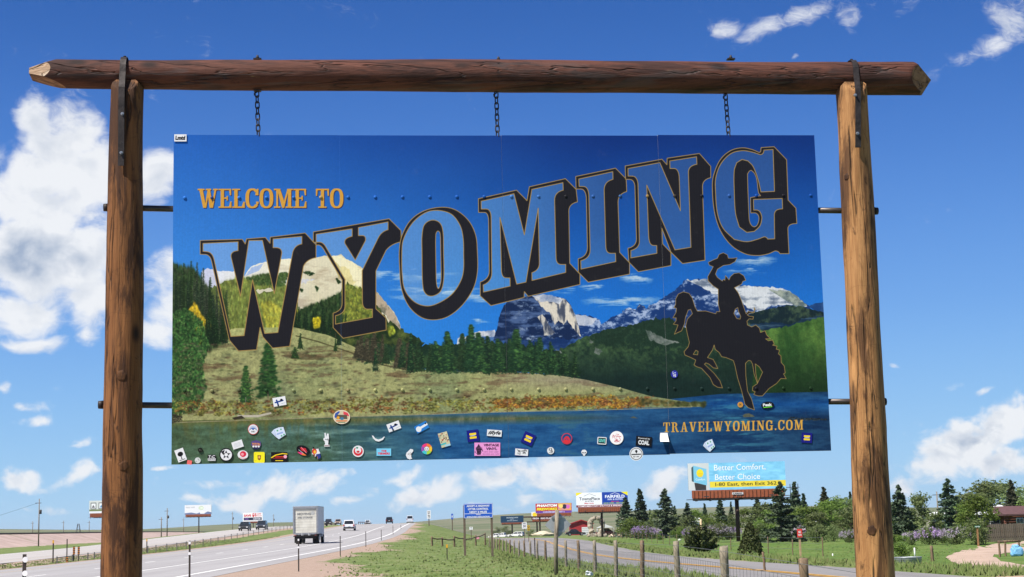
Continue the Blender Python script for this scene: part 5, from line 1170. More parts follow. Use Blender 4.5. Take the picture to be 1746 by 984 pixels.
    add(671.5,727,22,14,20,RECT,a_blue,'white sticker with a blue figure over dark water')
    add(719,728.5,22.5,13,28,RECT,lambda a:(a.bg(C8(40,120,196)),a.ell(.24,.55,.2,.36,W8),a.line([(.3,.52),(.9,.45)],W8,.28),a.ell(.88,.3,.06,.1,K8)),'tilted blue sticker with a white spoon shape')
    def a_map(a):
        a.bg(C8(196,190,156)); g=np.random.default_rng(9)
        for _ in range(34): x,y=g.random(2); a.ell(.08+x*.84,.06+y*.6,.05,.04,[C8(190,60,60),C8(84,96,80),C8(226,214,180),C8(110,80,70),C8(60,70,74)][g.integers(5)])
        a.poly([(.0,.72),(.6,.7),(.6,.82),(0,.84)],C8(84,176,176)); a.poly([(.4,.86),(1,.84),(1,1),(.4,1)],C8(160,200,216))
    add(757.5,749.5,16,25,16,RECT,a_map,'upright colourful map sticker')
    def a_rain(a):
        for i,c in enumerate([C8(236,120,60),C8(240,190,60),C8(160,206,70),C8(70,190,200),C8(150,80,170),C8(230,60,120)]):
            t0=-math.pi/2+i*math.pi/3; a.poly([(.5,.5)]+[(.5+.72*math.cos(t),.5+.72*math.sin(t)) for t in np.linspace(t0,t0+math.pi/3+.02,6)],c)
        a.ell(.5,.5,.24,.24,W8); a.ell(.42,.45,.03,.04,K8); a.ell(.58,.45,.03,.04,K8); a.line([(.38,.56),(.5,.63),(.62,.56)],K8,.035); cv.stroke([a.f(.5+.23*math.cos(t),.5+.23*math.sin(t)) for t in np.linspace(0,6.2,20)],K8,3)
    add(727.5,765.5,18.5,18.5,0,circ(),a_rain,'round rainbow sticker with a smiling face')
    FEA = [(.6,.0),(.95,.05),(.98,.2),(.7,.45),(.72,.8),(.85,.9),(.5,1),(.2,.9),(.0,.6),(.1,.35),(.4,.15)]
    add(698.5,774.5,13,18,0,FEA,lambda a:(a.bg(W8),a.scrib(C8(170,160,154),6,6)),'white torn blob-shaped sticker')
    def a_eq(a): a.bg(NV); a.poly([(.22,.27),(.78,.27),(.78,.44),(.22,.44)],YL); a.poly([(.22,.56),(.78,.56),(.78,.74),(.22,.74)],YL); a.line([(.3,.5),(.7,.46)],C8(190,190,196),.07)
    add(806.5,743,20,20,7,RECT,a_eq,'navy square sticker with yellow bars beside the pink one')
    add(843,738.5,25,11,-4,RECT,lambda a:(a.bg(W8),a.text('#lyfe',.08,.12,.84,.76,K8,.03,.35)),'white sticker with black handwritten letters above the pink one')
    def a_vin(a): a.bg(C8(230,150,206)); a.text('VINTAGE',.36,.1,.58,.2,C8(60,30,56),.04); a.text('VINYL',.45,.37,.42,.2,C8(60,30,56),.04); a.text('NEW AND USED',.36,.66,.56,.08,C8(130,70,116),.01); a.text('RECORDS AND TAPES',.33,.82,.62,.08,C8(130,70,116),.01); a.poly([(.06,.4),(.12,.3),(.18,.1),(.22,.3),(.28,.5),(.25,.9),(.12,.92),(.1,.6)],C8(46,30,46)); a.scrib(C8(90,56,86),4,8,.03,.3,.1,.9)
    add(831,766,44,22.5,0,RECT,a_vin,'large pink rectangle sticker with dark letters')
    add(901,748,20,20,-24,RECT,a_eq,'tilted navy square sticker with yellow bars right of the seam')
    def a_wr(a): a.bg(W8); a.scrib(K8,11,16,.06,.94,.1,.9); a.line([(0,.03),(1,.06)],NV,.09); a.line([(0,.98),(1,.98)],NV,.09)
    add(889.5,771,22,13,-4,RECT,a_wr,'white scribbled sticker with blue edge right of the seam')
    add(939,768.5,12,12,0,circ(),lambda a:(a.bg(W8),a.text('12',.25,.15,.5,.34,K8,.04),a.scrib(K8,13,7,.15,.85,.45,.9)),'small round white sticker with black figures')
    def a_bear(a): a.bg(C8(206,54,70)); a.ell(.5,.5,.43,.43,C8(34,72,122)); a.poly([(.16,.8),(.22,.5),(.4,.3),(.6,.28),(.78,.5),(.84,.8),(.5,.96)],C8(214,52,62)); a.line([(.34,.6),(.5,.5),(.64,.62)],C8(34,72,122),.05)
    add(966.5,748,18.5,19,0,circ(),a_bear,'round red ring sticker with a red bear shape')
    SK = [(.2,.05),(.5,.0),(.8,.05),(1,.35),(.92,.62),(.7,.78),(.66,1),(.36,1),(.3,.78),(.08,.62),(0,.35)]
    add(996,772,9.5,10.5,0,SK,lambda a:(a.bg(W8),a.ell(.3,.5,.14,.1,K8),a.ell(.7,.5,.14,.1,K8),a.line([(.5,.62),(.5,.72)],K8,.05)),'tiny white skull sticker at the bottom edge')
    add(1026.5,751.5,15.5,12.5,-3,RR,lambda a:(a.bg(W8),a.poly([(.1,.12),(.9,.12),(.9,.88),(.1,.88)],K8),a.text('GIVE',.14,.26,.72,.46,C8(110,206,196),.04)),'small sticker with teal letters in a white frame')
    add(1051.5,746.5,23,23,0,circ(),lambda a:(a.bg(C8(244,240,240)),a.scrib(C8(196,90,100),15,16,.14,.86,.14,.86)),'round white sticker with thin red drawing')
    add(1098,752.5,27,16.5,-5,RECT,lambda a:(a.bg(K8),a.text('Powered by',.14,.12,.72,.22,W8,.02),a.text('COAL',.16,.4,.68,.46,W8,.06)),'black sticker with white capital letters')
    def a_camp(a): a.bg(W8); cv.stroke([a.f(.5+.42*math.cos(t),.5+.42*math.sin(t)) for t in np.linspace(0,6.28,30)],K8,5); a.poly([(.4,.3),(.5,.18),(.6,.3),(.52,.48)],K8); a.line([(.18,.55),(.82,.52)],K8,.08); a.text('EST 1997',.28,.66,.44,.1,K8)
    add(1085,774,23,23,0,circ(),a_camp,'round white sticker with a black ring overlapping the bottom edge')
    add(1209,760,20,21,6,FAN,a_card,'fan of pale playing cards sticker, right one')
    add(1376,746.5,18,17.5,-3,RECT,a_eq,'navy square sticker with yellow bars by the right edge')
    add(1150,638,12,13,0,circ(),lambda a:(a.bg(C8(44,48,150)),a.text('L',.26,.14,.2,.34,W8,.03),a.text('VE',.28,.52,.46,.34,W8,.03),a.ell(.6,.32,.12,.1,C8(150,160,220))),'round blue sticker with white letters on the green hill')
    add(1262.5,690,9.5,9.5,0,circ(),lambda a:(a.bg(C8(196,140,64)),a.text('H',.34,.28,.32,.44,C8(96,64,30),.04)),'small round tan sticker by the horse hoof')
    add(1309,691,22,12,4,circ(),lambda a:(a.bg(K8),a.text('Peak',.14,.22,.7,.42,W8,.05),a.line([(.2,.78),(.8,.74)],C8(110,220,60),.1)),'black oval sticker with white and green letters')
    add(307.5,235,21,12,0,RECT,lambda a:(a.bg(W8),a.text('Lmtd',.1,.2,.8,.6,K8,.06,.1)),'white handwritten sticker in the top left corner')
    for i, s in enumerate(S): s[6](Art(i))
    img = cv.image('sticker_prints'); SM = print_mat('sticker_print', img, .5)
    PAPER = mat('white_paper', (.78, .78, .78), .7, var=.06)
    for i, (px, py, w, h, rot, outl, art, lb) in enumerate(S):
        a = Art(i); c, s_ = math.cos(R(rot)), math.sin(R(rot)); front = []; uv = []
        for (x, y) in outl:
            dx, dy = (x-.5)*w, (y-.5)*h; X, Y = px+dx*c+dy*s_, py-dx*s_+dy*c
            u, z = on_board(X, Y, .008); front.append(bpt(u, z, .0055)-OB); uv.append(((a.x+min(.985, max(.015, x))*CS)/cv.w, 1-(a.y+min(.985, max(.015, y))*CS)/cv.h))
        n = len(front); back = [p-BN*.002 for p in front]
        me = bpy.data.meshes.new('sticker'); me.from_pydata(front+back, [], [tuple(range(n-1, -1, -1))]+[(j, (j+1) % n, n+(j+1) % n, n+j) for j in range(n)])
        ul = me.uv_layers.new(name='print')
        for lp in me.loops: ul.data[lp.index].uv = uv[lp.vertex_index % n]
        me.update(); link('sticker', me, SM, board, label=lb)
    # a curling white slip at the third seam
    mb = MB(); vs = []
    for q in range(7):
        t = q/6
        for x in (-.42-.1*t, .42+.08*t):
            u, z = on_board(1132+x*15, 738+15.5*t, .01); vs.append(bpt(u, z, .011+.035*t*t)-OB)
    mb.add(vs, [(2*q, 2*q+1, 2*q+3, 2*q+2) for q in range(6)], 0, True); mb.add([v+BN*-.002 for v in vs], [(2*q, 2*q+2, 2*q+3, 2*q+1) for q in range(6)], 0, True)
    mb.build('sticker', PAPER, board, label='white slip of paper curling off the third seam')
build_sign()
# ------------------------------------------------------------------ fences and posts along the roads
OLDW = wood_mat('grey_weathered_post', (.30, .255, .185), (.21, .175, .125), (.085, .066, .048)); OLDW2 = wood_mat('brown_weathered_post', (.22, .155, .095), (.15, .10, .06), (.06, .042, .03))
WIRE = mat('galvanised_wire', (.20, .20, .20), .5, metal=.5, var=.2)
DKPOST = mat('dark_steel_post', (.045, .035, .030), .7, var=.5, scale=9); REFL = mat('white_reflector', (.80, .80, .80), .35, var=.08); AMB = mat('amber_reflector', (.75, .38, .03), .4, var=.15)
def post_mesh(name, h, r, seed, n=10):
    g = np.random.default_rng(seed); k = 7; mb = MB(); V = []; F_ = []
    for i in range(k):
        z = -.3+(h+.3)*i/(k-1); rr = r*(1.05-.1*i/(k-1)); dx, dy = g.normal(size=2)*.006
        for j in range(n):
            an = 2*math.pi*j/n; q = rr*(1+g.normal()*.05); V.append((dx+q*math.cos(an), dy+q*math.sin(an), z+(g.normal()*.012 if i == k-1 else 0)))
    for i in range(k-1):
        for j in range(n): F_.append((i*n+j, i*n+(j+1) % n, (i+1)*n+(j+1) % n, (i+1)*n+j))
    V.append((0, 0, h+.015)); mb.add(V, F_, 0, True)
    b = (k-1)*n; mb.f += [(b+j, b+(j+1) % n, k*n) for j in range(n)]; mb.m += [0]*n; mb.smooth += [False]*n
    return mb.mesh(name)
def build_fences():
    # wooden post and wire fence beside the service road
    A_, B_, C_ = 740.79, 6796.76, 5.894
    px = [1370, 1233.6, 1153, 1094, 1049, 1013, 985.7, 964, 946, 929.7, 915.6, 904, 893.5, 884.6]; tops = [952.8, 932, 923.4]+[922]*11
    fence = empty('wire_fence', (3.2, 50, H(3.2, 50)), label='long wood post and woven wire fence beside the asphalt service road', cat='fence'); O = fence.location
    tp = []
    rad = [.075, .085, .07, .062, .06, .066, .06, .058, .062, .06, .06, .06, .06, .06]
    for i in range(23):
        n = i-2; D = 6.3*(n+C_); p = px[i] if i < 14 else (A_*n+B_)/(n+C_)
        if i < 14: w = at(p, tops[i], D)
        else: w = at(p, 921, D); w.z = H(w.x, w.y)+1.08
        g = H(w.x, w.y); h = max(.85, w.z-g)
        o = link('fence_post', post_mesh('fence_post', h, rad[min(i, 13)], 40+i), OLDW if i % 3 else OLDW2, fence); o.location = Vector((w.x, w.y, w.z-h))-O; tp.append((w.x, w.y, w.z-h, w.z))
    w0 = tp[0]; w1 = tp[1]; tp = [tuple(2*a-b for a, b in zip(w0, w1))]+tp
    mb = MB()
    for f in (.10, .24, .38, .54, .72, .93):
        mb.tube([Vector((x, y, b+(t-b)*f))-O+Vector((-.07, 0, 0)) for x, y, b, t in tp[:16]], .004, 4, cap=False)
    for i in range(0, 9):
        a, b = tp[i], tp[i+1]; L = math.hypot(b[0]-a[0], b[1]-a[1]); m_ = int(L/.3)
        for q in range(m_):
            t = q/m_; x, y, z0, z1 = [a[j]+(b[j]-a[j])*t for j in range(4)]; p = Vector((x-.07, y, z0))-O
            mb.tube([p+Vector((0, 0, (z1-z0)*.10)), p+Vector((0, 0, (z1-z0)*.72))], .003, 3, cap=False)
    mb.build('wire_mesh', WIRE, fence, kind='stuff')
    # leaning rail fence where the wire fence ends
    rf = empty('rail_fence', at(780, 930, 160), label='old sagging rail fence with a few dark posts beyond the highway sign', cat='fence'); O = rf.location.copy(); O.z = H(O.x, O.y); rf.location = O
    P = []
    for i, (p, t, b, D) in enumerate(((736.5, 915, 931, 148), (754, 916, 931, 150), (774.6, 914, 932, 152), (791, 915, 931, 160), (811, 912.7, 927.6, 168), (827, 909, 925, 176))):
        w = at(p, t, D); h = max(.9, w.z-H(w.x, w.y)); o = link('fence_post', post_mesh('fence_post', h, .085, 70+i), OLDW2, rf); o.location = Vector((w.x, w.y, w.z-h))-O; P.append(w-O)
    for a, b, za, zb in ((0, 1, -.12, -.15), (1, 2, -.15, -.35), (2, 3, -.08, -.2), (3, 4, -.3, -.2), (4, 5, -.2, -.1)):
        mb = MB(); p = P[a]+Vector((0, -.09, za)); q = P[b]+Vector((0, -.09, zb)); mb.tube([p, p.lerp(q, .5)+Vector((0, 0, -.06)), q], .055, 7); mb.build('rail', OLDW2, rf)
    mb = MB()
    for f in (-.25, -.45, -.65): mb.tube([p+Vector((0, .05, f)) for p in P], .008, 3, cap=False)
    mb.build('wire', WIRE, rf, kind='stuff')
    # small pasture fence beyond the service road
    pf = empty('pasture_fence', (24, 190, H(24, 190)), label='low dark pasture fence of thin posts along the far side of the service road', cat='fence'); O = pf.location
    pts = []
    for k in range(30):
        y = 300-7.5*k; x = float(xserv(y)+wserv(y))+5.5-.0*k; pts.append(Vector((x, y, H(x, y))))
    pm = post_mesh('fence_post', .95, .032, 5, 8)
    for p in pts: o = link('fence_post', pm, OLDW2, pf); o.location = p-O; o.scale.z = random.uniform(.85, 1.1)
    mb = MB()
    for z in (.35, .65, .95): mb.tube([p-O+Vector((0, 0, z)) for p in pts], .008, 3, cap=False)
    mb.build('wire', WIRE, pf, kind='stuff')
    # cable barrier in the median
    cb = empty('cable_barrier', (float(xf(200))+4, 200, H(float(xf(200))+4, 200)), label='steel cable barrier of short grey posts along the highway median', cat='barrier'); O = cb.location
    xb = lambda D: float(xf(D))+float(np.interp(D, [80, 120, 165, 310, 500], [6, 5.8, 5.3, 2.4, 2.2]))
    pxs = [96, 122, 148, 159]+[172+11*k for k in range(8)]+[260+v*.1947 for v in (13,107,193,276,350,421,488,550,609,665,716,767,813,858,902,945,982,1017,1052,1087,1120,1150,1180)]+[494+4*k for k in range(8)]
    GALV = mat('grey_galvanised_post', (.17, .155, .145), .6, metal=.3, var=.3)
    mb = MB(); mb.box((0, 0, .36), (.09, .06, .86)); bme = mb.mesh('barrier_post'); pts = []
    for p in pxs:
        lo, hi = 70, 640
        for _ in range(40):
            m_ = (lo+hi)/2
            if PW/2+F*xb(m_)/m_ < p: lo = m_
            else: hi = m_
        D = (lo+hi)/2; x = xb(D); pts.append(Vector((x, D, H(x, D))))
    pts.sort(key=lambda v: v.y)
    pts = [q for i, q in enumerate(pts) if i == 0 or q.y-pts[i-1].y > 1.5]
    for q in pts: o = link('barrier_post', bme, GALV, cb); o.location = q-O
    for z in (.42, .57, .72): mb = MB(); mb.tube([q-O+Vector((.05, 0, z)) for q in pts], .014, 4, cap=False); mb.build('cable', WIRE, cb)
build_fences()
def delineators():
    def one(px, top, D, lb, refl='white', h=None, r=.03, grp='roadside delineator posts'):
        w = at(px, top, D); g = H(w.x, w.y); hh = max(.6, w.z-g) if h is None else h
        o = empty('delineator_post', (w.x, w.y, w.z-hh), label=lb, cat='delineator', group=grp)
        mb = MB(); mb.prism([(-r, -.012), (-r, .012), (-r*.4, .022), (r*.4, .022), (r, .012), (r, -.012)], 'z', -.3, hh); mb.build('post', DKPOST, o)
        if refl == 'round':
            for z in (hh-.12, hh-.42): m2 = MB(); m2.cyl((r*.6, -.03, z), (r*.6, -.012, z), .062, .062, 16); m2.build('reflector', REFL, o)
        elif refl == 'white':
            for z in (hh-.07, hh-.40): m2 = MB(); m2.bbox((0, -.022, z), (.07, .014, .085), .004); m2.build('reflector', REFL, o)
        elif refl == 'amber': m2 = MB(); m2.bbox((0, -.03, hh-.12), (.11, .02, .2), .006); m2.build('reflector', AMB, o)
        return o
    one(42, 945, 36, 'dark post with two round white reflectors left of the left log post', 'round', r=.04)
    one(323.5, 922, 51, 'tall thin dark post with white reflectors below the left end of the sign', 'white', r=.028)
    one(509, 918, 73, 'thin dark post with a white tip standing in front of the box truck', 'white', r=.028)
    one(580, 914, 105, 'thin bare roadside post right of the box truck, nearest of that row', 'none', r=.028)
    one(623.6, 906, 137, 'thin bare roadside post, second right of the box truck', 'none', r=.028)
    one(650, 903, 172, 'thin bare roadside post, third right of the box truck', 'none', r=.028)
    one(670, 896, 215, 'thin bare roadside post, fourth right of the box truck', 'none', r=.028)
    one(683.5, 895, 262, 'thin bare roadside post near the highway crest', 'none', r=.03)
    one(91, 921, 114, 'median post with an amber reflector left of the striped markers', 'amber', r=.045)
    one(250.5, 919, 148, 'median post with an amber reflector right of the left log post', 'amber', r=.045)
    one(762, 928, 100, 'short post with a yellow tip in the grass below the blue highway sign', 'amber', r=.03, h=.72)
    one(911.5, 917, 92, 'thin dark marker post among the wooden fence posts', 'none', r=.03)
    STR = mat('orange_stripe', (.70, .22, .03), .5, var=.15)
    for k, (px, t, D, lb) in enumerate(((114.5, 919, 122, 'tall post with orange and black striped marker in the median'), (126, 932, 126, 'left short orange and black striped marker panel'), (134, 932, 128, 'right short orange and black striped marker panel'))):
        w = at(px, t, D); g = H(w.x, w.y); h = max(.8, w.z-g); o = empty('object_marker', (w.x, w.y, w.z-h), label=lb, cat='road marker', group='striped markers in the median')
        mb = MB(); mb.box((0, 0, h/2-.1), (.07, .05, h+.2)); mb.build('post', DKPOST, o)
        mb = MB(); hh = .62; mb.box((.02, -.03, (h if k else .75)-hh/2), (.17, .012, hh)); pn = mb.build('marker_panel', mat('black_panel', (.03, .03, .03), .5), o)
        for q in range(4): z = (h if k else .75)-hh+.03+q*.15; mb = MB(); mb.prism([(-.06, z), (.10, z+.04), (.10, z+.10), (-.06, z+.06)], 'y', -.042, -.038); mb.build('stripe', STR, pn)
delineators()
# ------------------------------------------------------------------ trees and shrubs
def leaf_mat(name, a, b, c, scale=1.2, trans=.25):
    m, nt, N, L, bs = node_mat(name); w = NW(nt); P = w.tex('Object')
    oi = N.new('ShaderNodeObjectInfo')
    k = w.mix(w.rng(w.noise(P, scale, 3, .6), .35, .65), a, b); k = w.mix(w.rng(w.noise(P, scale*7, 2, .6), .45, .75), k, c)
    hv = N.new('ShaderNodeHueSaturation'); L.new(k, hv.inputs['Color']); L.new(w.rng(oi.outputs['Random'], 0, 1, .8, 1.2), hv.inputs['Value']); L.new(w.rng(oi.outputs['Random'], 0, 1, .49, .51), hv.inputs['Hue'])
    L.new(hv.outputs[0], bs.inputs['Base Color']); bs.inputs['Roughness'].default_value = .65; bs.inputs['Specular IOR Level'].default_value = .2
    tr = N.new('ShaderNodeBsdfTranslucent'); L.new(hv.outputs[0], tr.inputs[0]); mx = N.new('ShaderNodeMixShader'); mx.inputs[0].default_value = trans
    L.new(bs.outputs[0], mx.inputs[1]); L.new(tr.outputs[0], mx.inputs[2]); L.new(mx.outputs[0], N['Material Output'].inputs[0]); return m
SPR = leaf_mat('spruce_needles', (.052, .084, .044), (.08, .116, .064), (.11, .15, .092), trans=.1)
SPRB = leaf_mat('brown_spruce_needles', (.05, .055, .03), (.075, .075, .045), (.09, .10, .06), trans=.1)
LEAF = leaf_mat('fresh_leaves', (.105, .165, .030), (.155, .225, .045), (.21, .27, .07), trans=.45)
LEAFD = leaf_mat('dull_leaves', (.125, .165, .058), (.17, .215, .078), (.215, .255, .105), trans=.4)
LEAFP = leaf_mat('pale_leaves', (.15, .20, .075), (.20, .255, .10), (.25, .30, .13), trans=.45)
JUN = leaf_mat('juniper_foliage', (.045, .058, .018), (.068, .078, .024), (.085, .095, .035), 2.0, trans=.1)
LIL = leaf_mat('lilac_blossom', (.30, .19, .40), (.40, .29, .50), (.50, .42, .58), 3.0, trans=.2)
LILP = leaf_mat('pale_lilac_blossom', (.46, .38, .48), (.55, .48, .54), (.36, .30, .42), 3.0, trans=.2)
BARK = mat('brown_bark', (.085, .062, .045), .9, var=.5, scale=14, stretch=(4, 4, 1), bump=.4)
def leaves(name, C, size, seed, flat=.0, asp=1.6):
    "one small folded quad per centre"
    g = np.random.default_rng(seed); n = len(C); a = g.normal(size=(n, 3)); a[:, 2] *= (1-flat); a /= np.linalg.norm(a, axis=1)[:, None]
    b = np.cross(a, g.normal(size=(n, 3))); b /= np.linalg.norm(b, axis=1)[:, None]; s = size*(.6+.8*g.random(n))[:, None]
    V = np.stack([C-a*s*asp*.5, C+b*s*.5, C+a*s*asp*.5, C-b*s*.5], 1).reshape(-1, 3); i = np.arange(n)[:, None]*4
    return np_mesh(name, V, i+np.array([0, 1, 2, 3]), 4, False)
def spruce_mesh(h, r, seed, n=3000, ragged=.25):
    g = np.random.default_rng(seed); C = []; nb = 120; A = g.random(nb)*6.28; T = (np.arange(nb)+g.random(nb))/nb
    per = n//nb
    for t, az in zip(T, A):
        t = t**.85; L = r*(t**.82+.03)*(1-ragged*g.random())*(1+.15*math.sin(az*2+seed)); z = h*(1-.94*t)
        s = g.random(per)**.7; lat = g.normal(size=per)*L*.13*(1-.4*s)
        x = s*L; zz = z-L*.32*s+L*.22*s**3+g.normal(size=per)*.05-.06*g.random(per)
        C.append(np.stack([x*math.cos(az)-lat*math.sin(az), x*math.sin(az)+lat*math.cos(az), zz], 1))
    C = np.concatenate(C); return leaves('crown', C, .17*h/6, seed+1, .35, 2.0)
def trunk_mesh(h, r, seed, limbs=0, spread=1.0, t0=.3):
    g = np.random.default_rng(seed); mb = MB(); p = [Vector((g.normal()*.02*h*i/5, g.normal()*.02*h*i/5, -.2+(h+.2)*i/5)) for i in range(6)]
    mb.tube(p, [r*(1-.15*i) for i in range(6)], 7)
    for k in range(limbs):
        t = t0+(.95-t0)*g.random(); b = Vector((0, 0, h*t)); az = g.random()*6.28; L = spread*(.5+.5*g.random()); e = b+Vector((math.cos(az)*L, math.sin(az)*L, L*(.5+.8*g.random())))
        mb.tube([b, b.lerp(e, .5)+Vector((0, 0, -.06*L)), e], [r*.45, r*.3, r*.12], 5)
    return mb.mesh('trunk')
def crown_mesh(h, w, seed, n=3200, clumps=16, size=.15, z0=.25, loose=.4):
    g = np.random.default_rng(seed); C = []
    for k in range(clumps):
        az = g.random()*6.28; rr = (g.random()**.5)*w*.36; zz = h*(z0+(1-z0)*g.random()); env = math.sin(min(1, max(.12, (zz/h-z0*.6)/(1-z0*.6)))*math.pi*.86+.25)
        c = np.array([rr*math.cos(az)*max(.4, env)*1.2, rr*math.sin(az)*max(.4, env)*1.2, zz*.93]); R_ = w*(.15+.14*g.random()); m_ = int(n/clumps*(.5+g.random()))
        d = g.normal(size=(m_, 3)); d /= np.linalg.norm(d, axis=1)[:, None]; d *= (R_*(g.random(m_)**loose))[:, None]; d[:, 2] *= .8; C.append(c+d)
    C = np.concatenate(C); C[:, 2] = np.maximum(C[:, 2], .06+.1*g.random(len(C))); return leaves('crown', C, size, seed+1, .1, 1.4)
SPM = [spruce_mesh(6, 1.75, 3, 3400), spruce_mesh(6, 1.25, 5, 2800, .4), spruce_mesh(6, 2.1, 9, 3800, .2)]; SPT = trunk_mesh(5.6, .13, 1)
DCM = [crown_mesh(5, 3.6, 11, 2900, 17, .15, .2, .6), crown_mesh(5, 3.0, 13, 2300, 13, .14, .32, .7), crown_mesh(5, 4.6, 17, 3300, 22, .155, .12, .6)]; DCT = [trunk_mesh(3.6, .1, 2, 9, 1.3), trunk_mesh(4.0, .08, 4, 8, 1.0, .4), trunk_mesh(2.6, .12, 6, 10, 1.5, .15)]
BUM = [crown_mesh(2, 2.6, 21, 2600, 16, .095, .1, .35), crown_mesh(2, 2.3, 23, 2200, 13, .085, .12, .4)]; BUT = trunk_mesh(1.3, .05, 3, 9, .8, .1)
BLM = []
for sd in (31, 33):
    g = np.random.default_rng(sd); C = []
    for k in range(62):
        d = g.normal(size=3); d[2] = abs(d[2])*.8-.1; d /= np.linalg.norm(d); c = np.array([d[0]*1.22, d[1]*1.22, 1.05+d[2]*.9]); m_ = 24; C.append(c+g.normal(size=(m_, 3))*[.07, .07, .13])
    BLM.append(leaves('blossom', np.concatenate(C), .075, sd, .1, 1.1))
def cone_bush(seed):
    g = np.random.default_rng(seed); n = 4200; t = g.random(n)**.6; an = g.random(n)*6.28; r = (1-t)**.7*1.0*(.55+.45*g.random(n)**.4)*(1+.12*np.sin(an*5+t*9)); z = 2.0*t+.04
    return leaves('crown', np.stack([r*np.cos(an), r*np.sin(an), z], 1)+g.normal(size=(n, 3))*.03, .10, seed, .0, 1.8)
def low_juniper(seed):
    g = np.random.default_rng(seed); C = []
    for k in range(70):
        az = g.random()*6.28; el = .25+1.1*g.random(); L = .9+.5*g.random(); s = g.random(60)**.6; d = np.array([math.cos(az)*math.cos(el), math.sin(az)*math.cos(el), math.sin(el)*1.25]); C.append(d*L*s[:, None]+g.normal(size=(60, 3))*.055+[0, 0, .05])
    return leaves('crown', np.concatenate(C), .10, seed, 0, 2.2)
JUM = [cone_bush(41), low_juniper(43)]
for me, mt in [(m_, SPR) for m_ in SPM]+[(SPT, BARK), (BUT, BARK)]+[(m_, LEAF) for m_ in DCM+BUM]+[(t_, BARK) for t_ in DCT]+[(m_, LIL) for m_ in BLM]+[(m_, JUN) for m_ in JUM]: me.materials.append(mt)
def plant(name, cat, label, group, px, top, D, meshes, h0, sx=1.0, mats=None, base=None):
    "stand a plant where the photo has it; size from its top"
    x = (at(px, top, D)).x; g = H(x, D); zt = at(px, top, D).z; s = max(.1, (zt-g)/h0)
    o = empty(name, (x, D, g-.02), random.random()*6.28, label, cat, group)
    for i, (nm, me) in enumerate(meshes):
        c = bpy.data.objects.new(nm, me); col.objects.link(c); c.parent = o
        if mats and mats[i]: c.material_slots[0].link = 'OBJECT'; c.material_slots[0].material = mats[i]
    o.scale = (s*sx, s*sx, s); return o
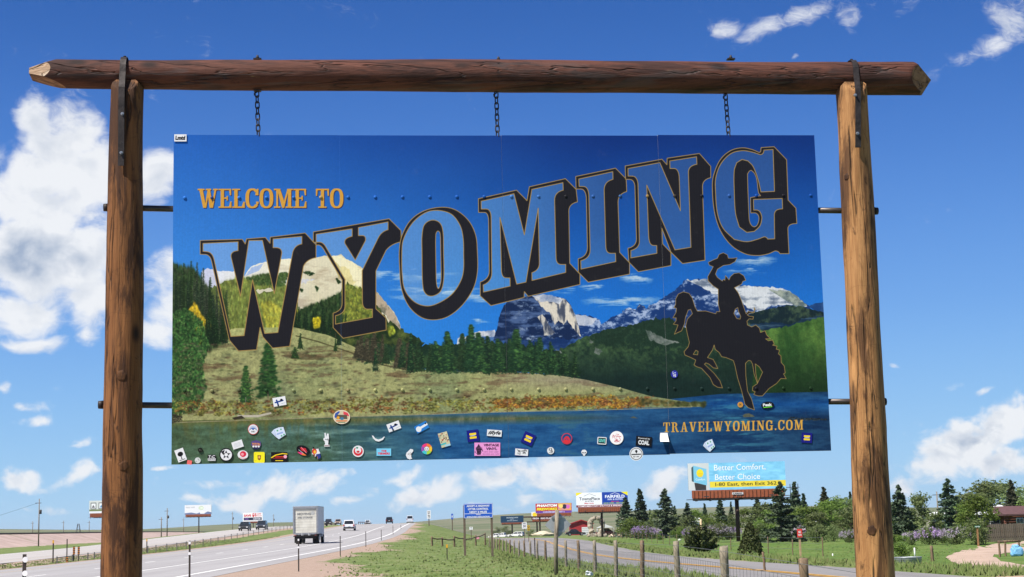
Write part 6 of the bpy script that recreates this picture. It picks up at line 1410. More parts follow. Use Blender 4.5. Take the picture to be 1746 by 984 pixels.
def build_trees():
    G = 'spruces beyond the service road'
    for (px, top, D, k, sx, lb) in [
        (1066, 848, 270, 0, 1.3, 'dark spruce covering the right end of the white and blue hotel billboard'),
        (1090.4, 833, 250, 0, 1.1, 'tall slender spruce, first clear of the hotel billboard'),
        (1108, 868, 275, 1, .9, 'small spruce between the two tall slender ones'),
        (1133, 833, 232, 0, 1.3, 'tall full spruce left of the low juniper, second of the tall pair'),
        (1150, 862, 262, 1, 1.0, 'short narrow spruce right behind the second tall spruce'),
        (1171.5, 857, 240, 0, 1.2, 'medium spruce below the left end of the comfort billboard'),
        (1201, 858, 246, 1, 1.0, 'narrow spruce left of the billboard pole behind the low juniper'),
        (1227, 850, 236, 0, 1.2, 'spruce under the comfort billboard close left of its pole'),
        (1246, 855, 250, 1, .8, 'thin spruce top immediately beside the brown billboard pole'),
        (1290, 848, 222, 0, 1.2, 'spruce right of the billboard pole under the skirt'),
        (1330, 822, 157, 2, 1.25, 'largest broad spruce overlapping the right end of the comfort billboard'),
        (1354, 821, 205, 1, 1.2, 'ragged spruce just right of the comfort billboard'),
        (1369.5, 841, 210, 1, 1.2, 'slim spruce behind the red stake sign'),
        (1404, 830, 215, 1, 1.3, 'brownish sparse spruce left of the right log post'),
        (1531, 827, 150, 2, 1.15, 'dense spruce close right of the right log post'),
        (1616, 817, 152, 2, 1.15, 'tall dark spruce beside the utility pole by the mobile home'),
        (1723, 818, 165, 0, .9, 'dark reddish spruce behind the log cabin'),
        (1449, 838, 225, 1, .9, 'spruce half hidden by the right log post')]:
        plant('spruce_tree', 'spruce', lb, G, px, top, D, [('crown', SPM[k]), ('trunk', SPT)], 6.0, sx, [SPRB, None] if px in (1404, 1723) else None)
    G = 'leafy trees beyond the service road'
    for (px, top, D, k, sx, mt, lb) in [
        (1076, 884, 245, 2, 1.3, LEAF, 'bright green bush tree at the foot of the first spruce'),
        (1120, 874, 262, 0, 1.2, LEAFD, 'dull green tree between the tall spruces'),
        (1160, 878, 240, 2, 1.2, LEAFD, 'round dull tree left of the comfort billboard'),
        (1186, 872, 250, 0, 1.1, LEAF, 'fresh green tree behind the low juniper'),
        (1214, 876, 236, 2, 1.2, LEAF, 'bright low tree behind the pale lilac'),
        (1240, 880, 245, 0, 1.2, LEAFD, 'dull tree left of the billboard pole'),
        (1272, 866, 230, 1, 1.2, LEAF, 'upright green tree close right of the billboard pole'),
        (1302, 862, 215, 0, 1.3, LEAFD, 'tree left of the largest spruce'),
        (1313, 872, 190, 2, 1.0, LEAF, 'low green tree tucked against the largest spruce'),
        (1352, 868, 195, 0, 1.1, LEAFD, 'tree behind the red stake sign'),
        (1376, 862, 178, 1, 1.4, LEAF, 'loose fresh tree right of the red stake sign'),
        (1395, 872, 172, 1, 1.3, LEAFD, 'thin tree with dark stems left of the right log post'),
        (1416, 856, 188, 0, 1.3, LEAF, 'green tree between brownish spruce and right log post'),
        (1436, 852, 196, 0, 1.3, LEAFP, 'pale tree with a reddish top beside the right log post'),
        (1450, 866, 170, 2, 1.1, LEAFD, 'low tree partly behind the right log post'),
        (1513, 866, 165, 1, 1.0, LEAF, 'green tree immediately right of the right log post'),
        (1552, 872, 158, 1, 1.0, LEAFD, 'dull tree between the dense spruce and the aspen'),
        (1569, 840, 155, 1, .9, LEAFP, 'pale loose aspen between the two right spruces'),
        (1592, 872, 148, 1, 1.0, LEAFD, 'dark leafy tree below the mobile home'),
        (1641, 858, 140, 1, .95, LEAF, 'bright green tree right of the tall dark spruce'),
        (1664, 850, 122, 0, 1.0, LEAF, 'big green tree by the street sign and plank fence'),
        (1652, 838, 190, 1, 1.5, LEAFP, 'pale poplar behind the big green tree'),
        (1683, 826, 210, 0, 1.3, LEAFP, 'tall pale poplar left of the log cabin'),
        (1704, 827, 215, 0, 1.3, LEAFP, 'tall pale poplar above the log cabin roof'),
        (1744, 834, 185, 2, 1.2, LEAFP, 'poplar at the right edge behind the log cabin'),
        (1499, 850, 215, 2, 1.2, LEAFD, 'dull tree behind the right log post'),
        (1770, 850, 160, 0, 1.3, LEAF, 'green tree just past the right edge')]:
        plant('leafy_tree', 'tree', lb, G, px, top, D, [('crown', DCM[k]), ('trunk', DCT[k])], 4.7, sx*1.35, [mt, None])
    G = 'lilac bushes on the lawn edge'
    for (px, top, D, k, sx, bl, lb) in [
        (1096, 897, 222, 0, 1.5, LIL, 'purple lilac below the tall slender spruce'), (1114, 900, 225, 1, 1.3, LILP, 'pale lilac right of the purple one by the second tall spruce'),
        (1182, 899, 190, 0, 1.4, LIL, 'mauve lilac behind the low juniper'), (1224, 895, 190, 0, 1.35, LILP, 'pale lilac left of the billboard pole, left half of the pair'),
        (1245, 897, 192, 1, 1.35, LIL, 'mauve lilac left of the billboard pole, right half of the pair'), (1350, 893, 165, 1, 1.2, LILP, 'lilac beside the red stake sign at the foot of the largest spruce'),
        (1447, 903, 140, 1, 1.2, LILP, 'greenish lilac against the right log post'), (1553, 906, 118, 1, 1.1, LILP, 'whitish lilac between right log post and purple lilac'),
        (1583, 900, 117, 0, 1.25, LIL, 'vivid purple lilac beyond the lone wooden post'), (1629, 898, 116, 1, 1.45, LILP, 'large pale lilac left of the green street sign')]:
        plant('lilac_bush', 'lilac', lb, G, px, top, D, [('foliage', BUM[k]), ('blossom', BLM[k]), ('stem', BUT)], 2.0, sx, [LEAFD, bl, None])
    for (px, top, D, k, sx, mt, lb) in [
        (1157, 900, 215, 0, 1.2, LEAF, 'low bright bush at the lawn edge left of the low juniper'), (1125, 906, 205, 1, 1.0, LEAF, 'small lone green bush on the lawn'),
        (1300, 893, 178, 1, 1.2, LEAFD, 'dull bush left of the largest spruce'), (1392, 896, 150, 0, 1.1, LEAFD, 'brownish twiggy bush right of the red stake sign'),
        (1420, 898, 148, 0, 1.1, LEAFD, 'twiggy bush left of the right log post'), (1537, 914, 74, 1, 1.3, LEAF, 'bright green bush beside the stock tank'),
        (1605, 905, 125, 0, 1.0, LEAF, 'green bush between the two lilacs'), (1516, 905, 110, 0, 1.1, LEAF, 'green bush close right of the right log post'), (1663, 890, 112, 0, 1.2, LEAFD, 'dark bush behind the street sign')]:
        plant('green_bush', 'bush', lb, 'bushes on the lawn edge', px, top, D, [('foliage', BUM[k]), ('stem', BUT)], 2.0, sx, [mt, None])
    plant('juniper_shrub', 'juniper', 'dark cone-shaped juniper beside the road below the comfort billboard', 'junipers beside the road', 1278, 893, 88, [('crown', JUM[0]), ('trunk', BUT)], 2.0, .85)
    plant('juniper_shrub', 'juniper', 'wide low brownish juniper beside the road left of the billboard pole', 'junipers beside the road', 1194, 897, 106, [('crown', JUM[1]), ('trunk', BUT)], 1.55, .95)
    # far dark trees on the plain
    for px, top, D, lb in ((862, 897, 900, 'tiny dark tree on the plain left of the dark blue billboard'), (848, 899, 950, 'tiny dark tree farther left on the plain'), (905, 902, 420, 'small bush beside the chevron sign'), (502, 895, 700, 'tiny tree above the far lanes')):
        plant('distant_tree', 'tree', lb, 'trees far out on the plain', px, top, D, [('crown', DCM[2]), ('trunk', DCT[2])], 4.9, 1.3, [LEAFD, None])
build_trees()
# ------------------------------------------------------------------ vehicles
GLASS = mat('dark_car_glass', (.022, .026, .030), .08, var=.1, spec=.6); TYRE = mat('tyre_rubber', (.022, .022, .022), .85, var=.2); RIM = mat('wheel_metal', (.38, .38, .39), .35, metal=.7, var=.1)
REDL = mat('red_tail_lamp', (.42, .02, .02), .25, var=.1, spec=.5); CLEAR = mat('headlamp_glass', (.72, .72, .70), .12, var=.1, spec=.7); BLK = mat('black_plastic', (.03, .03, .032), .6, var=.2); PLATE = mat('licence_plate', (.72, .73, .74), .4, var=.1)
def paint(nm, c): return mat(nm, c, .3, var=.06, spec=.5, scale=2)
def wheel(parent, x, y, r, w):
    mb = MB(); mb.tube([(x-w/2, y, r), (x-w*.32, y, r), (x+w*.32, y, r), (x+w/2, y, r)], [r*.92, r, r, r*.92], 18); t = mb.build('wheel', TYRE, parent)
    s = 1 if x > 0 else -1; mb = MB(); mb.cyl((x+s*w*.42, y, r), (x+s*(w*.5+.012), y, r), r*.62, r*.58, 14); mb.build('rim', RIM, t)
def car(name, label, cat, px, base, D, L, W, Ht, pmat, kind='suv', flip=False, dirx=None, group=None):
    "origin at the ground under the middle; +Y is the front"
    w = at(px, base, D); x = w.x; g = H(x, D); t = (D+8)
    # heading follows the carriageway
    fn = xe if dirx is None else dirx; dx = float(fn(D+6)-fn(D-6))/12; rz = -math.atan(dx)+(math.pi if flip else 0)
    o = empty(name, (x, D, g+.01), rz, label, cat, group)
    hb = .30; belt = Ht*.56; hw = W/2
    def shell(prof, half, mt, nm, par, mi=0):
        mb = MB(); mb.prism(prof, 'x', -half, half, mi); me = mb.mesh(nm); bm = bmesh.new(); bm.from_mesh(me); bmesh.ops.bevel(bm, geom=bm.edges[:], offset=.05, segments=2, affect='EDGES', clamp_overlap=True); bm.to_mesh(me); bm.free(); return link(nm, me, mt, par)
    f, b = L/2, -L/2
    if kind == 'pickup': low = [(b, hb+.12), (b, belt-.02), (b+L*.36, belt-.02), (f-.1, belt-.04), (f, belt-.2), (f, hb+.1), (f-.25, hb), (b+.2, hb)]; top = [(b+L*.37, belt), (b+L*.40, Ht-.02), (b+L*.60, Ht), (b+L*.74, belt)]
    elif kind == 'sedan': low = [(b, hb+.15), (b+.03, belt-.06), (b+L*.16, belt), (f-L*.25, belt-.02), (f-.08, belt-.18), (f, hb+.25), (f-.1, hb), (b+.1, hb)]; top = [(b+L*.14, belt-.01), (b+L*.27, Ht-.03), (b+L*.52, Ht), (b+L*.71, belt-.02)]
    else: low = [(b, hb+.12), (b, belt), (f-L*.26, belt), (f-.12, belt-.1), (f, belt-.32), (f, hb+.1), (f-.2, hb), (b+.15, hb)]; top = [(b+.05, belt-.01), (b+.24, Ht-.06), (b+.5, Ht), (b+L*.52, Ht), (b+L*.72, belt-.01)]
    shell(low, hw, pmat, 'body', o)
    mb = MB(); n = len(top); ha, hbm = hw-.04, hw-.20
    vs = [(-(ha if z <= belt else hbm), y, z) for y, z in top]+[((ha if z <= belt else hbm), y, z) for y, z in top]
    mb.add(vs, [tuple(range(n)), tuple(range(2*n-1, n-1, -1))]+[(i, n+i, n+(i+1) % n, (i+1) % n) for i in range(n)]); cab = mb.build('cabin', pmat, o)
    # windows sit proud of the cabin skin
    def pane(a, bq, c, d, off, nm): m2 = MB(); P = [Vector(q) for q in (a, bq, c, d)]; nr = (P[1]-P[0]).cross(P[3]-P[0]).normalized(); ce = sum(P, Vector())/4; nr = nr if nr.dot(ce-Vector((0, (top[0][0]+top[-1][0])/2, (belt+Ht)/2))) > 0 else -nr; m2.add([p+nr*off for p in P]+[p+nr*.002 for p in P], [(0, 1, 2, 3), (0, 4, 5, 1), (1, 5, 6, 2), (2, 6, 7, 3), (3, 7, 4, 0)]); m2.build(nm, GLASS, cab)
    def lerp3(p, q, t): return tuple(a+(c-a)*t for a, c in zip(p, q))
    yb0, zb0 = top[0]; yb1, zb1 = top[1]; yf1, zf1 = top[-2]; yf0, zf0 = top[-1]
    for nm, (y0, z0), (y1, z1) in (('rear_window', (yb0, belt), (yb1, zb1)), ('windscreen', (yf0, belt), (yf1, zf1))):
        A0, B0, B1, A1 = (-ha, y0, z0), (ha, y0, z0), (hbm, y1, z1), (-hbm, y1, z1)
        lo, hi = .12, .90
        P0, P1 = lerp3(A0, A1, lo), lerp3(B0, B1, lo); P3, P2 = lerp3(A0, A1, hi), lerp3(B0, B1, hi)
        pane(lerp3(P0, P1, .07), lerp3(P0, P1, .93), lerp3(P3, P2, .93), lerp3(P3, P2, .07), .012, nm)
    for s in (-1, 1):
        def sd(y, t): return (s*(ha+(hbm-ha)*t), y, belt+(Ht-.05-belt)*t)
        def edge_b(t): return yb0+(yb1-yb0)*t+.1
        def edge_f(t): return yf0+(yf1-yf0)*t-.1
        mid = (edge_b(.5)+edge_f(.5))/2+.05
        pane(sd(edge_b(.14), .14), sd(mid-.05, .14), sd(mid-.05, .86), sd(edge_b(.86)+.05, .86), .012, 'side_window'); pane(sd(mid+.05, .14), sd(edge_f(.14), .14), sd(edge_f(.86)-.03, .86), sd(mid+.05, .86), .012, 'side_window')
    r = .34 if kind == 'sedan' else .38
    for sx in (-1, 1):
        for y in (f-L*.19, b+L*.2): wheel(o, sx*(hw-.09), y, r, .22)
        m2 = MB(); m2.bbox((sx*(hw-.14), b-.01, belt-.12), (.2, .07, .3 if kind != 'sedan' else .16), .02); m2.build('tail_light', REDL, o)
        m2 = MB(); m2.bbox((sx*(hw-.24), f-.03, belt-.30), (.36, .1, .17), .03); m2.build('headlight', CLEAR, o)
        m2 = MB(); m2.bbox((sx*(hw+.09), yf0-.25, belt+.06), (.18, .1, .14), .03); m2.build('wing_mirror', BLK, o)
    m2 = MB(); m2.bbox((0, b-.03, hb+.16), (W*.94, .14, .22), .04); m2.build('bumper', BLK if kind != 'sedan' else pmat, o); m2 = MB(); m2.bbox((0, f+.01, hb+.14), (W*.94, .14, .24), .04); m2.build('bumper', BLK, o)
    m2 = MB(); m2.bbox((0, f-.0, belt-.32), (W*.5, .06, .18), .02); m2.build('grille', BLK, o); m2 = MB(); m2.bbox((0, b-.02, belt-.22), (.32, .05, .16), .01); m2.build('licence_plate', PLATE, o)
    return o
def box_truck():
    D = 161.5; w = at(521, 924.5, D); x = w.x; g = H(x, D); dx = float(xe(D+8)-xe(D-8))/16
    o = empty('box_truck', (x, D, g+.01), -math.atan(dx)-.012, 'dirty white box truck seen from behind on the highway', 'truck')
    DW = mat('grimy_white_panel', (.68, .67, .64), .6, var=.25, scale=1.1, stretch=(1, 1, .5)); DR = mat('grimy_roll_door', (.70, .67, .58), .7, c2=(.50, .475, .40), scale=1.3, stretch=(1, 1, .6)); AL = mat('dull_aluminium', (.36, .36, .37), .45, metal=.5, var=.25, scale=5); SH = mat('black_chassis', (.02, .019, .018), .8, var=.3)
    W, h0, h1, L = 2.46, .98, 3.66, 5.6; y0, y1 = 0, L
    for nm, c, d in (('cargo_wall', (-W/2+.03, L/2, (h0+h1)/2), (.06, L, h1-h0)), ('cargo_wall', (0, L-.03, (h0+h1)/2), (W-.12, .06, h1-h0-.02)), ('cargo_floor', (0, L/2, h0+.05), (W-.124, L-.12, .08))): mb = MB(); mb.bbox(c, d, .01); mb.build(nm, DW, o)
    mb = MB(); mb.bbox((W/2-.03, L/2, (h0+h1)/2), (.06, L, h1-h0), .01); mb.build('cargo_wall', mat('cleaner_white_panel', (.70, .70, .69), .55, var=.16, scale=1.5), o)
    mb = MB(); mb.bbox((0, L/2, h1+.02), (W+.03, L+.03, .07), .02); mb.build('cargo_roof', AL, o)
    for c, d in (((-W/2+.07, -.035, (h0+h1)/2), (.16, .08, h1-h0)), ((W/2-.07, -.035, (h0+h1)/2), (.16, .08, h1-h0)), ((0, -.036, h1-.1), (W-.30, .08, .2)), ((0, -.036, h0+.02), (W-.30, .08, .16))): mb = MB(); mb.bbox(c, d, .012); mb.build('door_frame', AL, o)
    n = 9; z0, z1 = h0+.11, h1-.2
    for k in range(n): a = z0+(z1-z0)*k/n; mb = MB(); mb.bbox((0, .03+.004*(k % 2), a+(z1-z0)/n/2), (W-.30, .05, (z1-z0)/n-.014), .008); mb.build('door_slat', DR, o)
    mb = MB(); mb.cyl((.74, -.006, z1-.42), (.74, .002, z1-.42), .2, .2, 18); mb.build('round_patch', mat('pale_patch', (.44, .44, .42), .6, var=.2), o)
    FAD = mat('faded_blue_lettering', (.20, .205, .21), .7, var=.3, scale=4)
    for zz, sc, body in ((z1-.62, .34, 'MOVING'), (z1-.95, .26, 'AND STORAGE')):
        V, Fs = text_tris(body, .02); lo, hi = V.min(0), V.max(0); Q = (V-lo)/(hi-lo)*[1.35 if sc > .3 else 1.5, sc*.7]+[-.8, zz]
        mb = MB(); mb.add([(q[0], -.0045, q[1]) for q in Q], Fs); mb.build('lettering', FAD, o)
    mb = MB(); mb.bbox((0, -.16, h0-.2), (W-.1, .3, .1), .015); mb.build('rear_step', SH, o); mb = MB(); mb.bbox((0, -.2, h0-.36), (W*.86, .08, .2), .015); mb.build('rear_bumper', SH, o)
    for sx in (-1, 1): [MB().bbox(c, d, .01).build('latch_bracket', mat('worn_white_bracket', (.5, .5, .5), .6, var=.3), o) for c, d in (((sx*.34, -.2, h0-.02), (.09, .12, .26)), ((sx*.34+.12, -.2, h0-.1), (.06, .1, .14)))]
    for sx in (-1, 1):
        mb = MB(); mb.bbox((sx*(W/2-.32), .95, .5), (.62, .03, .78), .008); mb.build('mud_flap', SH, o)
        mb = MB(); mb.bbox((sx*(W/2-.22), -.02, h0-.16), (.2, .06, .12), .015); mb.build('tail_light', REDL, o)
        wheel(o, sx*(W/2-.2), 1.7, .46, .26); wheel(o, sx*(W/2-.5), 1.7, .46, .26); wheel(o, sx*(W/2-.25), 6.5, .46, .28)
    mb = MB(); mb.bbox((0, 3.2, .78), (.9, 6.8, .26), .02); mb.build('chassis', SH, o)
    for z, yy in ((.62, 2.9),): mb = MB(); mb.bbox((.85, yy, z), (.5, 1.2, .5), .06); mb.build('fuel_tank', AL, o)
    mb = MB(); mb.bbox((0, L+1.0, 1.6), (2.1, 1.7, 1.9), .15); mb.build('cab', mat('cab_white', (.55, .55, .55), .4, var=.1), o); mb = MB(); mb.bbox((0, L+1.0, 2.05), (2.14, 1.1, .55), .06); mb.build('cab_window', GLASS, o)
    for sx in (-1, 1): mb = MB(); mb.bbox((sx*1.36, L+1.5, 1.95), (.2, .1, .42), .03); mb.build('wing_mirror', BLK, o)
    mb = MB(); mb.cyl((-.55, -.1, .45), (-.55, .9, .5), .05, .05, 8); mb.build('exhaust', SH, o)
box_truck()
BLKP = paint('black_car_paint', (.018, .018, .021)); WHP = paint('white_car_paint', (.78, .78, .78)); TANP = paint('tan_car_paint', (.30, .22, .17)); DBP = paint('dark_blue_car_paint', (.025, .032, .05))
car('sport_utility_car', 'white sport utility car seen from behind on the highway right of the box truck', 'car', 596, 902.5, 262, 4.6, 1.85, 1.68, WHP)
car('pickup_truck', 'black pickup truck seen from behind near the highway crest', 'pickup', 664, 893, 480, 5.6, 2.0, 1.9, BLKP, 'suv')
car('sport_utility_car', 'oncoming black car, left of the pair below the sale billboard', 'car', 417.5, 908, 322, 4.8, 1.95, 1.78, BLKP, flip=True, dirx=xf)
car('sport_utility_car', 'oncoming dark car, right of the pair below the sale billboard', 'car', 446.5, 906.5, 335, 4.8, 1.95, 1.85, DBP, flip=True, dirx=xf)
car('pickup_truck', 'far oncoming dark pickup just right of the box truck', 'pickup', 560, 895.5, 505, 5.6, 2.0, 1.9, BLKP, flip=True, dirx=xf)
car('sport_utility_car', 'far oncoming tan car right of the dark pickup', 'car', 576.5, 895.5, 510, 4.7, 1.9, 1.8, TANP, flip=True, dirx=xf)
car('sedan_car', 'tiny white car on the far lanes behind the crest rail', 'car', 627, 890, 560, 4.6, 1.85, 1.6, WHP, 'sedan', True, dirx=xf)
car('camper_van', 'pale camper van at the highway crest', 'van', 699, 891, 540, 6.4, 2.2, 2.6, paint('pale_van_paint', (.62, .66, .70)))
# ------------------------------------------------------------------ billboards and road signs
ORSK = mat('rust_orange_skirt', (.33, .098, .042), .7, var=.2, scale=3); BPOLE = mat('brown_billboard_pole', (.062, .034, .028), .7, var=.25); BFR = mat('dark_billboard_frame', (.05, .045, .045), .7)
def billboard(label, px0, px1, ytop, ybot, yskirt, D, pole, base, art, aspect_px=384, sk=ORSK, tilt=0.0):
    "face from photo edges; one pole"
    a = at(px0, ytop, D); b = at(px1, ytop+tilt, D); c = at(px0, ybot, D); s = at(px0, yskirt, D) if yskirt else c
    W = b.x-a.x; zt, zb, zs = a.z, c.z, s.z; cx = (a.x+b.x)/2; p = at(pole, base or 905, D); g = H(p.x, D+.6)
    o = empty('billboard', (p.x, D+.6, g), 0, label, 'billboard', 'roadside billboards'); O = Vector(o.location)
    hh = zt-zb; cv = Canvas(aspect_px, max(24, int(aspect_px*hh/W)), lambda x, y: (x, y)); art(cv); PM = print_mat('billboard_print', cv.image('billboard_print'), .5)
    mb = MB(); mb.box(Vector((cx, D, (zt+zb)/2))-O, (W, .12, hh)); me = mb.mesh('face'); set_uv(me, lambda q: ((q.x+O.x-cx)/W+.5, (q.z+O.z-zb)/hh)); link('face', me, PM, o)
    mb = MB(); mb.box(Vector((cx, D+.28, (zt+zb)/2))-O, (W*.995, .30, hh*.985)); mb.build('back_frame', BFR, o)
    if yskirt:
        mb = MB(); mb.box(Vector((cx+W*.008, D-.02, (zb+zs)/2-.01))-O, (W*.955, .1, zb-zs-.02)); sko = mb.build('skirt', sk, o)
        n = 24
        for k in range(n): mb = MB(); mb.box(Vector((cx+W*.008+W*.955*((k+.5)/n-.5), D-.10, (zb+zs)/2-.01))-O, (.10, .06, zb-zs-.06)); mb.build('skirt_rib', sk, sko)
        mb = MB(); mb.box(Vector((cx, D-.55, zs-.12))-O, (W*1.06, .9, .06)); mb.build('catwalk', BFR, o)
        for k in range(7): m2 = MB(); m2.box(Vector((cx+W*((k+.5)/7-.5), D-.3, zs-.22))-O, (.1, 1.5, .14)); m2.build('bracket', BFR, o)
        for k in range(3): m2 = MB(); X_l = cx+W*((k+.5)/3-.5); m2.tube([Vector((X_l, D-.2, zs-.1))-O, Vector((X_l, D-1.0, zs-.05))-O, Vector((X_l, D-1.15, zs+.12))-O], .035, 6); m2.box(Vector((X_l, D-1.15, zs+.16))-O, (.5, .18, .1)); m2.build('flood_lamp', BFR, o)
    r = .0115*W*1.9 if W > 9 else .25
    mb = MB(); mb.cyl((0, 0, -.3), Vector((0, 0, (zs if yskirt else zb)-O.z+.2)), r, r*.96, 20); mb.build('pole', BPOLE, o)
    mb = MB(); mb.box((0, 0, (zs if yskirt else zb)-O.z-.05), (W*.9, .5, .35)); mb.build('beam', BPOLE, o)
    return o, O, (cx, W, zt, zb, zs, D)
def T(cv, body, x, y, w, h, c, bold=.02, shear=0): cv_text(cv, body, x*cv.w, y*cv.h, w*cv.w, h*cv.h, c, bold, shear)
def Rc(cv, x0, y0, x1, y1, c): cv.a[int(y0*cv.h):int(y1*cv.h), int(x0*cv.w):int(x1*cv.w)] = c
def Pg(cv, pts, c): cv.poly([(x*cv.w, y*cv.h) for x, y in pts], c)
def art_comfort(cv):
    n = fbm_grid(cv.h, cv.w, 10, 4, .6, 3, 3.0)[..., None]; cv.a[:] = C8(128,196,230)+(n-.4)*.2
    Rc(cv, 0, 0, .215, 1, C8(226,230,230)); g = np.linspace(.93, .8, cv.w)[None, :, None]; cv.a[:, :int(.215*cv.w)] *= g[:, :int(.215*cv.w)]
    Pg(cv, [(.06,.72),(.18,.78),(.18,1),(.07,1)], C8(64,62,62)); Pg(cv, [(.035,.16),(.06,.09),(.06,.70),(.035,.66)], C8(70,96,104)); Pg(cv, [(.055,.08),(.19,.22),(.19,.83),(.055,.70)], C8(126,194,222)); cv.ell(.122*cv.w, .37*cv.h, .036*cv.w, .15*cv.h, C8(240,220,50)); T(cv, 'Comfort', .075, .56, .10, .08, C8(214,232,240)); [Pg(cv, [(.098,y),(.148,y+.02),(.148,y+.035),(.098,y+.015)], C8(230,170,60)) for y in (.36,.42,.47)]
    Rc(cv, .22, .70, 1, .915, C8(236,212,70))
    for dx, c in ((.003, C8(84,140,184)), (0, C8(244,246,248))): T(cv, 'Better Comfort,', .27+dx, .07+dx*2, .53, .25, c, .006); T(cv, 'Better Choice', .275+dx, .425+dx*2, .465, .215, c, .006)
    T(cv, 'I-80 East, then Exit 362', .275, .735, .63, .15, C8(64,62,34), .012)
o, O, (cx, W, zt, zb, zs, D) = billboard('large comfort billboard with blue sky print and yellow stripe on a brown pole', 1172.5, 1338, 790.5, 836.5, 850.5, 166, 1260.5, 921, art_comfort, 512)
mb = MB(); mb.box(Vector((cx, D-.12, (zb+zs)/2))-O, (.115*W, .04, .22)); pl_ = mb.build('name_plate', mat('white_name_plate', (.7, .7, .68), .5), o)
V_, F_ = text_tris('LAMAR', .03); lo_, hi_ = V_.min(0), V_.max(0); mb = MB(); mb.add([(p[0]+cx-O.x-.045*W, D-.145-O.y, p[1]+(zb+zs)/2-O.z-.07) for p in (V_-lo_)/(hi_-lo_)*[.09*W, .14]], F_); mb.build('lettering', BLK, pl_)
for dx in (.5, 1.3): MB().box(Vector((cx+W/2+dx, D+.4, (zb+zs)/2+.1))-O, (.06, .06, 1.5)).build('platform_post', BFR, o)
MB().box(Vector((cx+W/2+.7, D+.4, zs+.1))-O, (1.6, .5, .06)).build('platform', BFR, o); MB().box(Vector((cx+W/2+.7, D+.33, zs+.9))-O, (1.5, .05, .05)).build('platform_rail', BFR, o)
def art_hotel(cv):
    cv.a[:] = C8(236,238,240); Rc(cv, .5, 0, 1, .84, C8(36,70,164)); Rc(cv, 0, .84, 1, 1, C8(120,30,44)); Rc(cv, 0,.84,1,.86,C8(240,240,240))
    Pg(cv, [(0,0),(.13,0),(0,.22)], C8(238,222,50)); Pg(cv, [(1,0),(.87,0),(1,.26)], C8(238,222,50))
    cv.stroke([(.15*cv.w,.24*cv.h),(.26*cv.w,.08*cv.h),(.38*cv.w,.24*cv.h)], C8(150,154,160), 4, False); T(cv, 'TownePlace', .06, .32, .40, .20, C8(50,56,66), .015); T(cv, 'SUITES', .17, .56, .17, .08, C8(90,94,104)); T(cv, 'Marriott', .16, .68, .18, .1, C8(190,50,60))
    cv.stroke([(.66*cv.w,.16*cv.h),(.75*cv.w,.05*cv.h),(.84*cv.w,.16*cv.h)], C8(236,240,246), 4, False); T(cv, 'FAIRFIELD', .56, .2, .38, .2, C8(244,246,250), .03); T(cv, 'INN & SUITES', .61, .44, .29, .11, C8(240,242,248), .02); T(cv, 'Marriott', .68, .6, .15, .08, C8(210,70,84)); T(cv, 'NOW OPEN - NEXT EXIT', .53, .71, .42, .09, C8(210,226,70), .02)
    T(cv, 'COMPLIMENTARY SHUTTLE & BREAKFAST', .03, .875, .94, .1, C8(242,242,242), .03)
billboard('wide hotel billboard with white left half and blue right half on a brown pole', 982, 1070, 840.5, 865.5, 873.5, 285, 1027.5, 913, art_hotel, 512, tilt=-1.5)
def art_fire(cv):
    cv.a[:] = C8(196,40,52); Rc(cv, .62, .02, .985, .76, C8(226,170,90)); n = fbm_grid(cv.h, cv.w, 9, 4, .6, 8)
    x0, x1, y0, y1 = int(.62*cv.w), int(.985*cv.w), int(.02*cv.h), int(.76*cv.h); sub = cv.a[y0:y1, x0:x1]; k = np.clip((n[y0:y1, x0:x1]-.42)*4, 0, 1)[..., None]; sub += (C8(200,130,190)-sub)*k; cv.ell(.80*cv.w, .36*cv.h, .06*cv.w, .24*cv.h, C8(60,50,70)); cv.ell(.70*cv.w, .3*cv.h, .06*cv.w, .2*cv.h, C8(250,214,120)); cv.ell(.9*cv.w, .4*cv.h, .05*cv.w, .2*cv.h, C8(216,110,190))
    Rc(cv, 0, .78, 1, 1, C8(110,72,160)); T(cv, 'CONVENIENT EXIT 2', .2, .82, .6, .13, C8(236,230,240), .03)
    for d, c in ((.008, C8(40,20,30)), (0, C8(246,246,244))): T(cv, 'PHANTOM', .03+d, .08+d, .57, .28, c, .06, .15)
    for d, c in ((.008, C8(40,20,30)), (0, C8(244,222,60))): T(cv, 'FIREWORKS', .03+d, .44+d, .57, .28, c, .06, .15)
billboard('red fireworks billboard behind the grey diamond sign', 913, 974.5, 859, 875.5, 881, 430, 921, 908, art_fire, 448)
def art_sun(cv): cv.a[:] = C8(236,232,220); cv.ell(.14*cv.w, .34*cv.h, .1*cv.w, .26*cv.h, C8(244,206,50)); Rc(cv, 0, .68, 1, 1, C8(96,30,40)); T(cv, 'FIREWORKS PLAZA', .05, .74, .9, .2, C8(236,236,236), .03)
billboard('low billboard with a yellow sun under the fireworks billboard', 906, 945, 873, 886.5, 889.5, 520, 916, 907, art_sun)
def art_blue(cv): cv.a[:] = C8(38,66,92); T(cv, 'BOOKING GATE', .26, .2, .5, .16, C8(214,222,230), .02); T(cv, 'INFO', .42, .44, .16, .12, C8(190,200,210)); T(cv, 'NEXT EXIT ON RIGHT', .28, .66, .46, .13, C8(200,208,216), .02)
billboard('dark blue billboard standing between highway sign and fireworks billboard', 853.5, 892.5, 880, 891.5, 894, 560, 873.5, 911, art_blue)
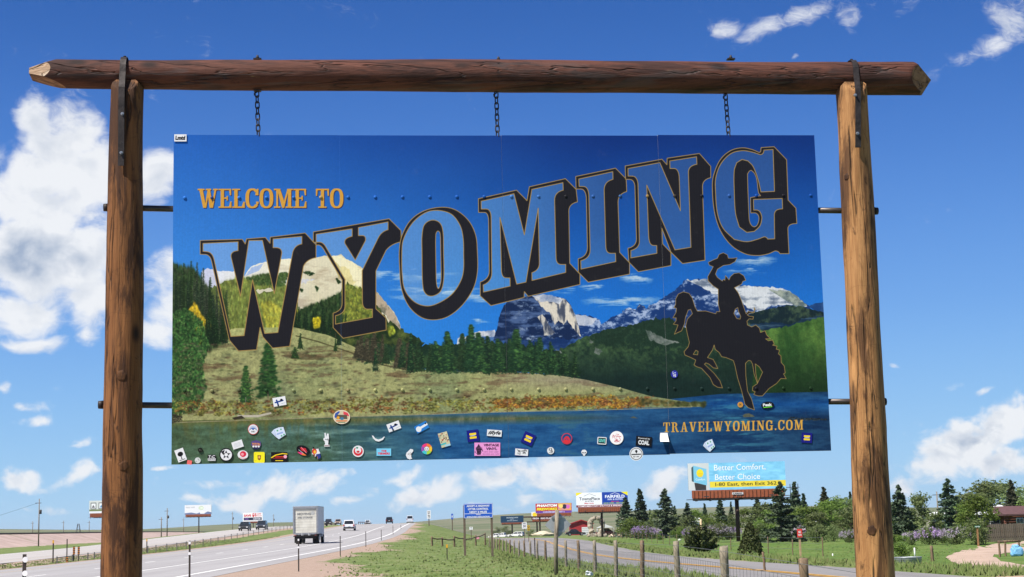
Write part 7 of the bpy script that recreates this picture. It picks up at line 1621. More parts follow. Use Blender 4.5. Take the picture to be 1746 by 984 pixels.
def art_white(cv):
    cv.a[:] = C8(226,228,230); T(cv, 'FREE WIFI', .04, .18, .34, .16, C8(180,186,190), .03); cv.ell(.62*cv.w, .34*cv.h, .1*cv.w, .2*cv.h, C8(196,214,180)); T(cv, 'ON', .56, .22, .14, .24, C8(236,240,230), .04); Pg(cv, [(0,.86),(.25,.8),(.45,.92),(.6,.78),(.75,.9),(.86,.72),(1,.82),(1,1),(0,1)], C8(110,124,160)); Pg(cv, [(.56,.7),(.76,.66),(.74,.95),(.58,.95)], C8(236,236,236))
billboard('pale white billboard left of the sale billboard', 315, 360.5, 861.5, 877.5, 881.5, 640, 338.5, 911.5, art_white)
def art_save(cv):
    cv.a[:] = C8(238,238,238); T(cv, 'SAVE', .06, .2, .36, .26, C8(206,40,48), .05); T(cv, '$1', .47, .06, .2, .46, C8(206,40,48), .06); T(cv, 'OFF', .7, .1, .22, .16, C8(206,60,66), .03); T(cv, 'PER GALLON', .68, .32, .26, .12, C8(206,60,66), .03); Rc(cv, .05, .56, .95, .88, C8(40,44,66)); T(cv, 'FUEL', .1, .63, .2, .16, C8(150,110,190), .03); T(cv, 'CENTER', .52, .62, .38, .2, C8(230,230,236), .03)
billboard('white sale billboard with red letters above the oncoming cars', 414, 448, 874.5, 889.5, 892, 800, 431.5, 904, art_save)
def art_frames(cv):
    cv.a[:] = C8(206,210,206); Rc(cv, 0, .7, 1, .84, C8(118,130,84)); Rc(cv, 0, .84, 1, 1, C8(226,228,232))
    for x, c in ((.06, C8(90,84,90)), (.42, C8(96,150,190)), (.74, C8(120,110,90))): Rc(cv, x, .16, x+.26, .68, C8(70,74,78)); Rc(cv, x+.03, .22, x+.23, .62, C8(228,230,230)); Pg(cv, [(x+.05,.56),(x+.12,.34),(x+.2,.56)], c)
billboard('billboard with framed pictures half hidden by the left log post', 152.5, 190, 854, 875.5, 882.5, 620, 176, 912, art_frames)
# ---- highway signs
WOODP = mat('sign_post_wood', (.14, .105, .075), .85, var=.3, scale=8, stretch=(5, 5, 1))
BLUE = mat('highway_sign_blue', (.015, .10, .52), .45, var=.05); WSIGN = mat('sign_white', (.80, .80, .80), .45, var=.05); GREENS = mat('sign_green', (.02, .19, .08), .45, var=.05); YS = mat('sign_yellow', (.78, .50, .03), .45, var=.05); ALU = mat('bare_aluminium_sheet', (.40, .41, .42), .5, metal=.55, var=.15, scale=5)
def letters(par, body, cx, y, cz, w, h, mt, bold=.03):
    key = (body, bold, 0)
    if key not in _tt: _tt[key] = text_tris(body, bold)
    V, Fs = _tt[key]; lo, hi = V.min(0), V.max(0); Q = (V-lo)/(hi-lo)*[w, h]+[cx-w/2, cz-h/2]; mb = MB(); mb.add([(q[0], y, q[1]) for q in Q], Fs); return mb.build('lettering', mt, par)
def sign_frame(name, label, cat, px, base, D, group=None):
    w = at(px, base, D); g = H(w.x, D); return empty(name, (w.x, D, g), 0, label, cat, group), g
def panel(par, cx, y, cz, w, h, mt, nm='sign_panel', border=None):
    mb = MB(); mb.bbox((cx, y, cz), (w, .03, h), .012); o = mb.build(nm, mt, par)
    if border:
        t = .025; i = .03
        for c, d in (((cx, cz+h/2-i), (w-2*i, t)), ((cx, cz-h/2+i), (w-2*i, t))): MB().box((c[0], y-.017, c[1]), (d[0], .004, d[1])).build('border', border, o)
        for s in (-1, 1): MB().box((cx+s*(w/2-i), y-.017, cz), (t, .004, h-2*i-t)).build('border', border, o)
    return o
D = 112; o, g = sign_frame('highway_sign', 'blue adopt a highway sign with white letters on two wooden posts', 'road sign', 816, 945, D)
A_, B_ = at(790.5, 859.5, D), at(840.5, 883, D); zt, zb = at(815, 858.5, D).z-g, at(815, 883.5, D).z-g; x0, x1 = A_.x-o.location.x, B_.x-o.location.x; w_ = x1-x0; cx = (x0+x1)/2
pn = panel(o, cx, -.09, (zt+zb)/2, w_, zt-zb, BLUE, border=WSIGN); hh = zt-zb
for t_, f, ww, h_ in (('ADOPT A HIGHWAY', .83, .80, .135), ('LITTER CONTROL', .625, .70, .135), ('NEXT 2 MILES', .42, .60, .135), ('WYO', .235, .16, .08), ('EMPLOYEES ASSOCIATION', .095, .78, .08)): letters(pn, t_, cx, -.109, zb+hh*f, w_*ww, hh*h_, WSIGN, .035)
mb = MB(); mb.box((cx, -.107, zb+hh*.31), (w_*.94, .004, .03)); mb.build('divider', WSIGN, pn)
for p, b in ((793, 945), (839.5, 936)): q = at(p, b, D); mb = MB(); mb.bbox((q.x-o.location.x, 0, zt/2-.3), (.15, .13, zt+.4), .01); mb.build('post', WOODP, o)
D = 56; o, g = sign_frame('warning_sign', 'grey diamond road sign seen from behind on a leaning wooden post', 'road sign', 949, 975, D)
ct = at(951.5, 894.5, D); cx, cz = ct.x-o.location.x, ct.z-g; r = .455
mb = MB(); mb.prism([(cx-r, cz), (cx-.04, cz-r+.04), (cx+.04, cz-r+.04), (cx+r-.0, cz), (cx+.04, cz+r-.04), (cx-.04, cz+r-.04)], 'y', .10, .112); mb.build('sign_panel', ALU, o)
top = at(950, 869.5, D); mb = MB(); mb.tube([(-.02, 0, -.3), (0, 0, 1.0), (top.x-o.location.x, .01, top.z-g)], [.078, .074, .07], 10); mb.build('post', OLDW, o)
for z in (cz+.25, cz-.24): mb = MB(); mb.bbox((cx, .075, z), (.44, .035, .09), .008); mb.build('bracket', STEEL, o)
def small_sign(label, px, t, b, base, wpx, D, mt, txt=(), post=WOODP, txtm=None, name='road_sign', cat='road sign', border=None):
    o, g = sign_frame(name, label, cat, px, base, D, None); zt, zb = at(px, t, D).z-g, at(px, b, D).z-g; w = wpx*D/F
    mb = MB(); mb.bbox((0, 0, zt/2-.3), (.10 if D < 300 else .2, .08, zt+.4), .005); mb.build('post', post, o); pn = panel(o, 0, -.07, (zt+zb)/2, w, zt-zb, mt, border=border)
    for body, f, ww, h_ in txt: letters(pn, body, 0, -.088, zb+(zt-zb)*f, w*ww, (zt-zb)*h_, txtm or BLK)
    return o, pn, zt, zb, w
small_sign('tall white speed limit sign at the highway crest', 731.5, 870.5, 884.5, 894, 6.6, 330, WSIGN, (('SPEED', .82, .7, .14), ('LIMIT', .62, .6, .14), ('75', .28, .6, .34)))
small_sign('small blue route sign between highway crest and adopt sign', 771.5, 876, 885.5, 905, 3.4, 330, BLUE, (('H', .5, .5, .6),), txtm=WSIGN)
small_sign('white crossroads sign by the sagging rail fence', 803.5, 898.5, 903.5, 913, 5.6, 210, WSIGN, (('T', .5, .4, .7),))
small_sign('white speed sign left of the chevron marker', 894.5, 891, 901.5, 911, 8.2, 240, WSIGN, (('SPEED', .8, .7, .18), ('30', .4, .6, .4)))
o, pn, zt, zb, w = small_sign('yellow and black chevron marker left of the diamond sign', 901.5, 895.5, 904.5, 911, 4.4, 230, YS)
for f in (.2, .5, .8): mb = MB(); z = zb+(zt-zb)*f; mb.prism([(-w*.4, z-.1), (0, z), (w*.4, z-.1), (w*.4, z+.02), (0, z+.12), (-w*.4, z+.02)], 'y', -.092, -.088); mb.build('chevron', BLK, pn)
small_sign('red notice sign on a thin wooden stake by the road', 1365, 902, 916.5, 946, 8.6, 82, mat('red_notice', (.62, .05, .04), .5, var=.1), (('NO', .64, .5, .28), ('TRESPASS', .30, .75, .18)), post=mat('raw_stake_wood', (.42, .29, .17), .8, var=.25), txtm=WSIGN)
small_sign('green street name sign on a brown wooden post by the plank fence', 1668, 896.5, 899.5, 927, 9.5, 103, GREENS, (('RANCH ROAD', .5, .8, .6),), post=mat('brown_round_post', (.30, .16, .07), .8, var=.2), txtm=WSIGN, name='street_sign', cat='street sign')
o, g = sign_frame('marker_post', 'yellow marker post with a pink ribbon by the rail fence', 'marker', 811.5, 915, 186); mb = MB(); mb.cyl((0, 0, -.2), (0, 0, .75), .09, .08, 10); mb.build('post', YS, o); mb = MB(); mb.bbox((.22, -.05, .62), (.34, .05, .28), .03); mb.build('ribbon', mat('pink_ribbon', (.75, .30, .38), .6), o)
o, g = sign_frame('wooden_pole', 'pale tan wooden pole stub rising behind the low juniper', 'pole', 1195.5, 905, 120); mb = MB(); mb.cyl((0, 0, -.2), (0, 0, at(1195.5, 885, 120).z-g), .075, .07, 10); mb.build('post', mat('pale_pole_wood', (.50, .37, .22), .8, var=.2), o)
for px, t, b, D, lb in ((1420, 944, 951, 84, 'small white ground marker left of the right log post'), (1560, 934, 949, 72, 'thin white marker stake above the stock tank')):
    o, g = sign_frame('ground_marker', lb, 'marker', px, b, D, 'white ground markers on the lawn'); h = at(px, t, D).z-g; mb = MB(); mb.cyl((0, 0, -.1), (0, 0, h), .035, .03, 8); mb.build('stake', WSIGN, o)
# ---- utility poles
def pole(px, t, b, D, lb, trans=False, r=.13, arm=True):
    w = at(px, b, D); g = H(w.x, D); h = at(px, t, D).z-g; o = empty('utility_pole', (w.x, D, g), 0, lb, 'utility pole', 'utility poles along the railway')
    mb = MB(); mb.cyl((0, 0, -.4), (0, 0, h), r, r*.65, 8); mb.build('pole', mat('pole_wood', (.20, .165, .13), .85, var=.2), o)
    if trans: mb = MB(); mb.cyl((.3, -.1, h*.68), (.3, -.1, h*.77), .22, .22, 12); mb.build('transformer', BFR, o)
    if arm: mb = MB(); mb.box((-.15, 0, h*.91), (1.1, .1, .1)); mb.build('cross_arm', BPOLE, o)
    return o, Vector((w.x, D, g+h*.92))
pp = [pole(65.5, 850.5, 933, 300, 'tall pale utility pole with a transformer far left of the left log post', True)]
for px, t, b, D, lb, tr in ((55.5, 889, 905, 560, 'short thin pole left of the tall transformer pole', False), (108, 888, 907, 600, 'thin dark pole midway between transformer pole and left log post', False), (152, 888, 907, 640, 'thin pole under the framed pictures billboard', False), (284.8, 866.5, 916, 420, 'grey pole with a small transformer right of the left log post', True), (275, 882, 915.5, 400, 'short brown pole beside the grey transformer pole', False), (313, 883.5, 905, 700, 'thin pole left of the pale white billboard', False), (396.5, 872.5, 903, 700, 'thin pole between pale white and sale billboards', True), (466.5, 876.5, 902, 800, 'thin pole right of the sale billboard', True)): pole(px, t, b, D, lb, tr, .16)
pole(1599, 838, 870, 260, 'utility pole behind the trees beside the tall dark spruce', False, .14); pole(1651.5, 833, 852, 420, 'small pole on the low hill behind the poplars', False, .16)
o = empty('power_line', (0, 0, 0), label='thin overhead wire running left from the transformer pole', cat='wire'); o.location = pp[0][1]
mb = MB(); e = at(-60, 893, 310)-pp[0][1]; mb.tube([Vector((0, 0, 0)), e*.5+Vector((0, 0, -.3)), e], .02, 4); mb.build('wire', BFR, o)
o, g = sign_frame('radio_mast', 'very thin radio mast in the sky above the fireworks billboard', 'mast', 941, 900, 1400); h = at(941, 816, 1400).z-g; mb = MB(); mb.cyl((0, 0, 0), (0, 0, h), .16, .12, 5); mb.build('mast', mat('pale_mast', (.45, .47, .5), .6), o)
for px in (133.5,): o, g = sign_frame('lattice_tower', 'faint lattice tower on the left horizon', 'tower', px, 907, 900); h = at(px, 893, 900).z-g; [MB().tube([(s*1.6, q*1.6, 0), (s*.3, q*.3, h)], .13, 4).build('leg', BFR, o) for s in (-1, 1) for q in (-1, 1)]; [MB().box((0, 0, h*f), (3.2*(1-f)+.5, 3.2*(1-f)+.5, .12)).build('brace', BFR, o) for f in (.3, .6, .9)]
# ------------------------------------------------------------------ buildings and yard things on the right
def ground_at(px, D): x = at(px, 900, D).x; return x, H(x, D)
REDB = mat('red_barn_boards', (.36, .030, .035), .7, var=.2, scale=3, stretch=(6, 6, .5)); REDR = mat('red_metal_roof', (.42, .035, .04), .5, var=.12); WHD = mat('white_garage_door', (.72, .72, .71), .5, var=.06)
def barn():
    D = 430; x0, g = ground_at(972, D); x1, _ = ground_at(1011, D); W = x1-x0; o = empty('red_barn', ((x0+x1)/2, D, g), 0, 'small red barn with a white garage door left of the stone arch', 'barn')
    h = at(990, 893.5, D).z-g; rt = at(990, 887.5, D).z-g; mb = MB(); mb.prism([(-W/2, 0), (W/2, 0), (W/2, h), (0, rt), (-W/2, h)], 'y', 0, 8); mb.build('wall', REDB, o)
    for s in (-1, 1): mb = MB(); mb.prism([(0, rt+.02), (s*(W/2+.3), h-.1), (s*(W/2+.3), h+.08), (0, rt+.22)], 'y', -.4, 8.4); mb.build('roof', REDR, o)
    d = mb = MB(); mb.bbox((W*.22, -.05, h*.36), (W*.42, .08, h*.72), .02); dr = mb.build('garage_door', WHD, o)
    for k in range(4): mb = MB(); mb.box((W*.22, -.1, h*(.09+.18*k)), (W*.40, .03, .05)); mb.build('door_panel', ALU, dr)
barn()
def stone_arch():
    D = 300; x, g = ground_at(1017, D); o = empty('stone_arch', (x, D, g), 0, 'lumpy stone arch ring beside the hotel billboard pole', 'stone arch'); ht = at(1017, 879, D).z-g; n = 26; gn = np.random.default_rng(4); pts = []; rr = []
    for k in range(n): an = 2*math.pi*k/n; pts.append(Vector((math.cos(an)*ht*.30*(1+.15*math.sin(an)), .2*math.sin(an*3), ht*.47+math.sin(an)*ht*.42))); rr.append(ht*.115*(1+.35*gn.normal()*.5))
    mb = MB(); mb.tube(pts, rr, 10, close=True, smooth=False); mb.build('stone_ring', mat('rough_tan_stone', (.36, .31, .24), .95, var=.45, scale=2.5, bump=.6), o)
    for k in range(9):
        b = bmesh.new(); bmesh.ops.create_icosphere(b, subdivisions=2, radius=1)
        for v in b.verts: v.co *= 1+.14*gn.normal()
        me = bpy.data.meshes.new('boulder'); b.to_mesh(me); b.free(); q = link('boulder', me, mat('rough_tan_stone', (.36, .31, .24)), o); s = .3+.35*gn.random(); q.scale = (s*1.3, s, s*.8); q.location = (gn.uniform(-1.4, 1.7), gn.uniform(-.8, .4), s*.4)
stone_arch()
def rock(px, D, w, h, lb, c=(.50, .40, .30)):
    x, g = ground_at(px, D); b = bmesh.new(); bmesh.ops.create_icosphere(b, subdivisions=3, radius=1); gn = np.random.default_rng(int(px))
    for v in b.verts: v.co *= 1+.08*math.sin(v.co.x*5+px)+.07*math.sin(v.co.z*7)+.03*gn.normal()
    me = bpy.data.meshes.new('boulder'); b.to_mesh(me); b.free(); o = link('boulder', me, mat('pale_tan_rock%d' % int(px), c, .95, var=.3, scale=2, bump=.5), None, lb, 'boulder', 'boulders in the yard by the hotel billboard'); o.location = (x, D, g+h*.3); o.scale = (w, w*.7, h)
rock(1046, 270, .95, .5, 'pale tan boulder right of the hotel billboard pole'); rock(1058, 270, .6, .45, 'rounder tan boulder just left of the first spruce', (.55, .42, .30)); rock(925, 420, 3.2, 1.0, 'long pale rock heap below the fireworks billboard', (.52, .46, .33)); rock(1158, 196, .22, .18, 'small grey stone on the lawn edge', (.5, .5, .48))
def shed(px0, px1, t, b, D, lb, wall, roof, cat='shed', nm='shed', slope=.25, win=0, grp=None):
    x0, g = ground_at(px0, D); x1, g1 = ground_at(px1, D); g = min(g, g1); W = x1-x0; h = at((px0+px1)/2, t, D).z-g; o = empty(nm, ((x0+x1)/2, D, g), 0, lb, cat, grp); hb = h*(1-slope); z0 = max(0, at((px0+px1)/2, b, D).z-g) if b else 0
    mb = MB(); mb.bbox((0, 1.6, hb/2), (W, 3.2, hb), .03); mb.build('wall', wall, o)
    mb = MB(); mb.prism([(-.3, hb), (3.5, hb), (1.6, h)], 'x', -W/2-.2, W/2+.2); mb.build('roof', roof, o)
    for k in range(win): mb = MB(); X = W*((k+.5)/max(1, win)-.5); mb.bbox((X, -.02, hb*.58), (W/max(1, win)*.35, .08, hb*.35), .02); wn = mb.build('window', WHD, o); mb = MB(); mb.box((X, -.07, hb*.58), (W/max(1, win)*.28, .03, hb*.27)); mb.build('pane', GLASS, wn)
    return o, W, h, hb
WR = mat('white_metal_roof', (.72, .73, .74), .5, var=.08); BEI = mat('beige_siding', (.46, .42, .35), .7, var=.1); DKW = mat('dark_trailer_side', (.035, .035, .045), .5, var=.2); BRR = mat('brown_purple_roof', (.105, .055, .055), .8, var=.25, scale=4)
shed(1586, 1614, 873, None, 180, 'beige mobile home with a pale roof behind the two right spruces', BEI, WR, 'mobile home', 'mobile_home', .15, 2)
shed(1392, 1414, 880, None, 240, 'low white roofed shed among the trees left of the right log post', BEI, WR, 'shed', 'shed', .3)
shed(1180, 1196, 882, None, 270, 'small white shed behind the low juniper and lilac', WHD, WR, 'shed', 'shed', .25, 1)
o, W, h, hb = shed(1683, 1716, 872, None, 142, 'dark trailer with a white roof edge left of the log cabin', DKW, WR, 'trailer', 'trailer', .1, 2)
mb = MB(); mb.cyl((W*.18, 1, h-.1), (W*.18, 1, h+.45), .16, .16, 10); mb.build('roof_vent', WHD, o); mb = MB(); mb.tube([(W*.36, .8, h), (W*.36, .75, h+.12), (W*.36, .6, h+.25)], [.04, .25, .42], 14); mb.build('satellite_dish', WHD, o)
def cabin():
    D = 140; x0, g = ground_at(1716, D); W = 4.2; o = empty('log_cabin', (x0+W/2, D, g), 0, 'red brown log cabin with a dark roof at the right edge', 'cabin'); top = at(1730, 862.5, D).z-g; ev = at(1730, 878, D).z-g
    LG = mat('red_brown_cabin_log', (.17, .062, .040), .75, var=.3, scale=2, stretch=(.5, 3, 6)); n = int(ev/.2)
    for k in range(n): mb = MB(); mb.cyl((-W/2-.15, 0, .1+k*ev/n), (W/2+.15, 0, .1+k*ev/n), ev/n*.52, ev/n*.52, 8); mb.build('wall_log', LG, o)
    mb = MB(); mb.box((0, 2, ev/2), (W-.2, 3.9, ev)); mb.build('wall', LG, o); mb = MB(); mb.prism([(-.5, ev-.05), (4.4, ev-.05), (4.4, ev+.05), (2.0, top), (1.9, top), (-.5, ev+.08)], 'x', -W/2-.35, W/2+.4); mb.build('roof', BRR, o)
    x = at(1738, 888, D).x-o.location.x; z = at(1738, 888, D).z-g; mb = MB(); mb.bbox((x, -.14, z), (.62, .1, .5), .02); wn = mb.build('window', WHD, o)
    for s in (-1, 1): mb = MB(); mb.box((x+s*.14, -.2, z), (.24, .03, .38)); mb.build('pane', GLASS, wn)
    mb = MB(); mb.cyl((.9, 2.2, top-.3), (.9, 2.2, top+.4), .12, .12, 10); mb.build('chimney', BFR, o)
cabin()
def plank_fence():
    D = 126; x0, _ = ground_at(1678, D); x1, _ = ground_at(1790, D); g = H(x0, D); o = empty('plank_fence', (x0, D, g), 0, 'grey brown vertical plank fence in front of the log cabin', 'fence'); ht = at(1700, 893.5, D).z-g; n = int((x1-x0)/.15); PLM = wood_mat('grey_brown_planks', (.19, .150, .115), (.145, .115, .09), (.075, .058, .045)); PLM2 = wood_mat('darker_planks', (.155, .122, .094), (.12, .095, .075), (.06, .048, .038)); gn = np.random.default_rng(2)
    mb0 = MB(); mb0.box((.07, 0, ht/2-.1), (.138, .022, ht+.2)); me = [mb0.mesh('plank') for _ in range(2)]; me[0].materials.append(PLM); me[1].materials.append(PLM2)
    for k in range(n): q = bpy.data.objects.new('plank', me[int(gn.random() < .35)]); col.objects.link(q); q.parent = o; q.location = (k*.15, gn.normal()*.006, gn.normal()*.015)
    for z in (.35, ht-.35): mb = MB(); mb.box(((x1-x0)/2, .05, z), (x1-x0, .06, .09)); mb.build('rail', PLM, o)
plank_fence()
def rack():
    D = 70; x, g = ground_at(1720, D); o = empty('log_rack', (x, D, g), 0, 'low rustic log rack of posts and a crosspiece beside the dirt drive', 'log rack'); tp = at(1720, 922.5, D).z-g
    for px, dy in ((1703.5, 0), (1737.5, 0), (1724.5, .9)): X = at(px, 930, D).x-x; q = link('post', post_mesh('post', tp, .045, int(px)), OLDW2, o); q.location = (X, dy, 0)
    a, b = at(1701, 923, D).x-x, at(1740, 923, D).x-x; mb = MB(); mb.tube([(a, 0, tp-.03), ((a+b)/2, .0, tp-.01), (b, 0, tp-.02)], .05, 9); mb.build('crosspiece', OLDW2, o)
    D = 69; x, g = ground_at(1731, D); o = empty('wrapped_bundle', (x, D, g), 0, 'bright blue tarp bundle on the grass under the log rack', 'tarp bundle'); gn = np.random.default_rng(6); b = bmesh.new(); bmesh.ops.create_icosphere(b, subdivisions=3, radius=1)
    for v in b.verts: v.co = Vector((math.copysign(abs(v.co.x)**.6, v.co.x), math.copysign(abs(v.co.y)**.6, v.co.y), math.copysign(abs(v.co.z)**.55, v.co.z)))*(1+.05*math.sin(v.co.x*9+v.co.z*7)+.03*gn.normal())
    me = bpy.data.meshes.new('tarp'); b.to_mesh(me); b.free(); q = link('tarp', me, mat('blue_tarp', (.10, .36, .66), .45, c2=(.30, .52, .72), scale=4, bump=.3), o); q.scale = (.26, .2, .21); q.location = (0, 0, .19)
    q = bpy.data.objects.new('tarp', me); col.objects.link(q); q.parent = o; q.scale = (.15, .14, .13); q.location = (-.06, -.03, .36)
rack()
def tank():
    D = 60; x, g = ground_at(1544.5, D); o = empty('stock_tank', (x, D, g), 0, 'low round galvanised stock tank on the grass right of the right log post', 'stock tank'); h = at(1545, 950.5, D).z-g; r = .5; GT = mat('galvanised_tank', (.33, .35, .37), .45, metal=.5, var=.25, scale=5, stretch=(1, 1, 4))
    mb = MB(); mb.tube([(0, 0, 0), (0, 0, h*.3), (0, 0, h*.34), (0, 0, h*.6), (0, 0, h*.64), (0, 0, h)], [r, r, r*1.02, r, r*1.02, r], 32, cap=False); mb.build('tank_wall', GT, o); mb = MB(); mb.tube([(0, 0, h), (0, 0, .05)], [r*.97, r*.97], 32, cap=False); mb.build('tank_lining', GT, o); mb = MB(); mb.tube([(r*math.cos(t), r*math.sin(t), h) for t in np.linspace(0, 2*math.pi, 33)[:-1]], .022, 6, close=True); mb.build('rim', GT, o)
    mb = MB(); mb.cyl((0, 0, h*.5), (0, 0, h*.52), r*.96, r*.96, 28); mb.build('water', mat('dark_tank_water', (.02, .03, .03), .05), o)
    D = 63; x, g = ground_at(1587, D); q = link('wooden_post', post_mesh('wooden_post', at(1587, 931, D).z-g, .062, 99), OLDW2, None, 'lone leaning dark wooden post between stock tank and drive', 'post'); q.location = (x, D, g); q.rotation_euler = (0, -.05, 0)
    D = 55; w = at(1302.5, 941.5, D); g = H(w.x, D); q = link('wooden_post', post_mesh('wooden_post', w.z-g, .04, 98), OLDW2, None, 'thin dark leaning post between two thick fence posts', 'post'); q.location = (w.x, D, g); q.rotation_euler = (0, -.06, 0)
tank()
# vehicles and bits far along the service road
for px, D, lb, pm, kd in ((845, 520, 'leftmost tiny white car parked at the far junction', WHP, 'sedan'), (858, 500, 'tiny white pickup parked beyond the dark blue billboard pole', WHP, 'pickup'), (880, 470, 'tiny white car just right of the dark blue billboard pole', WHP, 'suv'), (1036, 305, 'dark red car parked right of the hotel billboard pole', paint('dark_red_paint', (.20, .02, .03)), 'sedan'), (981, 380, 'small dark car beside the diamond sign', BLKP, 'sedan')):
    x, g = ground_at(px, D); o = car('parked_car', lb, 'car', px, 905, D, 4.6, 1.85, 1.55, pm, kd, group='cars parked near the service road'); o.rotation_euler[2] = 1.2 if px < 900 else -1.5
def canopy():
    D = 300; x, g = ground_at(1034, D); o = empty('white_canopy', (x, D+4, g), 0, 'small white canopy tent behind the dark red car', 'canopy'); h = at(1034, 894, D).z-g
    mb = MB(); mb.prism([(-1.6, h*.72), (1.6, h*.72), (0, h)], 'y', -1.3, 1.3); mb.build('canopy_roof', WHD, o)
    for sx in (-1.5, 1.5):
        for sy in (-1.2, 1.2): mb = MB(); mb.cyl((sx, sy, 0), (sx, sy, h*.74), .04, .04, 6); mb.build('leg', ALU, o)
canopy()
def crest_rail():
    o = empty('guard_rail', (float(xe(520))-13.2, 520, H(float(xe(520))-13.2, 520)), label='low steel guard rail at the left side of the highway crest', cat='guard rail'); O = o.location; pts = []
    for y in range(455, 581, 8): x = float(xe(y))-14.6; pts.append(Vector((x, y, H(x, y))))
    for p in pts[::2]: mb = MB(); mb.box(p-O+Vector((0, 0, .35)), (.16, .16, .8)); mb.build('post', BPOLE, o)
    mb = MB(); mb.tube([p-O+Vector((.12, 0, .62)) for p in pts], .16, 6); mb.build('rail', ALU, o)
crest_rail()
def litter():
    for px, py, lb in ((998.5, 955, 'small white scrap of litter by the fence posts'), (1004.5, 979, 'white plastic litter in the grass near the fence')):
        p = on_z(px, py, .2); g = H(p.x, p.y); b = bmesh.new(); bmesh.ops.create_icosphere(b, subdivisions=2, radius=1); gn = np.random.default_rng(int(px))
        for v in b.verts: v.co *= 1+.25*gn.normal()
        me = bpy.data.meshes.new('litter'); b.to_mesh(me); b.free(); q = link('litter', me, mat('white_plastic', (.7, .72, .76), .5, var=.1), None, lb, 'litter', 'litter in the grass'); q.location = (p.x, p.y, g+.12); q.scale = (.13, .08, .09); q.rotation_euler = (.3, .5, gn.random())
litter()
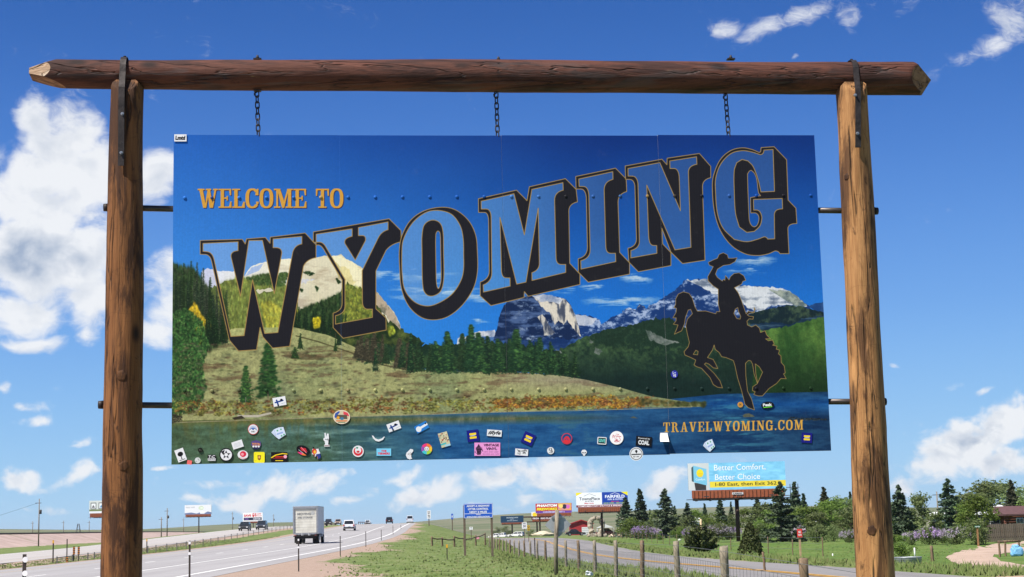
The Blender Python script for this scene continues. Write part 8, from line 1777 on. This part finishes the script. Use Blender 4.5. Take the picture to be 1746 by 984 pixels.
# ------------------------------------------------------------------ grass
def grass():
    g = np.random.default_rng(21); n = 210000
    u = g.random(n); y = 42*np.exp(u*math.log(230/42)); x = g.uniform(-.36, .36, n)*y
    e = xe(y); sv = xserv(y); w = wserv(y); f = xf(y)
    d = x-e; ok = (np.abs(x-sv) > w+.25) & ((d > 2.2) | ((d < -15.6) & (x > f+1.2)))
    wd = np.interp(y, [0, 50, 62, 75, 90, 105, 130, 200], [11, 9, 7.6, 6.2, 4.9, 4.1, 3.4, 2.8]); strip = np.clip((wd+1.2-d)/2.2, 0, .97)*(d > 0); big = (np.sin(x*.9+np.sin(y*.3)*2)+np.sin(y*.23+x*.35))*.25+.5
    fz = np.clip(1-np.abs(x-(sv-w-1.4))/2.6, 0, 1); knoll = (d > 0) & (x < sv-w); keep = (g.random(n) > strip*1.05) & (~knoll | (g.random(n) < .11+.8*fz))
    lawn = (x-sv > w+3.0); keep &= ~(lawn & (g.random(n) < .82))
    # keep the drive clear
    drv = (x > .225*y) & (y < 125) & (y > 50) & lawn; keep &= ~(drv & (x > .262*y+1.5))
    ok &= keep; x, y, lawn, big = x[ok], y[ok], lawn[ok], big[ok]; z = height(x, y); m = len(x)
    near = np.clip(1-np.abs((x-xserv(y))-wserv(y)-1.0)/1.6, 0, 1); fen = np.clip(1-np.abs(x-(xserv(y)-wserv(y)-1.2))/1.8, 0, 1)
    tk = np.hypot(x-14.7, y-60); h = (.05+.09*big*g.random(m)+.26*np.maximum(near, fen)*g.random(m))*np.where(lawn & (near < .1), .45, 1); h *= .6+.8*g.random(m); h *= np.where(tk < 4, .3, 1)
    an = g.random(m)*6.28; wd = .008+.010*g.random(m)+y*.00013; lx = g.normal(size=m)*.3*h; ly = g.normal(size=m)*.3*h
    cx, sx = np.cos(an)*wd*2.2, np.sin(an)*wd*2.2
    b0 = np.stack([x-cx, y-sx, z-.02], 1); b1 = np.stack([x+cx, y+sx, z-.02], 1); t0 = np.stack([x+lx+cx*.2, y+ly+sx*.2, z+h], 1)
    t1 = np.stack([x-lx*.8+cx*1.4, y-ly, z+h*.8], 1)
    V = np.stack([b0, b1, t0, b0+[.0, .01, 0], b1+[.01, 0, 0], t1], 1).reshape(-1, 3); T3 = np.array([[0, 1, 2], [3, 4, 5]]); i = np.repeat(np.arange(m)[:, None, None]*6+T3[None], 1, 0); Vt = V.reshape(m, 6, 3)
    for q in (0, 1):
        p = Vt[:, T3[q]]; fn = np.cross(p[:, 1]-p[:, 0], p[:, 2]-p[:, 0]); away = (fn*np.stack([x, y, z-1.65], 1)).sum(1) > 0; i[away, q] = i[away, q][:, [0, 2, 1]]
    me = np_mesh('grass', V, i.reshape(-1, 3), 3, True)
    nn = g.normal(size=(m, 1, 3))*.28+[0, 0, 1]; nn = np.repeat(nn/np.linalg.norm(nn, axis=2, keepdims=True), 6, 1).reshape(-1, 3); me.normals_split_custom_set_from_vertices(nn.tolist())
    mt, nt, N, L, b = node_mat('long_grass'); q = NW(nt); P = q.tex('Object')
    c = q.mix(q.rng(q.noise(P, .3, 4, .6), .35, .65), (.145, .215, .06), (.20, .245, .085)); c = q.mix(q.rng(q.noise(P, 4.0, 3, .7), .5, .72), c, (.27, .25, .13)); c = q.mix(q.rng(q.noise(P, .8, 3, .6), .6, .75, 0, .5), c, (.075, .135, .045))
    L.new(c, b.inputs['Base Color']); b.inputs['Roughness'].default_value = .7; b.inputs['Specular IOR Level'].default_value = .15
    tr = N.new('ShaderNodeBsdfTranslucent'); L.new(c, tr.inputs[0]); mx = N.new('ShaderNodeMixShader'); mx.inputs[0].default_value = .45; L.new(b.outputs[0], mx.inputs[1]); L.new(tr.outputs[0], mx.inputs[2]); L.new(mx.outputs[0], N['Material Output'].inputs[0])
    link('grass', me, mt, kind='stuff')
grass()
# ------------------------------------------------------------------ thin summer haze over the plain
def haze():
    mb = MB(); mb.box((0, 4480, 25), (7900, 9280, 110)); me = mb.mesh('haze'); m = bpy.data.materials.new('thin_haze'); m.use_nodes = True; nt = m.node_tree; nt.nodes.clear()
    out = nt.nodes.new('ShaderNodeOutputMaterial'); v = nt.nodes.new('ShaderNodeVolumePrincipled'); v.inputs['Color'].default_value = (.85, .92, 1.0, 1); v.inputs['Density'].default_value = .00005; v.inputs['Anisotropy'].default_value = .2
    nt.links.new(v.outputs[0], out.inputs['Volume']); link('haze', me, m, kind='stuff')
haze()
